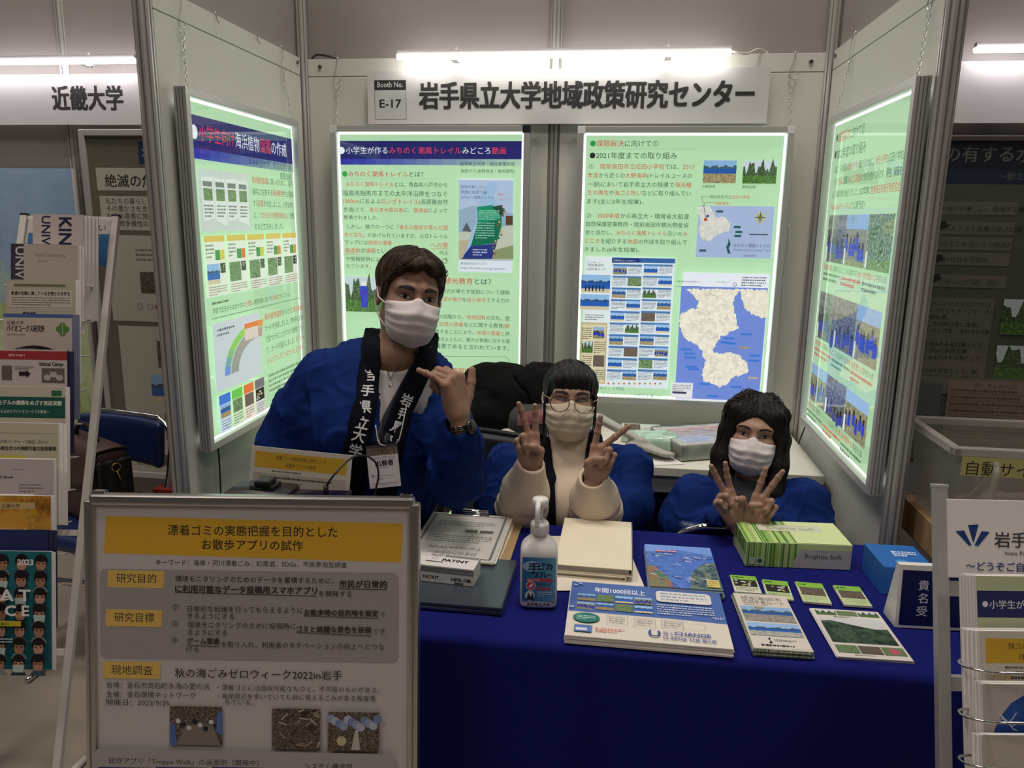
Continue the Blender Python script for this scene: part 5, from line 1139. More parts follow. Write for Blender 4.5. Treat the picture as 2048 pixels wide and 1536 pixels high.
# ------------------------------------------------------------------ brochure racks
def rack(label, A, B, dir_x, width, rails, post_w=.020):
    """leaning rack frame: right/left post from A (top) to B (bottom); dir_x unit vector across"""
    A = np.array(A, float); B = np.array(B, float); X = np.array(dir_x, float); Yv = (A-B)/np.linalg.norm(A-B); M = frame(B, X, Yv); L = float(np.linalg.norm(A-B))
    o = empty('brochure_rack', B, label, 'rack')
    for x in (0, width):
        b = MB(); b.box((x-post_w/2, 0, -.016), (x+post_w/2, L, 0), WIRE_WHITE if 'white' in label else ALU_FLAT, M, bev=.0015)
        b.box((x-post_w/2-.001, L, -.017), (x+post_w/2+.001, L+.006, .001), BLACK if 'white' in label else ALU_FLAT, M, bev=.001); b.build('post', o)
    for r in rails:
        b = MB(); b.box((post_w/2, r-.008, -.022), (width-post_w/2, r+.008, -.006), WIRE_WHITE if 'white' in label else ALU_FLAT, M); b.build('crossbar', o)
    # splayed feet on the floor
    for x in (0, width):
        b = MB(); e = np.array((M@Vector((x, 0, -.014)))[:]); b.tube([e, (e[0], e[1], .012)], .010, WIRE_WHITE, 8); b.tube([(e[0], e[1]-.02, .011), (e[0], e[1]+.10, .011)], .010, WIRE_WHITE, 8); b.build('foot', o)
    return o, M, L
def pocket(o, M, x0, x1, y, dpt, m):
    """wire pocket: a U loop standing off the frame"""
    b = MB(); f = lambda p: tuple((M@Vector(p))[:])
    b.tube([f(p) for p in spline([(x0-.01, y+.04, 0), (x0-.005, y+.03, dpt*.6), (x0+.01, y+.02, dpt), (x0+.03, y+.02, dpt+.004), (x1-.03, y+.02, dpt+.004), (x1-.01, y+.02, dpt), (x1+.005, y+.03, dpt*.6), (x1+.01, y+.04, 0)], 4)], .0024, m, 6)
    b.tube([f((x0+.05, y+.02, dpt+.003)), f((x0+.05, y-.055, dpt*.7)), f((x0+.05, y-.06, 0))], .0024, m, 6)
    b.tube([f((x1-.05, y+.02, dpt+.003)), f((x1-.05, y-.055, dpt*.7)), f((x1-.05, y-.06, 0))], .0024, m, 6)
    return b.build('wire_pocket', o)
def plumb(a, b, d0, ang):
    """post through pixels a (d0 deep) and b that leans without rolling sideways"""
    X = np.array([math.cos(ang), math.sin(ang), 0]); A = D(*a, d0); B1 = D(*b, 1)-CAM; return A, D(*b, ((A-CAM)@X)/(B1@X)), X
LTOP, LBOT, dirx = plumb((230, 432), (112, 1530), 2.28, .12)
LUP = (LTOP-LBOT)/np.linalg.norm(LTOP-LBOT)
LB2 = LTOP+(LBOT-LTOP)*((LTOP[2]-.06)/(LTOP[2]-LBOT[2]))
o, MLR, LL = rack('leaning white wire rack of brochures at the left', LTOP-dirx*.275, LB2-dirx*.275, dirx, .275, (.30, .62))
b = MB(); b.box((0, LL-.012, -.02), (.275, LL, -.006), WIRE_WHITE, MLR); b.build('crossbar', o)
s = Sheet(); s.rect(.015, LL-.155, .262, LL-.012, (196, 190, 182)); s.rect(.020, LL-.155, .262, LL-.055, (60, 110, 160)); s.text(.250, LL-.046, .026, 'ください', (30, 30, 35), align='r'); s.build('header_card', MLR@Matrix.Translation((0, 0, -.004)), o)
def bro(name, x0, x1, ytop, d, h, label, draw, **kw):
    kw['up'] = np.array(kw.get('up', LUP*.35+np.array([.0, .05, .65]))); kw['up'] = kw['up']/np.linalg.norm(kw['up'])
    # find the foot of the brochure from its visible top edge
    up = kw.get('up', LUP*.35+np.array([.0, .05, .65])); t = D(x0, ytop, d)-up*h; t2 = D(x1, ytop+2, d)-up*h
    def pix(p):
        q = p-CAM; z = q@AX_F; return 1024+F_PX*(q@AX_R)/z, 768-F_PX*(q@AX_U)/z, z
    u0, v0, z0 = pix(t); u1, v1, z1 = pix(t2)
    a = t; X = t2-t; w = float(np.linalg.norm(X)); M = frame(a, X, up); n = kw.get('n', 3); th = kw.get('thick', .008); m = MB(); rg = random.Random(int(x0*13+ytop))
    for k in range(n):
        z = -th*(n-k)/n; f = (n-1-k)/max(1, n-1); dx = kw.get('fan', .010)*f; dy = rg.uniform(-.004, .001)*f
        m.box((dx, dy, z), (w+dx, h+dy, z+th/n*.85), kw.get('edge', PAPER), M)
    o = tag(m.build(name), label, 'brochure', kw.get('group', 'brochures in the left rack')); s = Sheet(step=.0001); draw(s, w, h); s.build('printed_face', M@Matrix.Translation((0, 0, .0003)), o)
    return M, w
GP = (186, 174, 168)
def b1(s, w, h):
    s.rect(0, 0, w, h, (196, 184, 180))
    s.text(w*.53, h-.005, .050, 'KINKI', (40, 38, 70), rot=-PI/2, bold=.03); s.text(w*.18, h-.003, .036, 'UNIVERSITY', (40, 38, 80), rot=-PI/2, bold=.02)
def b2(s, w, h): s.rect(0, 0, w, h, (62, 56, 70)); s.text(w*.10, h-.006, .040, 'UNIVERSITY', (200, 195, 195), rot=-PI/2, bold=.02)
def b3(s, w, h): s.rect(0, 0, w, h, (180, 166, 158)); s.text(w*.5, h*.86, .014, 'Kinki University', (120, 108, 100), w=w*.55, align='c'); s.scribble(w*.26, h*.795, w*.68, h*.83, 1, (140, 128, 120), .5)
def b4(s, w, h):
    s.rect(0, 0, w, h, (178, 170, 152)); s.rect(w*.05, h*.72, w*.95, h*.90, (196, 186, 172)); s.rect(w*.12, h*.935, w*.86, h*.96, (110, 110, 90)); s.text(w*.08, h*.855, .0125, '絶滅の危機に瀕している生物たちを守る', (50, 48, 45), w=w*.84, bold=.02); s.scribble(w*.08, h*.75, w*.93, h*.84, 4, (110, 104, 98), .45); s.line([(w*.05, h*.735), (w*.95, h*.735)], .0008, (90, 85, 80)); s.scribble(w*.25, h*.66, w*.6, h*.70, 1, (60, 58, 55), .6); s.scribble(w*.06, h*.4, w*.94, h*.64, 9, (120, 112, 106), .4, seed=3)
def b5(s, w, h):
    s.rect(0, 0, w, h, (186, 172, 162)); s.rect(0, h*.965, w, h, (70, 95, 150)); s.text(w*.05, h*.90, .012, '近畿大学', (70, 62, 60)); s.text(w*.05, h*.835, .020, 'バイオコークス研究所', (60, 52, 50), w=w*.55, bold=.02); s.scribble(w*.06, h*.79, w*.58, h*.815, 1, (140, 125, 115), .5)
    for dx, dy in ((-1, 0), (1, 0), (0, 1), (0, -1)): s.ell(w*.86+dx*.010, h*.86+dy*.010, .0085, .0085, (80, 125, 60))
    s.rect(w*.855, h*.80, w*.865, h*.92, (186, 172, 162))
    s.poly([(w*.03, h*.60)]+[(w*(.03+.97*i/12), h*(.60+.10*math.sin(PI*min(1, .1+i/13)))) for i in range(13)]+[(w, h*.4), (w*.03, h*.4)], (34, 22, 26)); s.picture(w*.22, h*.58, w*.50, h*.675, 'dark', 3); s.poly([(w*.24, h*.58), (w*.30, h*.665), (w*.38, h*.62), (w*.44, h*.67), (w*.5, h*.58)], (200, 130, 60)); s.rect(0, 0, w, h*.58, (28, 26, 44))
def b6(s, w, h):
    s.rect(0, 0, w, h, (186, 176, 172)); s.rect(0, h*.90, w, h*.985, (150, 48, 52)); s.scribble(w*.15, h*.92, w*.62, h*.965, 1, (200, 140, 140), .6); s.text(w*.60, h*.845, .014, 'Ethical Camp-', (50, 40, 42), w=w*.35, bold=.03); s.picture(w*.05, h*.70, w*.20, h*.84, 'dark', 2); s.picture(w*.63, h*.68, w*.96, h*.82, 'dark', 4)
    for i in range(3): s.ell(w*(.71+.09*i), h*(.73+.03*(i % 2)), .010, .008, (175, 165, 155))
    s.poly([(w*.30, h*.745), (w*.41, h*.745), (w*.41, h*.725), (w*.47, h*.765), (w*.41, h*.80), (w*.41, h*.785), (w*.30, h*.785)], (35, 28, 30)); s.rect(w*.12, h*.60, w*.75, h*.645, (200, 165, 60)); s.scribble(w*.2, h*.607, w*.68, h*.638, 1, (60, 45, 30), .7); s.scribble(w*.24, h*.80, w*.52, h*.84, 2, (100, 90, 90), .5); s.scribble(w*.05, .05, w*.95, h*.55, 10, (120, 110, 105), .4)
def b7(s, w, h):
    s.rect(0, 0, w, h, (186, 178, 160)); s.rect(w*.80, h*.91, w*.95, h*.965, (40, 105, 65)); s.rect(0, h*.70, w, h*.90, (28, 82, 70)); s.text(w*.03, h*.825, .0135, 'モデルの構築をめざす実証実験', (225, 222, 210), w=w*.92, bold=.02); s.text(w*.02, h*.745, .0105, '〜もみがらでバイオコークスを製造〜', (215, 215, 205), w=w*.75); s.scribble(w*.04, h*.45, w*.97, h*.64, 5, (120, 112, 112), .4)
    s.rect(0, 0, w, h*.40, (180, 172, 150))
def b8(s, w, h):
    s.rect(0, 0, w, h, (186, 178, 156)); s.line([(0, h*.90), (w, h*.90)], .0008, (120, 112, 100)); s.text(w*.05, h*.80, .011, '近畿大学ベンチャーで鉄道に向けた', (70, 62, 55), w=w*.80); s.text(w*.03, h*.735, .012, 'CO2排出ゼロの持続可能な技術開発', (55, 48, 42), w=w*.94, bold=.03); s.rect(0, h*.52, w*.52, h*.68, (190, 180, 70)); s.scribble(w*.03, h*.54, w*.50, h*.66, 4, (95, 88, 40), .5); s.ell(w*.76, h*.60, .016, .014, (60, 46, 34)); s.ell(w*.76, h*.615, .016, .008, (85, 66, 48))
def b9(s, w, h): s.rect(0, 0, w, h, (182, 170, 170)); s.scribble(w*.40, h*.88, w*.82, h*.91, 1, (140, 125, 128), .5); s.text(w*.02, h*.80, .011, '近畿大学', (80, 72, 75)); s.scribble(w*.28, h*.80, w*.56, h*.83, 1, (70, 62, 62), .7); s.scribble(w*.50, h*.66, w*.85, h*.76, 3, (120, 110, 112), .4)
def b10(s, w, h):
    s.rect(0, 0, w, h, photo_mat([(120, 75, 20), (180, 125, 45), (205, 160, 70), (150, 95, 30)], 14, 0, 2)); s.rect(w*.28, h*.86, w*.78, h*.93, (190, 165, 110)); s.text(w*.30, h*.875, .012, '近畿大学', (45, 38, 30)); s.ell(w*.45, h*.68, .045, .04, (205, 150, 60)); s.ell(w*.76, h*.82, .012, .010, (190, 150, 50)); s.vtext(w*.16, h*.93, .030, '挑ツグ', (40, 30, 25), 1.0, bold=.04)
def b11(s, w, h): s.rect(0, 0, w, h, (36, 44, 92)); s.scribble(w*.03, h*.72, w*.24, h*.80, 2, (150, 155, 180), .5)
def b12(s, w, h):
    s.rect(0, 0, w, h, (32, 108, 118)); rg = random.Random(6)
    for j in range(7):
        for i in range(4):
            x, y = w*(.12+.25*i), h*(.90-.138*j); sk = [(176, 130, 108), (160, 115, 92), (190, 142, 118)][(i+j) % 3]
            s.ell(x, y+.006, .0165, .0175, (26, 22, 24), 14); s.ell(x, y-.004, .0125, .0155, sk, 14); s.ell(x, y+.0095, .0125, .006, (26, 22, 24), 12); s.poly([(x-.021, y-.030), (x+.021, y-.030), (x+.012, y-.017), (x-.012, y-.017)], [(60, 80, 90), (120, 130, 130), (40, 50, 70)][(i+j) % 3])
            s.ell(x-.006, y, .003, .0018, (40, 28, 26), 8); s.ell(x+.006, y, .003, .0018, (40, 28, 26), 8)
            if (i*3+j) % 4 == 0: s.poly([(x-.015, y-.004), (x+.015, y-.004), (x+.012, y-.022), (x-.012, y-.022)], (175, 195, 190))
    s.text(w*.62, h*.90, .020, '2023', (225, 225, 225), bold=.03); s.text(w*.16, h*.60, .040, 'D A T', (225, 228, 228), w=w*.62, bold=.03); s.text(w*.02, h*.475, .036, 'A N C E', (225, 228, 228), w=w*.74, bold=.03); s.rect(0, h*.385, w*.66, h*.43, (190, 175, 40)); s.text(w*.3, h*.392, .010, '大学案内', (60, 70, 40))
    s.scribble(0, h*.22, w*.55, h*.29, 3, (200, 215, 215), .5)
P = lambda lb, *a, **k: bro('brochure', *a[:5], lb, a[5], **k)
P('white brochure with large sideways navy letters topmost in the left rack', 66, 166, 428, 2.20, .30, b1, n=5, thick=.03, fan=.03)
P('dark violet brochure half hidden at the left edge of the rack', 22, 118, 487, 2.19, .29, b2, n=2)
P('plain pinkish card with two faint lines of print in the rack', 48, 156, 488, 2.17, .25, b3, n=3, thick=.014, fan=.012)
P('beige pamphlet about protecting endangered species in the left rack', 13, 152, 559, 2.14, .29, b4, n=3, fan=.012)
P('brochure with green clover mark and dark flame picture in the left rack', 8, 146, 627, 2.11, .29, b5, n=4, fan=.016, edge=mat('blueish_edge', srgb(120, 128, 150), .5))
P('brochure with a dark red header strip in the left rack', -2, 136, 698, 2.08, .28, b6, n=2, edge=mat('navy_edge', srgb(40, 44, 78), .5), fan=.014)
P('brochure with a dark green title band in the left rack', -6, 132, 772, 2.05, .28, b7, n=3, fan=.008)
P('cream brochure with yellow box and brown briquette picture in the left rack', -18, 118, 845, 2.02, .27, b8, n=3, fan=.02)
P('plain lilac letter in the left rack above the orange brochure', -30, 108, 917, 1.99, .26, b9, n=2, fan=.004)
P('orange golden brochure with brush lettering in the left rack', -38, 103, 990, 1.96, .25, b10, n=3, fan=.008)
P('navy blue brochure just above the teal one in the left rack', -45, 98, 1058, 1.93, .25, b11, n=3, fan=.018, edge=mat('navy_edge', (0, 0, 0)))
P('teal brochure covered in rows of small portraits lowest in the left rack', -50, 105, 1101, 1.90, .297, b12, n=3, fan=.006)
for i in range(10):
    yv = 588+i*70; dd = 2.17-i*.03
    y = (np.array((MLR.inverted()@Vector([float(c) for c in D(150, yv, dd)]))[:]))
    pocket(o, MLR, .015, .235, float(y[1]), float(max(.03, y[2]+.006)), WIRE_WHITE)

# right-hand rack with its notice board
RT, RB, rx = plumb((1884, 976), (1893, 1536), 1.25, .10); RUP = (RT-RB)/np.linalg.norm(RT-RB); RB2 = RT+(RB-RT)*((RT[2]-.06)/(RT[2]-RB[2]))
o, MRR, LR = rack('aluminium brochure rack with a notice board at the right front corner', RT, RB2, rx, .36, (.30,), post_w=.020)
for vv in (1180, 1370):
    y = float((MRR.inverted()@Vector([float(c) for c in D(1910, vv, 1.24 if vv < 1200 else 1.23)])).y); b = MB(); b.box((.010, y-.011, -.022), (.35, y+.011, -.006), ALU_FLAT, MRR); b.build('crossbar', o)
s = Sheet(); l = LayP(s, MRR@Matrix.Translation((0, 0, .002)))
x0, y0 = l.q(1897, 1155); x1, y1 = l.q(1897, 998); b = MB(); b.box((x0, y0, -.002), (.350, y1, .0018), mat('notice_white', (.74, .71, .69), .5), MRR, bev=.0008); b.build('notice_board', o)
def wedge(pts, c): l.P(pts, c)
NB = (32, 62, 120)
wedge([(1936, 1050), (1957, 1049), (1947, 1086), (1944, 1078)], NB); wedge([(1911, 1062), (1928, 1061), (1943, 1090), (1938, 1091)], NB); wedge([(1963, 1062), (1979, 1064), (1956, 1092), (1949, 1090)], NB)
hx, hy = l.q(1988, 1091); ex = l.q(2020, 1080)[0]-l.q(1987, 1080)[0]
s.text(hx, hy-.0005, ex*1.02, '岩手県立大学', (60, 60, 62), bold=.01); a_, b_ = l.q(2009, 1110); s.text(a_, b_, ex*.36, 'Iwate Prefectural University', (60, 60, 62)); a_, b_ = l.q(1931, 1139); s.text(a_, b_, ex*.60, '〜どうぞご自由にお取りください〜', (52, 62, 120), bold=.01)
s.build('notice_print', MRR@Matrix.Translation((0, 0, .0021)), o)
def c1(s, w, h):
    s.rect(0, 0, w, h, (178, 186, 150)); s.rect(0, h-.062, w, h-.022, (38, 44, 92)); s.ell(.012, h-.042, .0045, .0045, (210, 210, 215)); s.text(.018, h-.0475, .0135, '小学生が作る*みちのく潮風トレイル*', (210, 210, 220), (190, 70, 80), bold=.01)
    s.ell(.012, h-.085, .004, .004, (60, 110, 60)); s.text(.018, h-.0900, .0115, 'みちのく潮風トレイルとは？', (50, 80, 50))
    for i, t in enumerate(('みちのく潮風トレイルとは、青森県', '福島県相馬市までの太平洋沿岸', '1000kmにおよぶロングトレイル', '歩道)です。東日本大震災後に、')): s.text(.012, h-.108-i*.018, .0112, t, (60, 70, 55))
    s.scribble(.012, .02, w*.9, h-.18, 8, (90, 100, 80), .4)
c2 = lambda s, w, h: d_mini(s, w, h)
def c3(s, w, h):
    s.rect(0, 0, w, h, (176, 168, 160)); s.poly([(w*.05, h*.70), (w*.10, h*.78), (w*.17, h*.85), (w*.25, h*.905), (w*.37, h*.945), (w*.6, h*.955), (w*.95, h*.90), (w*.95, h*.12), (w*.12, h*.12), (w*.04, h*.4)], photo_mat([(22, 50, 110), (40, 80, 150), (30, 64, 130), (18, 40, 92)], 12, 0, 2))
    for k in range(3):
        q = [(w*.12+.028*t, h*(.80+.02*k)+.008*math.sin(t*5+k)) for t in np.linspace(0, 1, 10)]; s.line(q, .0012, (205, 205, 210))
def c4(s, w, h): s.rect(0, 0, w, h, (182, 172, 162)); s.rect(w*.05, h*.55, w*.9, h*.80, (120, 124, 70)); s.rect(.008, h-.09, w*.5, h-.07, (60, 52, 70))
R_ = dict(up=RUP, group='brochures in the right rack')
BT_ = bro('brochure', 1957, 2170, 1152, 1.17, .28, 'thick bundle of brochures with navy title band topmost in the right rack', c1, n=6, thick=.026, fan=-.012, **R_)
bro('brochure', 1965, 2180, 1262, 1.13, .297, 'yellow-headed poster leaflet in the middle of the right rack', c2, n=5, thick=.022, fan=-.016, **R_)
bro('brochure', 1970, 2190, 1368, 1.10, .28, 'white brochure with a large deep blue disc in the right rack', c3, n=3, thick=.012, fan=-.006, **R_)
bro('brochure', 1968, 2195, 1470, 1.07, .25, 'beige brochure lowest in the right rack', c4, n=3, thick=.012, fan=-.008, **R_)
for v, dd in ((1322, 1.16), (1422, 1.13), (1515, 1.10)):
    b = MB(); b.tube(spline([D(1985, v-4, dd+.03), D(1948, v-5, dd+.015), D(1919, v-2, dd-.01), D(1924, v+8, dd-.03), D(1948, v+16, dd-.05), D(1972, v+21, dd-.06), D(2020, v+24, dd-.085), D(2170, v+24, dd-.10)], 5), .0020, STEEL, 6); b.build('wire_pocket', o)

# ------------------------------------------------------------------ booth on the left
def f_panel(name, lo, hi, frame_w, label, draw, fm, cat='poster', glass=True):
    x0, z0 = lo; x1, z1 = hi; M = frame((x0, -.030, z0), (1, 0, 0), (0, 0, 1)); w, h = x1-x0, z1-z0
    o = empty(name, (x0, -.03, z0), label, cat)
    b = MB()
    if frame_w:
        b.box((0, 0, -.03), (frame_w, h, .012), fm, M, bev=.004); b.box((w-frame_w, 0, -.03), (w, h, .012), fm, M, bev=.004); b.box((frame_w, 0, -.03), (w-frame_w, frame_w, .012), fm, M, bev=.004); b.box((frame_w, h-frame_w, -.03), (w-frame_w, h, .012), fm, M, bev=.004); b.build('frame', o)
    b = MB(); b.box((frame_w*.6, frame_w*.6, -.028), (w-frame_w*.6, h-frame_w*.6, -.002), PAPER, M); b.build('backing', o)
    s = Sheet(); draw(s, w, h); s.build('print', M@Matrix.Translation((0, 0, -.0016)), o)
    if glass: b = MB(); b.box((frame_w*.8, frame_w*.8, .003), (w-frame_w*.8, h-frame_w*.8, .006), PANE, M); b.build('pane', o)
    return o
def nl(s, w, h):
    s.rect(0, 0, w, h, (118, 110, 96)); T = (205, 196, 186); K2 = (45, 40, 38)
    s.rect(.25, h-.135, .31, h-.045, (40, 56, 100)); s.line([(.28, h-.12), (.28, h-.06)], .006, (150, 170, 200)); s.line([(.265, h-.075), (.295, h-.105)], .004, (150, 170, 200)); s.line([(.295, h-.075), (.265, h-.105)], .004, (150, 170, 200)); s.text(.33, h-.11, .042, '近畿大学', (55, 55, 60), bold=.02)
    s.rect(.055, h-.24, w-.04, h-.15, T); s.text(.09, h-.222, .055, '絶滅の危機に瀕する生物', K2, bold=.01)
    s.rect(.06, h-.40, w-.04, h-.262, T)
    for i, t in enumerate(('私たちの暮らしは生物多様性', 'その豊かさを支えている生', 'もその恩恵に預かることは', 'る生物多様性のバランスを')): s.text(.085, h-.292-i*.030, .0265, t, (70, 62, 58))
    s.rect(.07, h-.78, w-.04, h-.42, T); s.scribble(.20, h-.53, .42, h-.47, 3, (120, 110, 105), .5); s.picture(.21, h-.66, .36, h-.57, 'dark', 1); s.ell(.28, h-.715, .012, .012, (150, 50, 45))
    for i in range(5): s.line([(.20+i*.045+.012*math.cos(a), h-.715+.012*math.sin(a)) for a in np.linspace(0, 6.3, 12)], .0015, (90, 84, 80))
    s.rect(.09, h-1.46, w-.04, h-.80, T); s.picture(.26, h-.98, .40, h-.86, 'dark', 4); s.picture(.22, h-1.13, .36, h-1.01, 'sea', 2); s.picture(.27, h-1.30, .40, h-1.18, 'dark', 6)
    for y in (.995, 1.145, 1.315): s.scribble(.29, h-y-.008, .36, h-y+.004, 1, (80, 74, 70), .7)
    s.text(.27, h-1.375, .03, '〜 絶滅危惧', (70, 62, 60)); s.text(.12, h-1.42, .02, '生き物マークブランドの設立', (80, 72, 68))
    s.rect(.09, .03, w-.04, h-1.48, T); s.ell(.17, .10, .035, .020, (150, 110, 140)); s.picture(.23, .06, .33, .11, 'dark', 2); s.picture(.34, .03, .44, .13, 'dark', 3)
f_panel('framed_poster', (-1.935, .36), (-1.12, 1.838), .026, 'grey framed conservation poster in the left booth', nl, ALU_FLAT)
def nb(s, w, h):
    s.rect(0, 0, w, h, photo_mat([(120, 150, 180), (150, 178, 205), (135, 165, 195), (165, 188, 205)], 3, 0, 1)); s.rect(0, 0, w, h*.52, photo_mat([(150, 170, 100), (175, 195, 140), (200, 210, 170), (130, 155, 90)], 7, 0, 2, (1.6, 1, .7)))
    s.rect(0, h*.50, w, h*.62, photo_mat([(150, 178, 160), (165, 190, 185), (150, 175, 190), (170, 195, 170)], 4, 0, 3))
    rg = random.Random(2)
    for i in range(16): x = w-.02-rg.uniform(0, .34); y = rg.uniform(0, .6)*h; s.line([(x, y), (x+rg.uniform(-.04, .06), y+rg.uniform(.10, .26))], .004, [(190, 205, 150), (215, 222, 180), (150, 175, 100)][i % 3])
f_panel('photo_panel', (-3.0, .55), (-1.99, 1.685), .0, 'large panel photo of blue sky over pale green grass in the left booth', nb, ALU_FLAT, 'panel', False)
m = MB(); m.box((-1.95, -.028, .585), (-1.06, -.002, .625), mat('brown_rail', (.10, .075, .06), .5)); m.box((-1.95, -.030, .622), (-1.06, -.026, .630), ALU_FLAT); struct(m.build('trim_%d' % k)); k += 1
# chair and briefcase
folding_chair(rotz((-1.53, -.72, 0), -.22), 'navy pipe chair with a leather briefcase on it in the left booth', NAVY, CHROME)
MCH = rotz((-1.53, -.72, 0), -.22)
LEATH = mat('brown_leather', (.085, .042, .032), .5, var=.25, vscale=20, bump=.3, bscale=160); LEATHD = mat('dark_gusset', (.013, .010, .009), .6); BRASS = mat('brass', (.75, .58, .25), .25, metal=1.0)
Mbf = MCH@Matrix.Translation((-.015, .02, .466))@Matrix.Rotation(-.30, 4, 'Z')
o = empty('briefcase', Mbf.translation, 'dark brown leather briefcase with brass lock on the navy chair', 'briefcase')
bwid, bd, bh = .36, .14, .27
b = MB(); organic(b, lambda P: rbox(P*np.stack([np.ones(len(P)), 1+.25*P[:, 2]/bh, np.ones(len(P))], 1), (0, 0, bh/2), (bwid/2, bd/2, bh/2), .025)+.002*nz(P, 30), (-.2, -.09, -.005), (.2, .09, .3), .007, LEATH, Mbf); b.build('body', o)
for sx in (-1, 1):
    b = MB(); organic(b, lambda P: rbox(P, (sx*(bwid/2+.004), 0, bh/2-.01), (.012, bd/2-.012, bh/2-.02), .010)+.0025*np.sin(P[:, 1]*160), (sx*.187-.03, -.08, .0), (sx*.187+.03, .08, .28), .005, LEATHD, Mbf); g_ = b.build('gusset', o)
    b = MB(); b.tube([Mbf@Vector((sx*(bwid/2+.019), .014*math.cos(a), .215+.014*math.sin(a))) for a in np.linspace(0, 2*PI, 16, endpoint=False)], .0018, BRASS, 6, closed=True)
    b.tube([Mbf@Vector((sx*(bwid/2+.020), 0, .202)), Mbf@Vector((sx*(bwid/2+.021), .006, .185)), Mbf@Vector((sx*(bwid/2+.021), .010, .165))], .003, BRASS, 6); b.build('strap_ring', g_)
b = MB(); G = []
for x in np.linspace(-bwid/2-.004, bwid/2+.004, 15):
    G.append([(x, bd/2-.015, bh-.006), (x, bd/2-.03, bh+.006), (x, 0, bh+.010), (x, -bd/2+.020, bh+.006), (x, -bd/2+.002, bh-.012), (x, -bd/2-.006, bh-.05), (x, -bd/2-.008, bh-.10), (x, -bd/2-.007, bh-.145+.02*abs(x)/(bwid/2))])
b.grid(G, LEATH, Mbf); fl = b.build('flap', o); md = fl.modifiers.new('t', 'SOLIDIFY'); md.thickness = .004
b = MB(); b.box((-.075, -bd/2-.0135, .085), (-.045, -bd/2-.006, .135), BRASS, Mbf, bev=.004); b.lathe([(.011, 0), (.011, .005), (.006, .007)], BRASS, 16, Mbf@Matrix.Translation((-.06, -bd/2-.012, .086))@Matrix.Rotation(PI/2, 4, 'X')); b.build('lock', o)
b = MB(); b.tube([Mbf@Vector(p) for p in spline([(-.075, 0, bh+.008), (-.07, 0, bh+.028), (-.045, 0, bh+.05), (0, 0, bh+.058), (.045, 0, bh+.05), (.07, 0, bh+.028), (.075, 0, bh+.008)], 5)], .0085, LEATHD, 10); b.build('handle', o)
b = MB(); q_ = [Mbf@Vector(p) for p in ((bwid/2+.02, .02, .10), (bwid/2+.07, .05, .115), (bwid/2+.13, .07, .08), (bwid/2+.18, .08, .0), (bwid/2+.20, .08, -.10))]
G = [[(p[0], p[1]-.004, p[2]+.012), (p[0], p[1]+.004, p[2]+.012), (p[0], p[1]+.004, p[2]-.012), (p[0], p[1]-.004, p[2]-.012)] for p in spline(q_, 6)]; b.grid(G, LEATHD, wrap=True); b.build('shoulder_strap', o)
RC = mat('red_carton', (.36, .022, .018), .45); cx, cy = -1.20, -.62
a = U(342, 980, 1, -.62)
b = MB(); b.box((a[0]-.045, -.66, 0.42), (a[0]+.035, -.58, float(a[2])+.015), RC, bev=.002); oR = tag(b.build('red_carton'), 'small red carton beside the post at the left of our booth', 'box')
b = MB(); b.box((a[0]-.05, -.74, .395), (a[0]+.04, -.48, .42), COUNTER); b.box((a[0]-.05, -.74, 0), (a[0]-.02, -.48, .395), COUNTER); b.box((a[0]+.01, -.74, 0), (a[0]+.04, -.48, .395), COUNTER); tag(b.build('side_stool'), 'low pale stool carrying the red carton in the left booth', 'stool')
# cart/brackets behind the poster stand at the lower left
b = MB(); b.tube([(-1.62, -.95, .34), (-.98, -.98, .34)], .012, CHROME, 8)
oB = tag(b.build('rail_stand'), 'chrome low rail stand on the floor of the left booth', 'stand')
for x in (-1.6, -1.0):
    b = MB(); b.tube([(x, -.965, .34), (x, -.965, .012)], .010, CHROME, 8); b.tube([(x, -1.02, .010), (x, -.91, .010)], .009, CHROME, 8); b.build('leg', oB)

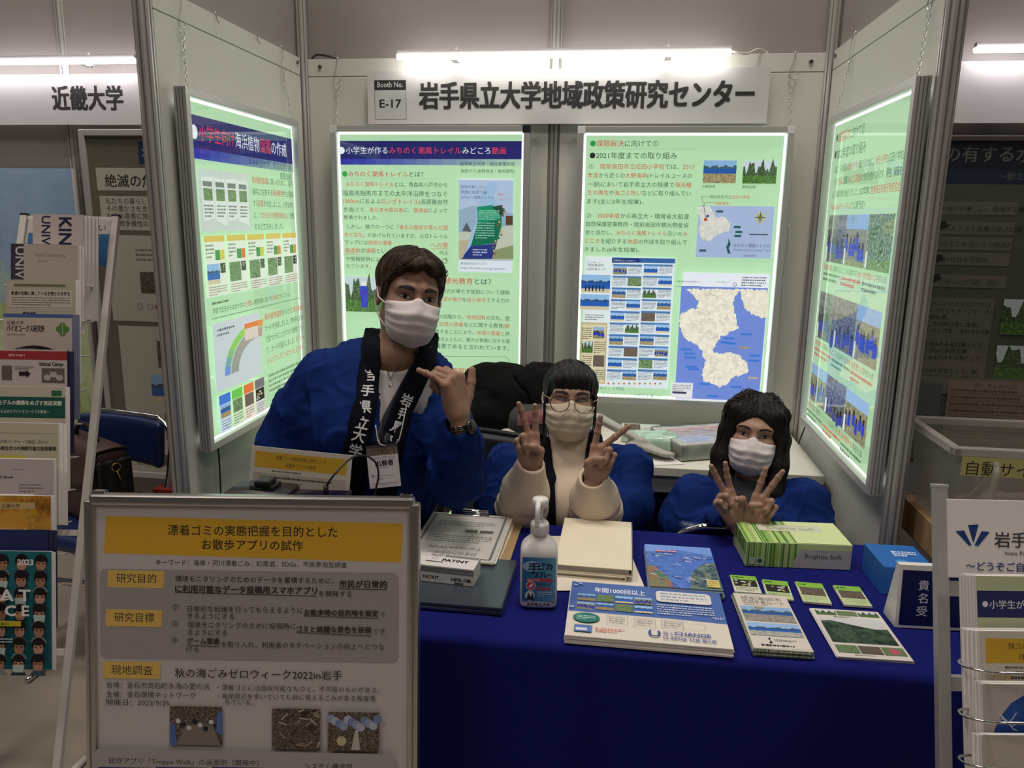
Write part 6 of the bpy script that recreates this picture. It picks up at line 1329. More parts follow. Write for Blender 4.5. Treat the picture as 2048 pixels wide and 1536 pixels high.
# ------------------------------------------------------------------ booth on the right
def nr(s, w, h):
    s.rect(0, 0, w, h, (82, 86, 72)); T = (112, 104, 98); K3 = (48, 44, 42)
    s.rect(0, h-.115, w, h-.020, (28, 31, 50)); s.rect(0, h-.165, w, h-.115, (32, 42, 70)); s.text(.030, h-.085, .060, '池の有する水生動物の多様性', (120, 118, 115), bold=.01); s.text(.28, h-.15, .03, '〜新たな', (110, 110, 108))
    for i, (y, t) in enumerate(((.26, '生息地の減少が著しい。絶滅する種類'), (.33, '保全ための人工池を保護の拠点に期す'), (.385, '工事におけるため池からの転換が'), (.44, '絶滅のある1代目の可能性。'), (.52, 'とそのモニタリング(図1、図2)'))):
        s.rect(.02, h-y-.012, .36, h-y+.034, T); s.text(.035, h-y, .022, t, K3)
    for y in (.295, .415, .485): s.poly([(.10, h-y), (.13, h-y), (.13, h-y-.012), (.145, h-y-.012), (.115, h-y-.030), (.085, h-y-.012), (.10, h-y-.012)], (35, 35, 35))
    s.rect(.03, h-.90, .33, h-.57, T)
    for i, t in enumerate(('〜9月28日にかけて月2回の計12', 'に、餌を入れたトラップを、それ', '時の3時間設置。', '一環として10月10日に実施。', '入れたトラップを、それぞれ5個', '間設置。', 'に、人工池Aのみを対象として、', 'を9時〜12時の3時間設置。', 'に、人工池Aのみを対象として、', '動画。', '人工池AとBを対象として、餌', 'それぞれ1個ずつ9時〜12時の3')): s.text(.045, h-.60-i*.025, .0195, t, K3)
    s.picture(.36, h-.70, w-.03, h-.57, 'wood', 2); s.picture(.36, h-.87, w-.03, h-.74, 'wood', 4); s.rect(.03, .33, w-.02, h-.93, T)
    for i, t in enumerate(('タナゴが、人工池AとBにおいて、5年にわたって生息', '生息を確認。', 'ため、タナゴの生息池として機能している。', '実施した地元住民と大学関係者が協力。', 'るがどうかは不透明(運営に必要な面積ではない)。')): s.text(.035, h-.965-i*.027, .0205, t, K3)
    s.rect(.02, .08, .19, .30, (74, 84, 80))
    for i in range(9): s.ell(.05+.03*(i % 4), .13+.05*(i//4), .010, .003, (45, 50, 48), 8)
    s.rect(.21, .05, w-.02, .32, (128, 110, 98)); s.text(.30, .295, .018, '表1　モニタリング', K3)
    for i in range(9): s.line([(.21, .06+i*.026), (w-.02, .06+i*.026)], .0012, (90, 80, 74)); s.scribble(.22, .065+i*.026, w-.04, .082+i*.026, 1, (80, 72, 66), .4, seed=i)
f_panel('framed_poster', (1.30, .62), (1.98, 1.815), .020, 'dim green framed poster under the blank sign in the right booth', nr, mat('bronze_frame', (.12, .11, .10), .4, metal=.7))
o = empty('neighbour_table', (1.40, -.7, 0), 'table in the right booth carrying the clear plastic bin', 'table')
DK = mat('dark_cloth', (.03, .03, .028), .8)
b = MB(); b.box((1.09, -1.30, .66), (1.95, -.30, .69), mat('dark_top', (.07, .065, .06), .5), bev=.003); b.build('tabletop', o)
for x in (1.13, 1.91):
    for y in (-1.26, -.34): b = MB(); b.box((x-.02, y-.02, 0), (x+.02, y+.02, .66), GREY_MET); b.build('leg', o)
WOOD = stripe_mat('pale_pine', (.36, .22, .10), (.50, .34, .18), 40, .6, 'Y')
b = MB(); b.box((1.06, -1.215, .692), (1.085+.36, -.90, .775), WOOD, bev=.002); oW = tag(b.build('wooden_crate'), 'pale pine box under the clear plastic bin in the right booth', 'crate')
for y in (-1.213, -.918):
    b = MB(); b.box((1.058, y-.003, .700), (1.47, y+.018, .770), WOOD, bev=.001); b.build('side_board', oW)
BINP = milky_mat('clear_polypropylene', (.62, .60, .57), .22)
b = MB(); lo, hi, t = (1.055, -1.205, .777), (1.475, -.925, 1.0), .004
def wall4(b, lo, hi, t, m, tp):
    x0, y0, z0 = lo; x1, y1, z1 = hi
    P0 = [(x0+tp, y0+tp, z0), (x1-tp, y0+tp, z0), (x1-tp, y1-tp, z0), (x0+tp, y1-tp, z0)]; P1 = [(x0, y0, z1), (x1, y0, z1), (x1, y1, z1), (x0, y1, z1)]
    c = np.array([(x0+x1)/2, (y0+y1)/2, 0]); I0 = [tuple(c+(np.array(p)-c)*[.98, .98, 1]+[0, 0, t]) for p in P0]; I1 = [tuple(c+(np.array(p)-c)*[.98, .98, 1]) for p in P1]
    V = P0+P1+I0+I1; F = [(0, 3, 2, 1)]+[(i, (i+1) % 4, 4+(i+1) % 4, 4+i) for i in range(4)]+[(8+(i+1) % 4, 8+i, 12+i, 12+(i+1) % 4) for i in range(4)]+[(4+i, 4+(i+1) % 4, 12+(i+1) % 4, 12+i) for i in range(4)]+[(8, 9, 10, 11)]
    b.add(V, F, m)
wall4(b, lo, hi, t, BINP, .022); o = tag(b.build('plastic_bin'), 'clear plastic storage bin with a yellow lettered label in the right booth', 'bin')
b = MB(); FROST = milky_mat('frosted_rim', (.66, .64, .61), .55)
for a, c in (((1.04, -1.22), (1.49, -1.2)), ((1.04, -.93), (1.49, -.91)), ((1.04, -1.22), (1.06, -.91)), ((1.47, -1.22), (1.49, -.91))): b.box((*a, .985), (*c, 1.004), FROST, bev=.003)
for x in np.linspace(1.10, 1.43, 6): b.box((x-.002, -1.222, .955), (x+.002, -1.202, .99), FROST)
b.build('rim', o)
s = Sheet(); la = LayP(s, frame((1.055, -1.2055, .777), (1, 0, 0), (0, 0, 1)))
x0, y0 = la.q(1912, 945); x1, y1 = la.q(1912, 907); s.rect(x0, y0, x0+.30, y1, (186, 180, 118)); hh = (y1-y0)*.80; s.text(x0+.006, y0+hh*.14, hh, '自動サイフォン', (50, 46, 40)); s.build('name_label', frame((1.055, -1.2262, .777), (1, 0, 0), (0, 0, 1)), o)
b = MB(); pl = [D(1985, 985, 2.2), D(1965, 1010, 2.05), D(1870, 1040, 1.95), D(1855, 1080, 1.93), D(1850, 1108, 1.95)]
b.tube(spline([(1.20, -1.0, .80), (1.16, -1.1, .92), (1.13, -1.235, .97), (1.115, -1.26, .90), (1.10, -1.27, .80), (1.105, -1.28, .70)], 8), .008, milky_mat('clear_hose', (.6, .58, .54), .35), 10); tag(b.build('siphon_hose'), 'clear hose hanging out of the plastic bin', 'hose')
b = MB(); b.lathe([(.008, 0), (.030, .002), (.033, .03), (.030, .034), (.012, .036)], WHITE_PL, 20, Matrix.Translation((1.16, -1.262, .691))); tag(b.build('dish'), 'small pale dish below the hose in the right booth', 'dish')
def f_peb(P):
    return smax(ell(P, (1.26, -1.06, .79), (.17, .10, .055))+.010*nz(P, 55), .783-P[:, 2], .004)
b = MB(); organic(b, f_peb, (1.06, -1.2, .775), (1.47, -.94, .87), .008, mat('stones', (.16, .13, .10), .8, var=.5, vscale=60)); tag(b.build('gravel'), 'brown gravel lying in the clear plastic bin', 'gravel', kind='stuff')
b = MB(); b.tube(spline([(1.36, -1.10, .84), (1.34, -1.12, .93), (1.30, -1.12, .975), (1.22, -1.12, .96), (1.16, -1.12, .88), (1.14, -1.1, .83)], 8), .010, milky_mat('clear_hose', (1, 1, 1), .3), 10); tag(b.build('siphon_pipe'), 'bent clear pipe standing inside the plastic bin', 'pipe')

# ------------------------------------------------------------------ people
SKIN = mat('skin', (0.30, 0.172, 0.118), 0.5, sss=0.15, var=.07, vscale=40, bump=.08, bscale=700, spec=.35)
SKIN_L = mat('skin_light', (0.37, 0.222, 0.160), 0.48, sss=0.15, var=.06, vscale=40, bump=.08, bscale=700, spec=.35)
LIPLID = mat('eyelid_line', (0.020, 0.013, 0.011), .6)
EYEW = mat('eye_white', (0.50, 0.46, 0.43), .25); IRIS = mat('iris', (0.016, 0.010, 0.008), .12)
TROUSER = mat('dark_trousers', (0.02, 0.02, 0.024), .8)
HAPPI = mat('blue_happi_cotton', (0.0035, 0.0205, 0.135), .85, bump=.25, bscale=600, var=.10, vscale=10, spec=.15)
BANDM = mat('black_lapel', (0.004, 0.005, 0.010), .85, spec=.1, bump=.2, bscale=600)
MASKW = mat('white_mask', (0.70, 0.64, 0.64), .75, sss=.1, bump=.1, bscale=900)
MASKB = mat('beige_mask', (0.56, 0.48, 0.37), .75, sss=.1, bump=.1, bscale=900)
MLOOP = mat('mask_loop', (.74, .70, .68), .7)
LETTER = mat('white_lettering', (.62, .63, .64), .7)
KNIT = mat('cream_knit', (0.70, 0.58, 0.46), .85, bump=.35, bscale=420, sheen=.1)
TEE = mat('white_tee', (.62, .58, .58), .8, bump=.1, bscale=300)
def axes(face, up):
    """head axes: x to image right of a facing person, y into the head, z up"""
    y = -np.array(face, float); y /= np.linalg.norm(y); z = np.array(up, float); z = z-y*(z@y); z /= np.linalg.norm(z)
    return np.stack([np.cross(y, z), y, z], 1)
def look(u, v, yaw=0.0, pitch=0.0, roll=0.0, k=1.0):
    """facing the camera from pixel u, v, then turned: yaw to image right, pitch down, roll clockwise (degrees)"""
    d = D(u, v, 1)-CAM; d /= np.linalg.norm(d); r = np.cross(d, AX_U); r /= np.linalg.norm(r); u_ = np.cross(r, d)
    yw, pt, rl = [math.radians(a) for a in (yaw, pitch, roll)]
    f = -d*math.cos(yw)*math.cos(pt)+r*math.sin(yw)-u_*math.sin(pt); up = u_*math.cos(rl)+r*math.sin(rl)
    return axes(f, up)*k
def to_l(P, c, A): return (P-c)@A/float(A[:, 0]@A[:, 0])
def head_sdf(P, fem=0.0):
    """P in head coordinates: eyes at z = 0, crown at .115, chin at -.115, face towards -y"""
    d = ell(P, (0, .014, .032), (.0745, .093, .083))
    d = smin(d, ell(P, (0, -.020, -.030), (.062-.003*fem, .070, .082)), .03)
    for s in (-1, 1):
        d = smin(d, cap(P, (s*.052, .004, -.055), (s*.008, -.064, -.099), .016, .017), .028)
        d = smin(d, ell(P, (s*.036, -.056, -.030), (.026, .026, .026)), .022)
        d = smin(d, cap(P, (s*.014, -.081, .021), (s*.044, -.068, .020), .010, .008), .02)
    d = smin(d, ell(P, (0, -.070, -.100), (.020, .018, .016)), .02)
    for s in (-1, 1): d = smax(d, -ell(P, (s*.032, -.104, .001), (.020, .020, .0105)), .014)
    d = smin(d, chain(P, [(0, -.083, .010), (0, -.096, -.012), (0, -.107, -.032)], [.0065, .0075, .0105], .008), .010)
    for s in (-1, 1): d = smin(d, ell(P, (s*.011, -.098, -.036), (.008, .010, .007)), .006)
    d = smin(d, ell(P, (0, -.086, -.066), (.024, .012, .010)), .012)
    for s in (-1, 1):
        q = P-np.array([s*.0775, .014, -.004]); e = ell(q, (0, 0, 0), (.0085, .019, .030)); e = smax(e, -ell(q, (s*.008, -.003, .002), (.006, .011, .019)), .004)
        d = smin(d, e, .006)
    return d
def head_cap(P): return head_sdf(P)
def patch(mb, f, pts, off, m, c, A):
    """thin shape lying on the face, given in face x, z"""
    V = np.array([trace(f, (x, -.16, z), (0, 1, 0), 0, .3)-np.array([0, off, 0]) for x, z in pts]); n = len(V); V = np.vstack([V, V.mean(0)-np.array([0, off*.4, 0])])
    V = V@A.T+c; mb.add(V, [((i+1) % n, i, n) for i in range(n)], m, smooth=True)
def strip(mb, f, top, bot, off, m, c, A):
    pr = lambda q: trace(f, (q[0], -.16, q[1]), (0, 1, 0), 0, .3)-np.array([0, off, 0])
    mb.grid(np.array([[pr(a), pr(((a[0]+b[0])/2, (a[1]+b[1])/2))-np.array([0, off*.5, 0]), pr(b)] for a, b in zip(top, bot)])@A.T+c, m)
def face_features(mb, f, c, A, brow=1.0, smile=0.0, browmat=None, open_=.0046):
    bm_ = browmat or LIPLID
    for s in (-1, 1):
        cx = s*.0315; h = open_
        al = [(cx+s*.0150*t, (h*(1-t*t) if k == 0 else -h*.75*(1-t*t))+(.0022*t)+(.0028*smile*(1-t*t) if k else .002*smile*(1-t*t))) for k, ts in ((0, np.linspace(-1, 1, 9)), (1, np.linspace(1, -1, 9)[1:-1])) for t in ts]
        patch(mb, f, al, .0006, EYEW, c, A)
        if smile < .9: patch(mb, f, [(cx+.0052*math.cos(a), max(-h*.68, min(h*.9, .0053*math.sin(a)+.0005))+.002*smile) for a in np.linspace(0, 2*PI, 14, endpoint=False)], .0014, IRIS, c, A)
        up_ = [(cx+s*.0165*t, h*(1-t*t)+.0022*t+.002*smile*(1-t*t)) for t in np.linspace(-1, 1, 9)]; strip(mb, f, [(x, z+.0024*(1-.55*abs(t))) for (x, z), t in zip(up_, np.linspace(-1, 1, 9))], up_, .0014, LIPLID, c, A)
        lo_ = [(cx+s*.014*t, -h*.75*(1-t*t)+.002*t+.0028*smile*(1-t*t)) for t in np.linspace(-1, 1, 9)]; strip(mb, f, lo_, [(x, z-.0006) for x, z in lo_], .0010, LIPLID, c, A)
        t_ = np.linspace(0, 1, 9); bx_ = [(s*(.013+.036*t), .0195+.0065*math.sin(t*2.2)-.004*t) for t in t_]; wv = [.0022+.0032*brow*math.sin(min(1, t*1.15+.18)*PI*.93) for t in t_]
        strip(mb, f, [(x, z+w) for (x, z), w in zip(bx_, wv)], [(x, z-w*.8) for (x, z), w in zip(bx_, wv)], .0010, bm_, c, A)
def face_mask(name, parent, f, c, A, m, top=-.012, bottom=-.120, wide=.069, wr=0.0, seed=0.0, loopm=None):
    nu, nv = 33, 27; G = np.zeros((nv, nu, 3))
    for j in range(nv):
        v = j/(nv-1)
        for i in range(nu):
            u = -1+2*i/(nu-1); zt = top+.008*math.exp(-(u/.22)**2)-.006*abs(u)**1.6; zb = bottom+.030*abs(u)**2.2; z = zt+(zb-zt)*v
            yf = np.interp(v, [0, .10, .28, .5, .75, .92, 1], [-.098, -.108, -.1235, -.121, -.114, -.098, -.078]); ys = np.interp(v, [0, .5, 1], [-.034, -.040, -.032])
            x = (wide*(1-.16*v*v))*math.sin(u*PI/2*.98); y = ys+(yf-ys)*max(0, math.cos(u*PI/2))**.75
            G[j, i] = (x, y, z)
    P = G.reshape(-1, 3)
    for _ in range(6):
        d = f(P); k = d < .0035
        if not k.any(): break
        P[k] += grad(f, P[k])*(0.0038-d[k])[:, None]
    G = P.reshape(nv, nu, 3); Gs = G.copy()
    for _ in range(2): Gs[1:-1, 1:-1] = (Gs[1:-1, 1:-1]*2+Gs[:-2, 1:-1]+Gs[2:, 1:-1]+Gs[1:-1, :-2]+Gs[1:-1, 2:])/6
    for j in range(nv):
        v = j/(nv-1)
        for i in range(nu):
            u = -1+2*i/(nu-1); o = 0
            for v0, s_ in ((.24, 1), (.48, 1), (.70, -1)):
                t = (v-v0-.03*abs(u)*s_)/.045; o += .0026*(1/(1+math.exp(-t*4))-.5)*math.exp(-(t/3.5)**2)*(.45+.55*abs(u))*2
            o += .0014*math.exp(-((v-.07)/.022)**2)
            o += wr*.0022*math.sin(v*26+6*abs(u)+seed)*abs(u)**1.2+wr*.0012*math.sin(u*15+v*9+seed)
            dirn = np.array([G[j, i][0]*6, -1, 0]); dirn = dirn/np.linalg.norm(dirn); Gs[j, i] += dirn*o
    P = Gs.reshape(-1, 3)
    for _ in range(8):
        d = f(P); k = d < .0028
        if not k.any(): break
        P[k] += grad(f, P[k])*(0.0034-d[k])[:, None]
    Gs = P.reshape(nv, nu, 3)
    b = MB(); b.grid(Gs@A.T+c, m); b.f = [q[::-1] for q in b.f]; o = b.build(name, parent); md = o.modifiers.new('t', 'SOLIDIFY'); md.thickness = .0016
    for s, i in ((-1, 0), (1, nu-1)):
        e0, e1 = Gs[2, i], Gs[nv-4, i]; ear = np.array([s*.083, .022, .012]); ear2 = np.array([s*.082, .030, -.016])
        pts = spline([e0, e0*.5+ear*.5+[s*.006, 0, -.004], ear, ear2, e1*.5+ear2*.5+[s*.005, 0, -.006], e1], 6); b = MB(); b.tube(pts@A.T+c, .0019, loopm or MLOOP, 6); b.build('ear_loop', o)
    return o
def hair_mesh(name, parent, f, lo, hi, h, m, c, A, strands=None, sm=None):
    b = MB(); M4 = Matrix([[A[i][0], A[i][1], A[i][2], c[i]] for i in range(3)]+[[0, 0, 0, 1]])
    organic(b, f, lo, hi, h, m, M4)
    for pts, r in (strands or []): b.tube(np.asarray(pts)@A.T+c, r, sm or m, 5)
    return b.build(name, parent)
def comb(f, starts, step, n, dirf, off=.0006, r0=.0016, jit=.15, seed=1, tip=.3):
    """strands that run over a surface from their roots along a direction field"""
    rs = np.random.RandomState(seed); P = np.array([trace(f, (q[0], q[1], .2), (0, 0, -1), 0, .3) for q in starts]); out = [P.copy()]; ph = rs.uniform(-1, 1, (len(P), 3))*jit
    for i in range(n):
        d = dirf(P, i/n)+ph; g = grad(f, P); g /= np.linalg.norm(g, axis=1)[:, None]+1e-9; d = d-g*(d*g).sum(1)[:, None]; d /= np.linalg.norm(d, axis=1)[:, None]+1e-9
        P = P+d*step; P = polish(f, P, 1)+g*off*.2; out.append(P.copy())
    out = np.stack(out, 1); k = out.shape[1]; rad = r0*np.concatenate([np.linspace(.6, 1, k//3), np.linspace(1, tip, k-k//3)])
    return [(out[i], rad) for i in range(len(P))]
def trim(strands, zf, slack=.004):
    """end strands where they pass below the hair line"""
    out = []
    for p, r in strands:
        ok = p[:, 2] > zf(p)-slack; n = len(p) if ok.all() else int(np.argmin(ok))
        if n >= 3: out.append((p[:n], r[:n]*np.concatenate([np.ones(n-2), [.7, .3]])))
    return out
# ---- hands
def hand_sdf(pose, k=1.0, fore=.12):
    """pose: dict finger -> (spread deg, mcp, pip, dip) and thumb -> points; palm faces +z, thumb towards +x, fingers along +y, wrist at 0"""
    F = {'index': ((.0265, .092), (.044, .025, .020), .0088), 'middle': ((.0075, .096), (.049, .029, .021), .0090), 'ring': ((-.0115, .091), (.045, .027, .021), .0086), 'pinky': ((-.0290, .081), (.035, .020, .019), .0076)}
    segs = []
    for n, ((x, y), L, r) in F.items():
        sp, a, b, d = [math.radians(t) for t in pose[n]]; p = np.array([x, y, 0.0]); th = 0; dirp = np.array([math.sin(sp), math.cos(sp), 0]); pts = [p]
        for ang, l in zip((a, b, d), L): th += ang; p = p+l*(math.cos(th)*dirp+math.sin(th)*np.array([0, 0, 1.0])); pts.append(p)
        segs.append((np.array(pts), [r*1.08, r*1.0, r*.92, r*.80]))
    th = np.array(pose['thumb'], float)
    def f(P):
        Q = P/k
        d = None
        for n, ((x, y), L, r) in F.items():
            e = cap(Q, (x*.50, .012, 0), (x, y, 0), .0145, .0118); d = e if d is None else smin(d, e, .012)
        d = smin(d, ell(Q, (.016, .040, .010), (.018, .032, .013)), .012); d = smin(d, ell(Q, (-.022, .042, .008), (.012, .034, .012)), .012)
        d = smin(d, cap(Q, (0, .012, 0), (0, -.020, 0), .0245, .0235, sq=((0, 0, 1), 1.45)), .016); d = smin(d, cap(Q, (0, -.020, 0), (0, -fore, -.002), .0235, .0235+.0625*max(0, fore-.02), sq=((0, 0, 1), 1.30)), .012)
        g = None
        for pts, rs in segs:
            e = chain(Q, pts, rs, .004); g = e if g is None else np.minimum(g, e)
            for j in (1, 2): g = smin(g, ell(Q, pts[j], (rs[j]*1.03,)*3), .003)
        d = smin(d, g, .0065)
        t = chain(Q, th, [.0135, .0115, .0105, .0085][:len(th)], .004); d = smin(d, t, .008)
        return d*k
    return f, segs, th
def V_POSE(sp1, sp2, thumb=((.020, .016, .008), (.031, .048, .024), (.014, .064, .036), (-.008, .070, .036)), b=(8, 8, 4)):
    return {'index': (sp1, *b), 'middle': (sp2, *b), 'ring': (-3, 78, 98, 55), 'pinky': (-8, 76, 96, 55), 'thumb': thumb}
def hand_frame(u, v, d, up, palm, thumb_right):
    """wrist at pixel u, v; up and palm are (image right, image up, towards camera) mixes"""
    T = np.stack([AX_R, AX_U, -AX_F], 1); y = T@np.array(up, float); z = T@np.array(palm, float); y /= np.linalg.norm(y); z -= y*(y@z); z /= np.linalg.norm(z); x = np.cross(y, z)
    if (x@(T@np.array([1.0, 0, 0])) > 0) != thumb_right: mir = -1
    else: mir = 1
    return D(u, v, d), np.stack([x*mir, y, z], 1)
def add_hand(mb, fr, pose, k, m, nailm=None, h=.0017, fore=.12):
    c, A = fr; f, segs, th = hand_sdf(pose, k, fore); pts = np.vstack([s[0] for s in segs]+[th, [[0, -fore, 0]], [[0, -.03, 0]]])*k
    lo = pts.min(0)-.034; hi = pts.max(0)+.034; lo[1] = -(fore+.035)*k
    V, Q = net(f, lo, hi, h); V = polish(f, V, 1)
    V = V+0; W_ = V@A.T+c; q = Q.tolist()
    if np.linalg.det(A) < 0: q = [x[::-1] for x in q]
    mb.add(W_, q, m, smooth=True)
    for pts_, rs in segs+[(th, [.012, .011, .0105, .0085])]:      # finger nails
        a, b_ = pts_[-2], pts_[-1]; d = (b_-a)/np.linalg.norm(b_-a); side = np.array([1.0, 0, 0]); side -= d*(d@side); side /= np.linalg.norm(side); n = np.cross(side, d)
        if n[2] > 0 and pts_ is not th: n = -n
        if pts_ is th: n = np.cross(d, np.array([0, 0, 1.0])); n /= np.linalg.norm(n)+1e-9; side = np.cross(d, n); n = n if n[0] > 0 else -n
        r = rs[-1]; cc = b_+d*r*.25; G = []
        for i in range(5):
            w = (i-2)/2*.62; G.append([trace(f, (cc+side*r*math.sin(w*1.2)+d*r*t+n*.02)*k, -n, 0, .05)+n*.0005 for t in (-.75, -.4, 0, .35, .55)])
        g = np.array(G)@A.T+c; mb.grid(g, nailm or NAIL)
NAIL = mat('finger_nail', (.44, .28, .23), .3)
def ribbon(name, parent, f, px, widths, m, off=.004, thick=.004, n=8, t0=.9):
    """cloth band lying on a garment along a path of photo pixels -> centre points, tangents, outward normals"""
    C = spline(np.array(px, float), n); wd = np.interp(np.linspace(0, 1, len(C)), np.linspace(0, 1, len(widths)), widths); T = np.gradient(C, axis=0); T /= np.linalg.norm(T, axis=1)[:, None]; N = np.stack([-T[:, 1], T[:, 0]], 1)
    G = []; info = []
    for i in range(len(C)):
        row = []
        for t in np.linspace(-.5, .5, 7):
            p = hit(f, *(C[i]+N[i]*wd[i]*t), t0=t0); g = grad(f, p[None])[0]; row.append(p+g/np.linalg.norm(g)*off)
        G.append(row)
    G = np.array(G)
    for _ in range(3): G[1:-1] = (G[:-2]+2*G[1:-1]+G[2:])/4
    b = MB(); b.grid(G, m); o = b.build(name, parent); md = o.modifiers.new('t', 'SOLIDIFY'); md.thickness = thick; md.offset = 0
    return o, C, G
def band_text(name, parent, G, C, chars, size, m, bold=.02, up_sign=1, flip=False):
    """one character at each of the given pixels, lying on the band"""
    b = MB()
    mid = G[:, G.shape[1]//2]
    for ch, (u, v) in chars:
        i = int(np.argmin(((C-np.array([u, v]))**2).sum(1))); i = min(max(i, 1), len(C)-2); t = mid[i-1]-mid[i+1]; t /= np.linalg.norm(t); x = G[i, -1]-G[i, 0]; x /= np.linalg.norm(x)
        if x@AX_R < 0: x = -x
        n = np.cross(x, t); n /= np.linalg.norm(n)
        if n@AX_F > 0: n = -n
        x = np.cross(t, n); vv, ff, _ = glyphs(ch); v2 = vv-np.array([(vv[:, 0].min()+vv[:, 0].max())/2, (vv[:, 1].min()+vv[:, 1].max())/2, 0])
        for j, (dx, dy) in enumerate([(0, 0), (bold, 0), (-bold, 0), (0, bold), (0, -bold)]):
            q = (v2+np.array([dx, dy, 0]))*size; b.add(mid[i]+n*(.0042+.0001*j)+np.outer(q[:, 0], x)+np.outer(q[:, 1], t), ff, m)
    return b.build(name, parent)
def crests(P, a, s, seed, stretch=(1, 1, 1)):
    """raised creases of draped cloth"""
    n = np.abs(nz(P*np.array(stretch), s, seed)); return -a*np.clip(1-n/.30, 0, 1)**1.5
DARKHAIR = stripe_mat('black_hair', (0.010, 0.008, 0.008), (0.030, 0.024, 0.022), 220, .55, 'Z', .22)
BROWNHAIR = stripe_mat('brown_black_hair', (0.020, 0.013, 0.009), (0.075, 0.045, 0.026), 160, .60, 'Z', .22)
BROWNLOCK = mat('brown_lock', (.060, .036, .021), .6, spec=.2); BROWNLOCK2 = mat('dark_lock', (.022, .014, .010), .6, spec=.2)
DARKLOCK = mat('black_lock', (.014, .011, .011), .45, spec=.3)

# ---- the standing man
oM = empty('person', (-.42, -.80, 0), 'standing man in a blue happi coat and white mask, thumb and little finger raised', 'person', 'booth staff in blue happi coats')
cM = D(820, 594, 1.90); AM = look(819, 593, 13, 2, 8, .965)
fH = lambda P: head_sdf(P)
MH = Matrix([[AM[i][0], AM[i][1], AM[i][2], cM[i]] for i in range(3)]+[[0, 0, 0, 1]])
neckb = D(792, 715, 1.90); chinp = cM+AM@np.array([0, .018, -.06])
shL, shR = D(645, 762, 1.96), D(858, 762, 2.00); chest, belly = D(748, 860, 1.99), D(742, 975, 2.09); hip = np.array([-.50, -.80, .80])
elL, wrL = D(592, 905, 2.02), D(565, 1020, 2.14); elR, wrR = D(914, 962, 1.87), D(919, 846, 1.735)
b = MB()
def fhn(P):
    return smin(fH(P), chain(P, [(0, .028, -.05), tuple(to_l(neckb, cM, AM)), tuple(to_l(neckb, cM, AM)+np.array([0, .03, -.06]))], [.050, .056, .075], .02), .03)
organic(b, fhn, (-.12, -.14, -.24), (.12, .16, .13), .0027, SKIN, MH)
face_features(b, fH, cM, AM, brow=1.25, open_=.0048)
def fbody(P):
    d = chain(P, [neckb-AX_U*.06, (shL+shR)/2+[0, 0, -.05], chest, belly, hip], [.045, .10, .125, .13, .135], .06)
    d = smin(d, chain(P, [shL+[.03, 0, -.02], elL, wrL], [.055, .042, .030], .02), .04); d = smin(d, chain(P, [shR+[-.03, 0, -.02], elR], [.052, .042], .02), .04)
    for s in (-1, 1): d = smin(d, chain(P, [hip+[s*.085, .0, -.04], np.array([-.50+s*.10, -.815, .45]), np.array([-.50+s*.10, -.80, .08]), np.array([-.50+s*.11, -.86, .04])], [.088, .060, .045, .042], .02), .03)
    return np.maximum(d, .002-P[:, 2])
organic(b, fbody, (-.95, -1.6, -.01), (.15, -.55, 1.32), .013, TROUSER, pol=0)
frM = hand_frame(919, 838, 1.735, (-.16, 1, .06), (-.80, -.05, -.55), True)
SHAKA = {'index': (2, 62, 92, 55), 'middle': (0, 66, 95, 55), 'ring': (-3, 66, 92, 55), 'pinky': (-20, 44, 12, 6), 'thumb': ((.018, .016, .0), (.040, .046, -.004), (.054, .076, -.008), (.062, .103, -.010))}
add_hand(b, frM, SHAKA, 1.0, SKIN, fore=.024)
bodyM = b.build('body', oM)
# hair
def zhM(q):
    z = np.interp(q[:, 1], [-.11, -.085, -.060, -.044, -.030, -.005, .012, .035, .06, .12], [.076, .070, .054, .030, -.022, -.026, .022, .010, -.045, -.075])
    return z+.009*np.exp(-((q[:, 0]-.008)/.020)**2)*(q[:, 1] < -.04)+.004*np.sin(q[:, 0]*170)*(q[:, 1] < -.05)
def fhairM(P):
    q = P; rad = np.hypot(q[:, 0]-.01, q[:, 2]-.02); g = .0022*np.sin(q[:, 1]*240+26*q[:, 0]+3*np.sin(rad*40))+.0016*nz(q, 60)+.004*np.exp(-((q[:, 0]-.010)/.006)**2)*(q[:, 2] > .06)*(q[:, 1] < .05)
    d = ell(q, (0, .016, .034), (.0835, .103, .090)); d = smin(d, ell(q, (.004, -.042, .078), (.062, .050, .034)), .02); d = smin(d, ell(q, (0, .03, .055), (.085, .09, .072)), .02)
    return smax(d+g, (zhM(q)-q[:, 2])*.75, .005)
rs = np.random.RandomState(3)
def dirM(P, t): return np.stack([np.sign(P[:, 0]-.010)*(1.0+.2*t), -.50+1.0*(P[:, 1] > .02)*t+0*P[:, 0], -.25-1.1*t*(np.abs(P[:, 0]) > .04)+0*P[:, 0]], 1)
st = [(.010+s*rs.uniform(.003, .014), y, .14) for y in np.linspace(-.070, .07, 60) for s in (-1, 1)]
S1 = trim(comb(fhairM, st, .0072, 12, dirM, r0=.0016, jit=.2, seed=5), zhM)
st2 = [(s*rs.uniform(.01, .075), rs.uniform(-.08, .05), .13) for s in (-1, 1) for _ in range(110)]
S2 = trim(comb(fhairM, st2, .006, 8, dirM, r0=.0015, jit=.25, seed=6), zhM)
hm = MB(); organic(hm, fhairM, (-.11, -.125, -.10), (.11, .15, .15), .0026, BROWNHAIR, MH)
for i, (p, r) in enumerate(S1+S2): hm.tube(p@AM.T+cM, r, BROWNLOCK if i % 3 == 0 else BROWNLOCK2, 5)
hm.build('hair', oM)
fMM = lambda P: fH(P)
face_mask('face_mask', oM, fMM, cM, AM, MASKW, wr=.35, seed=1)
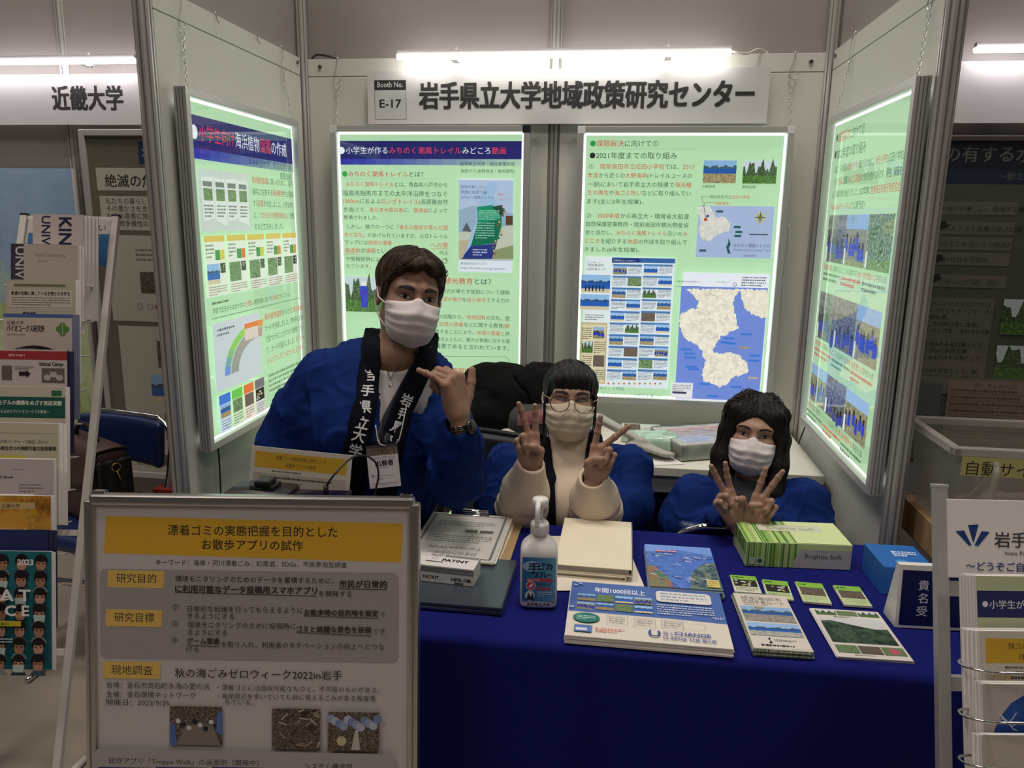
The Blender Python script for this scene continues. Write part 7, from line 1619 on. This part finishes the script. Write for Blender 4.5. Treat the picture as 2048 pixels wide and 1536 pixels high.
# coat
def fteeM(P): return smin(chain(P, [neckb+[0, .035, -.035], (shL+shR)/2+[.03, .01, -.05], chest+[0, .01, 0], belly], [.078, .125, .135, .135], .06), cap(P, D(795, 735, 1.93), D(785, 850, 1.93), .075, .085), .04)+.003*nz(P, 40, 3)
def fcoatM(P):
    d = chain(P, [neckb+[0, .05, -.02], (shL+shR)/2+[0, .03, -.055], chest, belly, hip], [.085, .150, .160, .160, .160], .08)
    d = smin(d, cap(P, shL+[.07, .03, .02], shL, .066, .062), .05); d = smin(d, cap(P, shR+[-.06, .02, .02], shR, .064, .056), .05)
    a = chain(P, [shL, (shL+elL)/2+[-.005, 0, .01], elL, elL+(wrL-elL)*.75], [.066, .078, .092, .098], .04)
    c_ = chain(P, [shR, (shR*.45+elR*.55)+[.012, 0, 0], elR+[.0, .005, .005], elR+(wrR-elR)*.60, wrR-(wrR-elR)*.17], [.058, .066, .062, .052, .045], .03)
    d = smin(d, a, .035); d = smin(d, c_, .030)
    d = d+.0028*nz(P, 15, 2)+crests(P, .007, 38, 5, (1, 1, .35))+crests(P, .005, 52, 8, (.5, .8, 1))*(.5+.5*nz(P, 8, 2))
    d = smax(d, -cap(P, wrR+(wrR-elR)*.1, elR+(wrR-elR)*.72, .032, .026), .004)                   # the open sleeve end
    neck = chain(P, [neckb+AX_U*.06-AX_F*.03, neckb-AX_F*.02, D(800, 735, 1.83), D(785, 830, 1.82), D(768, 905, 1.84)], [.075, .068, .052, .030, .008], .02)
    return smax(smax(d, -neck, .008), -(fteeM(P)-.004), .003)
b = MB(); organic(b, fcoatM, (-.95, -1.62, .60), (.12, -.55, 1.34), .007, HAPPI); coatM = b.build('happi_coat', oM)
b = MB(); organic(b, lambda P: smax(fteeM(P), -chain(P, [cM+AM@np.array([0, 0, -.10]), neckb-AX_F*.015+AX_U*.012, neckb+AX_U*.01], [.05, .057, .050], .01), .004), (-.75, -1.5, .75), (.1, -.7, 1.34), .0065, TEE); b.build('undershirt', oM)
PLAID = mat('plaid_shirt', (.020, .022, .030), .8, var=.6, vscale=45, bump=.2, bscale=300)
fin = lambda P: np.minimum(fcoatM(P), fteeM(P)-.006)
ribbon('shirt_placket', oM, fin, [(852, 690), (826, 745), (800, 800), (775, 850), (757, 900)], [20, 24, 30, 32, 20], PLAID, off=.006, thick=.004)
bl_, CL, GL = ribbon('lapel', oM, lambda P: np.minimum(fcoatM(P), fteeM(P)-.004), [(750, 662), (744, 700), (741, 740), (734, 800), (722, 860), (712, 905), (703, 990)], [30, 38, 41, 42, 46, 50, 56], BANDM, off=.007, thick=.007)
br_, CR, GR = ribbon('lapel', oM, lambda P: np.minimum(fcoatM(P), fteeM(P)-.004), [(862, 668), (845, 722), (822, 772), (804, 815), (790, 860), (778, 910), (770, 985)], [24, 36, 40, 40, 44, 46, 46], BANDM, off=.009, thick=.007)
band_text('lapel_lettering', bl_, GL, CL, [('岩', (741, 757)), ('手', (737, 787)), ('県', (733, 817)), ('立', (727, 845)), ('大', (720, 872)), ('学', (714, 897))], .033, LETTER)
band_text('lapel_lettering', br_, GR, CR, [('岩', (809, 800)), ('手', (799, 825)), ('県', (790, 853)), ('立', (783, 879))], .031, LETTER)
fall = lambda P: np.minimum(fin(P), fcoatM(P)-.008)
ln = [hit(fall, u, v)-AX_F*.006 for u, v in spline([(838, 690), (828, 740), (818, 790), (806, 850), (798, 884)], 4)]
b = MB(); b.tube(ln, .0014, LETTER, 5); ln2 = [hit(fall, u, v)-AX_F*.006 for u, v in spline([(752, 850), (757, 880), (766, 890), (790, 890), (797, 878)], 4)]; b.tube(ln2, .0014, LETTER, 5); lan = b.build('lanyard', oM)
pb = hit(fall, 770, 930)-AX_F*.022; Mb_ = frame(pb, AX_R*math.cos(.10)+AX_U*math.sin(.10), AX_U); Wb, Hb = .080, .106
b = MB(); b.box((-Wb/2, -Hb/2, -.002), (Wb/2, Hb/2+.008, -.0006), pane_mat('badge_sleeve', (.85, .86, .88), .08, 1.5), Mb_, bev=.0004); b.build('sleeve', lan)
s = Sheet(step=.0001); w, h = Wb*.92, Hb*.95; s.rect(0, 0, w, h, (196, 190, 192)); s.rect(0, h*.76, w, h, (60, 58, 62)); s.picture(0, h*.76, w, h*.93, 'dark', 3); s.text(w*.5, h*.68, .0065, 'Exhibitors EXPO 2022', (120, 116, 118), align='c', w=w*.8); s.text(w*.54, h*.52, .015, '出展者', (35, 32, 34), align='c', bold=.02); s.text(w*.54, h*.46, .004, 'EXHIBITOR', (130, 126, 128), align='c')
for dx in (-.003, .0, .003): s.poly([(w*.14+dx*1.6, h*.33), (w*.14+dx*.5, h*.27), (w*.14+dx*.5+.002, h*.28)], (40, 45, 60))
s.line([(w*.25, h*.28), (w*.8, h*.28)], .0006, (120, 115, 115)); s.scribble(w*.28, h*.18, w*.62, h*.24, 1, (120, 115, 118), .5); s.line([(w*.1, h*.10), (w*.92, h*.10)], .001, (110, 105, 108)); s.scribble(w*.4, h*.04, w*.9, h*.08, 1, (130, 126, 128), .5)
s.build('name_card', Mb_@Matrix.Translation((-w/2, -h/2, .0)), lan)
b = MB(); nk = [hit(lambda P: np.minimum(fteeM(P), fH(to_l(P, cM, AM))), u, v)-AX_F*.0025 for u, v in spline([(770, 712), (774, 735), (781, 757), (790, 742), (806, 722)], 4)]; b.tube(nk, .0009, mat('dark_cord', (.05, .04, .035), .5), 5)
p = nk[8]; b.box((p[0]-.003, p[1]-.004, p[2]-.022), (p[0]+.003, p[1]+.001, p[2]), CHROME, bev=.001); b.build('necklace', oM)
cw, Aw = frM; b = MB()
for q in range(3): b.tube([cw+Aw@np.array([.0285*math.cos(a), -.016-.004*q, .0215*math.sin(a)]) for a in np.linspace(0, 2*PI, 24, endpoint=False)], .0028, mat('watch_metal', (.10, .09, .08), .25, metal=.9), 6, closed=True)
Mw_ = Matrix([[Aw[i][0], Aw[i][1], Aw[i][2], cw[i]] for i in range(3)]+[[0, 0, 0, 1]])
b.lathe([(.014, 0), (.0165, .001), (.0165, .006), (.014, .008)], mat('watch_metal', (0, 0, 0)), 20, Mw_@Matrix.Translation((0, -.020, -.0265))@Matrix.Rotation(PI, 4, 'X')); b.build('wristwatch', oM)

# ---- the two women
def woman(o, c, A, shL, shR, neckb, chest, hip, arms, skin, feat, legs):
    fh = lambda P: head_sdf(P, 1.0); M4 = Matrix([[A[i][0], A[i][1], A[i][2], c[i]] for i in range(3)]+[[0, 0, 0, 1]]); b = MB()
    nb = to_l(neckb, c, A)
    def fhn(P): return smin(fh(P), chain(P, [(0, .026, -.05), tuple(nb), tuple(nb+np.array([0, .03, -.05]))], [.043, .047, .065], .02), .028)
    organic(b, fhn, (-.12, -.14, -.23), (.12, .16, .13), .0027, skin, M4)
    face_features(b, fh, c, A, **feat)
    def fb(P):
        d = chain(P, [neckb-[0, 0, .06], (shL+shR)/2+[0, .03, -.05], chest, hip], [.04, .08, .09, .12], .06)
        for s, ar in arms: d = smin(d, chain(P, ar, [.045, .034, .026][:len(ar)], .02), .03)
        for s in (-1, 1): d = smin(d, chain(P, [hip+[s*q[0], q[1], 0]+[0, 0, q[2]-hip[2]] for q in legs], [.08, .058, .045, .040], .02), .03)
        return np.maximum(d, .002-P[:, 2])
    lo = np.minimum(np.minimum(shL, shR), hip)-[.30, .55, 0]; lo[2] = -.01; hi = np.maximum(np.maximum(shL, shR), hip)+[.30, .25, .12]
    organic(b, fb, lo, hi, .013, TROUSER, pol=0)
    return b, fh, M4, fhn
# woman with glasses
oG = empty('person', (.15, -.72, 0), 'woman in round glasses and cream turtleneck behind the table, both hands in V signs', 'person', 'booth staff in blue happi coats')
cG = D(1140, 797, 2.22); AG = look(1140, 797, 3, 4, 4, .95)
nbG = D(1140, 896, 2.24); sL, sR = D(1018, 932, 2.22), D(1258, 936, 2.24); chG = D(1138, 1010, 2.24); hipG = np.array([.19, -.76, .36])
eL, wL = D(1043, 1018, 2.11), D(1062, 930, 1.985); eR, wR = D(1192, 1020, 2.11), D(1186, 958, 1.985)
b, fhG, MG, fhnG = woman(oG, cG, AG, sL, sR, nbG, chG, hipG, [(-1, [sL, (sL+eL)/2+[-.03, .02, -.05], eL]), (1, [sR, (sR+eR)/2+[.03, .02, -.05], eR])], SKIN_L, dict(brow=.7, smile=1.0, open_=.0030), [(.08, 0, .36), (.10, -.16, .43), (.10, .03, .075), (.10, -.08, .045)])
frL = hand_frame(1064, 936, 1.985, (-.17, 1, .04), (.05, -.05, 1), True); frR = hand_frame(1188, 962, 1.985, (.30, 1, .03), (-.06, .0, 1), False)
add_hand(b, frL, V_POSE(7, -9), .90, SKIN_L, fore=.022); add_hand(b, frR, V_POSE(6, -34, b=(6, 6, 4)), .92, SKIN_L, fore=.022)
b.build('body', oG)
def zhG(q):
    z = np.interp(q[:, 1], [-.12, -.088, -.070, -.052, -.035, -.010, .012, .04, .12], [.024, .019, .012, -.012, -.032, -.020, -.012, -.075, -.098])
    return z+.0055*np.sin(q[:, 0]*330+2*np.sin(q[:, 0]*90))*(q[:, 1] < -.06)
def fhairG(P):
    q = P; g = .0014*np.sin(q[:, 0]*340+60*q[:, 1])+.0012*nz(q, 55)
    d = ell(q, (0, .018, .034), (.0845, .101, .0855)); d = smin(d, ell(q, (0, .05, -.02), (.066, .070, .080)), .03); d = smin(d, ell(q, (0, -.046, .060), (.062, .050, .040)), .02)
    return smax(d+g, (zhG(q)-q[:, 2])*.75, .005)
rs = np.random.RandomState(8)
def dirG(P, t): return np.stack([P[:, 0]*9*(.3+t), -1.0+1.6*(P[:, 1] > -.02)+0*P[:, 0], -.5-1.3*t+0*P[:, 0]], 1)
stG = [(x, -.03+rs.uniform(-.02, .01), .13) for x in rs.uniform(-.055, .055, 90)]
def dirB(P, t): return np.stack([np.sign(P[:, 0]-.004)*1.0, .45+0*P[:, 0], -.7-.4*t+0*P[:, 0]], 1)
stB = [(.004+s*rs.uniform(.002, .02), y, .14) for s in (-1, 1) for y in np.linspace(-.06, .09, 55)]
SG = trim(comb(fhairG, stG, .0078, 11, dirG, r0=.0013, jit=.1, seed=2), zhG, .010)+trim(comb(fhairG, stB, .0095, 13, dirB, r0=.0015, jit=.15, seed=3), zhG, .004)
for s in (-1, 1):                                                   # loose side locks before the ears
    for i in range(9):
        x0 = s*(.0755+rs.uniform(-.003, .003)); y0 = -.034+rs.uniform(-.008, .012); SG.append((spline([(x0*.97, y0, .02), (x0, y0-.002, -.03), (x0*1.0, y0-.004, -.065-rs.uniform(0, .02)), (x0*.96, y0-.006, -.095-rs.uniform(0, .035))], 4), np.linspace(.0022, .0006, 13)))
hair_mesh('hair', oG, fhairG, (-.11, -.125, -.12), (.11, .15, .15), .0027, DARKHAIR, cG, AG, SG, DARKLOCK)
mk_ = face_mask('face_mask', oG, fhG, cG, AG, MASKB, top=-.012, bottom=-.122, wide=.0735, wr=1.0, seed=2, loopm=mat('beige_loop', (.62, .55, .44), .7))
# round glasses
b = MB(); GM = mat('bronze_wire', (.16, .11, .08), .3, metal=.8)
for s in (-1, 1):
    b.tube([cG+AG@np.array([s*.0350+.0272*math.cos(a), -.123+.012*(math.cos(a)*s+.3)**2*.5, -.008+.0245*math.sin(a)]) for a in np.linspace(0, 2*PI, 32, endpoint=False)], .0015, GM, 6, closed=True)
gl = b.build('glasses_frame', oG)
b = MB(); b.tube([cG+AG@np.array(p) for p in spline([(-.0105, -.123, .002), (-.004, -.126, .006), (.004, -.126, .006), (.0105, -.123, .002)], 4)], .0010, GM, 6); b.build('bridge', gl)
for s in (-1, 1):
    b = MB(); b.tube([cG+AG@np.array(p) for p in spline([(s*.062, -.115, .003), (s*.070, -.105, .006), (s*.080, -.05, .008), (s*.084, .005, .010), (s*.084, .03, -.008)], 5)], .0011, mat('gold_wire', (.55, .42, .28), .25, metal=.9), 6); b.build('temple', gl)
    b = MB(); n = 24; V = [(cG+AG@np.array([s*.0350+.0268*math.cos(a)*r, -.123+.012*(math.cos(a)*r*s+.3)**2*.5, -.008+.0240*math.sin(a)*r])) for r in (1, .5, .02) for a in np.linspace(0, 2*PI, n, endpoint=False)]
    b.add(V, [(i, (i+1) % n, n+(i+1) % n, n+i) for i in range(n)]+[(n+i, n+(i+1) % n, 2*n+(i+1) % n, 2*n+i) for i in range(n)]+[list(range(2*n, 3*n))], pane_mat('spectacle_lens', (.97, .97, .97), .0, .7), smooth=True); b.build('lens', gl)
# turtleneck with the forearms, happi coat open in front
def fknitG(P):
    d = chain(P, [nbG+[0, .012, .0], (sL+sR)/2+[0, .03, -.035], chG, hipG], [.064, .105, .115, .14], .05)
    tn = nbG-AX_U*.006-AX_F*.006; n_ = cG+AG@np.array([0, .026, -.095]); ax = (n_-tn)/np.linalg.norm(n_-tn); h_ = (P-tn)@ax
    th = np.arctan2((P-tn)@AX_R, -(P-tn)@AX_F); col = smax(cap(P, tn-ax*.02, n_*.75+tn*.25, .0605, .0555)+.0007*np.sin(th*70)+.0012*nz(P, 50, 2), -h_-.004, .004)
    d = smin(d, cap(P, tn-ax*.02, n_*.7+tn*.3, .055, .053), .012); d = smin(d+.0014*nz(P, 34, 2), col, .002)
    return d
def sleeveK(e, w, k=.045):
    dd = (w-e)/np.linalg.norm(w-e)
    def f(P):
        t = (P-e)@dd; d = chain(P, [e-dd*.03+[0, .05, -.02], e, e+(w-e)*.45, w-dd*.036, w-dd*.004], [.064, .066, .060, .0365, .0365], .03)
        d = d+.0018*np.sin(t*150+4*nz(P, 22, 1))*np.exp(-((t-.02)/.06)**2)+.003*nz(P, 38, 4)
        return smax(smax(d, -cap(P, w-dd*.02, w+dd*.05, .0275, .030), .003), (t-np.linalg.norm(w-e)-.010), .003)
    return f
kL, kR = sleeveK(eL, wL), sleeveK(eR, wR)
def fhole(P): return smax(fknitG(P), -cap(P, cG+AG@np.array([0, .02, -.05]), nbG+AX_U*.02, .052, .050), .004)
b = MB(); organic(b, fhole, (-.15, -1.22, .45), (.45, -.55, .96), .005, KNIT); sw = b.build('turtleneck', oG)
for k_, e, w in ((kL, eL, wL), (kR, eR, wR)):
    lo = np.minimum(e, w)-.11; hi = np.maximum(e, w)+.11; b = MB(); organic(b, k_, lo, hi, .004, KNIT); b.build('sleeve', sw)
def fcoatG(P):
    d = chain(P, [nbG+[0, .055, -.012], (sL+sR)/2+[0, .045, -.05], chG+[0, .02, 0], hipG], [.070, .120, .132, .135], .06)
    for sh, e, sx in ((sL, eL, -1), (sR, eR, 1)):
        m_ = (sh*.5+e*.5)+[sx*.040, .02, -.055]
        d = smin(d, chain(P, [sh+[-sx*.06, .02, .0], sh, m_, e+[sx*.004, .03, -.055]], [.055, .060, .072, .080], .03), .03)
    d = d+.0028*nz(P, 20, 6)+crests(P, .006, 44, 4, (1, 1, .5))+crests(P, .005, 60, 7, (.6, 1, 1))*(.5+.5*nz(P, 9, 1))
    for e, w in ((eL, wL), (eR, wR)):
        d = smax(d, -cap(P, e-(w-e)*.35, w+(w-e)*.3, .070, .085), .008)
    fr = chain(P, [nbG+AX_U*.05-AX_F*.03, nbG-AX_F*.05, D(1136, 940, 2.09), D(1128, 1060, 2.10)], [.066, .062, .056, .060], .02)
    return smax(d, -fr, .006)
b = MB(); organic(b, fcoatG, (-.28, -1.25, .40), (.55, -.50, .96),   .0062, HAPPI); b.build('happi_coat', oG)
fgk = lambda P: np.minimum(np.minimum(fcoatG(P), fknitG(P)-.002), 9)
lg, C1, G1 = ribbon('lapel', oG, fgk, [(1092, 872), (1087, 900), (1090, 950), (1094, 1000), (1096, 1060)], [18, 34, 38, 36, 34], BANDM, off=.007, thick=.006)
lg, C2, G2 = ribbon('lapel', oG, fgk, [(1186, 866), (1190, 900), (1182, 950), (1172, 1000), (1164, 1060)], [20, 38, 36, 34, 32], BANDM, off=.007, thick=.006)
band_text('lapel_lettering', lg, G2, C2, [('手', (1173, 992)), ('県', (1169, 1018))], .024, LETTER)
b = MB(); b.tube([hit(lambda P: np.minimum(fgk(P), fhnG(to_l(P, cG, AG))), u, v)-AX_F*.003 for u, v in spline([(1094, 852), (1096, 890), (1098, 950), (1098, 1010)], 4)], .0014, KNIT, 5); b.build('lanyard', oG)

# woman with long hair
oL = empty('person', (.66, -.68, 0), 'woman with long straight black hair and white mask low behind the table, two V signs', 'person', 'booth staff in blue happi coats')
cL = D(1508, 866, 2.20); AL = look(1508, 866, 0, 6, 9, .93)
nbL = D(1500, 962, 2.20); pL, pR = D(1392, 1000, 2.19), D(1604, 1006, 2.17); chL = D(1500, 1080, 2.20); hipL = np.array([.65, -.745, .53])
qL, vL = D(1428, 1074, 2.13), D(1468, 1040, 1.965); qR, vR = D(1560, 1082, 2.12), D(1512, 1050, 1.960)
b, fhL, ML_, fhnL = woman(oL, cL, AL, pL, pR, nbL, chL, hipL, [(-1, [pL, (pL+qL)/2+[-.03, .02, -.05], qL]), (1, [pR, (pR+qR)/2+[.03, .02, -.05], qR])], SKIN_L, dict(brow=.55, smile=.25, open_=.0042), [(.09, 0, .50), (.275, -.20, .45), (.275, -.14, .085), (.275, -.22, .045)])
frA = hand_frame(1474, 1046, 1.955, (-.50, 1, .05), (.25, 0, 1), True); frB = hand_frame(1502, 1058, 1.950, (.46, 1, .05), (-.25, 0, 1), False)
TH = ((.020, .016, .008), (.034, .046, .022), (.030, .066, .040), (.012, .076, .046))
add_hand(b, frA, V_POSE(9, -7, TH, (10, 6, 4)), .87, SKIN_L, fore=.07); add_hand(b, frB, V_POSE(7, -9, TH, (8, 6, 4)), .87, SKIN_L, fore=.07)
b.build('body', oL)
def fhairL(P):
    q = P; g = .0012*np.sin(q[:, 0]*420+80*q[:, 1]+6*q[:, 2])+.0010*nz(q*np.array([1, 1, .25]), 60)
    d = ell(q, (0, .018, .036), (.0865, .103, .092)); d = smin(d, ell(q, (0, .045, -.05), (.088, .072, .13)), .03)
    for s in (-1, 1):
        cu = chain(q, [(s*.030, -.030, .112), (s*.066, -.056, .070), (s*.0835, -.046, .0), (s*.0875, -.040, -.08), (s*.084, -.046, -.16), (s*(.072 if s < 0 else .094), -.060, -.250)], [.016, .021, .020, .025, .026, .014], .02); d = smin(d, cu, .034)
    d = smin(d, ell(q, (0, .03, -.17), (.10, .06, .08)), .04)
    face = chain(q, [(.002, -.16, .086), (0, -.15, .015), (0, -.15, -.08), (0, -.14, -.2)], [.030, .080, .080, .066], .03)          # the open face
    face = smax(face, q[:, 1]+.030, .01); d = smax(d+g, -face, .010)
    return smax(d, -(fhL(q)-.0005), .002)
rs = np.random.RandomState(12)
def dirL(P, t): return np.stack([np.sign(P[:, 0]-.006)*(1.0*(P[:, 2] > .05)+.10), -.35*(P[:, 2] > .04)+.05+0*P[:, 0], -.35-1.6*(P[:, 2] < .07)+0*P[:, 0]], 1)
stL = [(.006+s*rs.uniform(.003, .03), y, .14) for s in (-1, 1) for y in np.linspace(-.065, .07, 85)]
SL = comb(fhairL, stL, .0125, 27, dirL, r0=.0010, jit=.03, seed=4)
for i in range(26):                                                 # tips that fan over the shoulder
    s = 1 if i % 2 else -1; x = s*(.074+rs.uniform(-.012, .018)); y = -.034+rs.uniform(-.016, .03); SL.append((spline([(x, y, -.14), (x*1.02, y-.002, -.19), (x*(1.08 if s > 0 else 1.0)+s*.004, y-.008, -.235-rs.uniform(0, .02)), (x*(1.2 if s > 0 else 1.0)+s*.010, y-.014, -.262-rs.uniform(0, .03))], 4), np.linspace(.0026, .0006, 13)))
BF = lambda P: np.minimum(fhairL(P), fhL(P)-.0015)
def dirF(P, t): return np.stack([np.sign(P[:, 0]-.004)*(1.25-.3*t), -.55+1.1*t+0*P[:, 0], -.55-.9*t+0*P[:, 0]], 1)
stF = [(.004+s*rs.uniform(.001, .012), -.055-rs.uniform(0, .020), .12) for s in (-1, 1) for _ in range(34)]
SL += comb(BF, stF, .0105, 13, dirF, r0=.0012, jit=.16, seed=9, tip=.5)
hair_mesh('hair', oL, fhairL, (-.14, -.13, -.28), (.14, .15, .15), .0030, DARKHAIR, cL, AL, SL, DARKLOCK)
face_mask('face_mask', oL, fhL, cL, AL, MASKW, top=-.016, bottom=-.120, wide=.070, wr=.7, seed=4)
INNER = mat('dark_inner_shirt', (.012, .014, .022), .8)
def finL(P): return chain(P, [nbL+[0, .012, -.01], (pL+pR)/2+[0, .02, -.04], chL, hipL], [.062, .10, .11, .14], .05)
b = MB(); organic(b, lambda P: smax(finL(P), -cap(P, cL+AL@np.array([0, .02, -.05]), nbL+AX_U*.015, .050, .052), .004), (.35, -1.2, .40), (1.0, -.5, .92), .008, INNER); b.build('undershirt', oL)
def fcoatL(P):
    d = chain(P, [nbL+[0, .055, -.02], (pL+pR)/2+[0, .04, -.05], chL+[0, .02, 0], hipL], [.070, .120, .132, .135], .06)
    for sh, e, w, sx in ((pL, qL, vL, -1), (pR, qR, vR, 1)):
        m_ = (sh*.5+e*.5)+[sx*.046, .02, -.03]
        d = smin(d, chain(P, [sh+[-sx*.06, .02, 0], sh, m_, e+[sx*.01, .015, -.02], e+(w-e)*.72], [.056, .064, .076, .070, .054], .03), .03)
    d = d+.0028*nz(P, 19, 8)+crests(P, .006, 44, 9, (1, 1, .5))+crests(P, .005, 60, 3, (.6, 1, 1))*(.5+.5*nz(P, 9, 5))
    for e, w in ((qL, vL), (qR, vR)): d = smax(d, -cap(P, e+(w-e)*.55, w+(w-e)*.6, .027, .030), .004)
    fr = chain(P, [nbL+AX_U*.05-AX_F*.03, nbL-AX_F*.05, D(1500, 1010, 2.06), D(1498, 1110, 2.08)], [.066, .060, .045, .040], .02)
    d = smax(d, -np.maximum(P[:, 1]+1.035, P[:, 2]-.735), .012)          # sleeves stay behind the chair back
    return smax(smax(smax(d, -fr, .006), .425-P[:, 2], .01), P[:, 0]-.972, .01)
b = MB(); organic(b, fcoatL, (.24, -1.24, .36), (.99, -.48, .92),   .0062, HAPPI); b.build('happi_coat', oL)
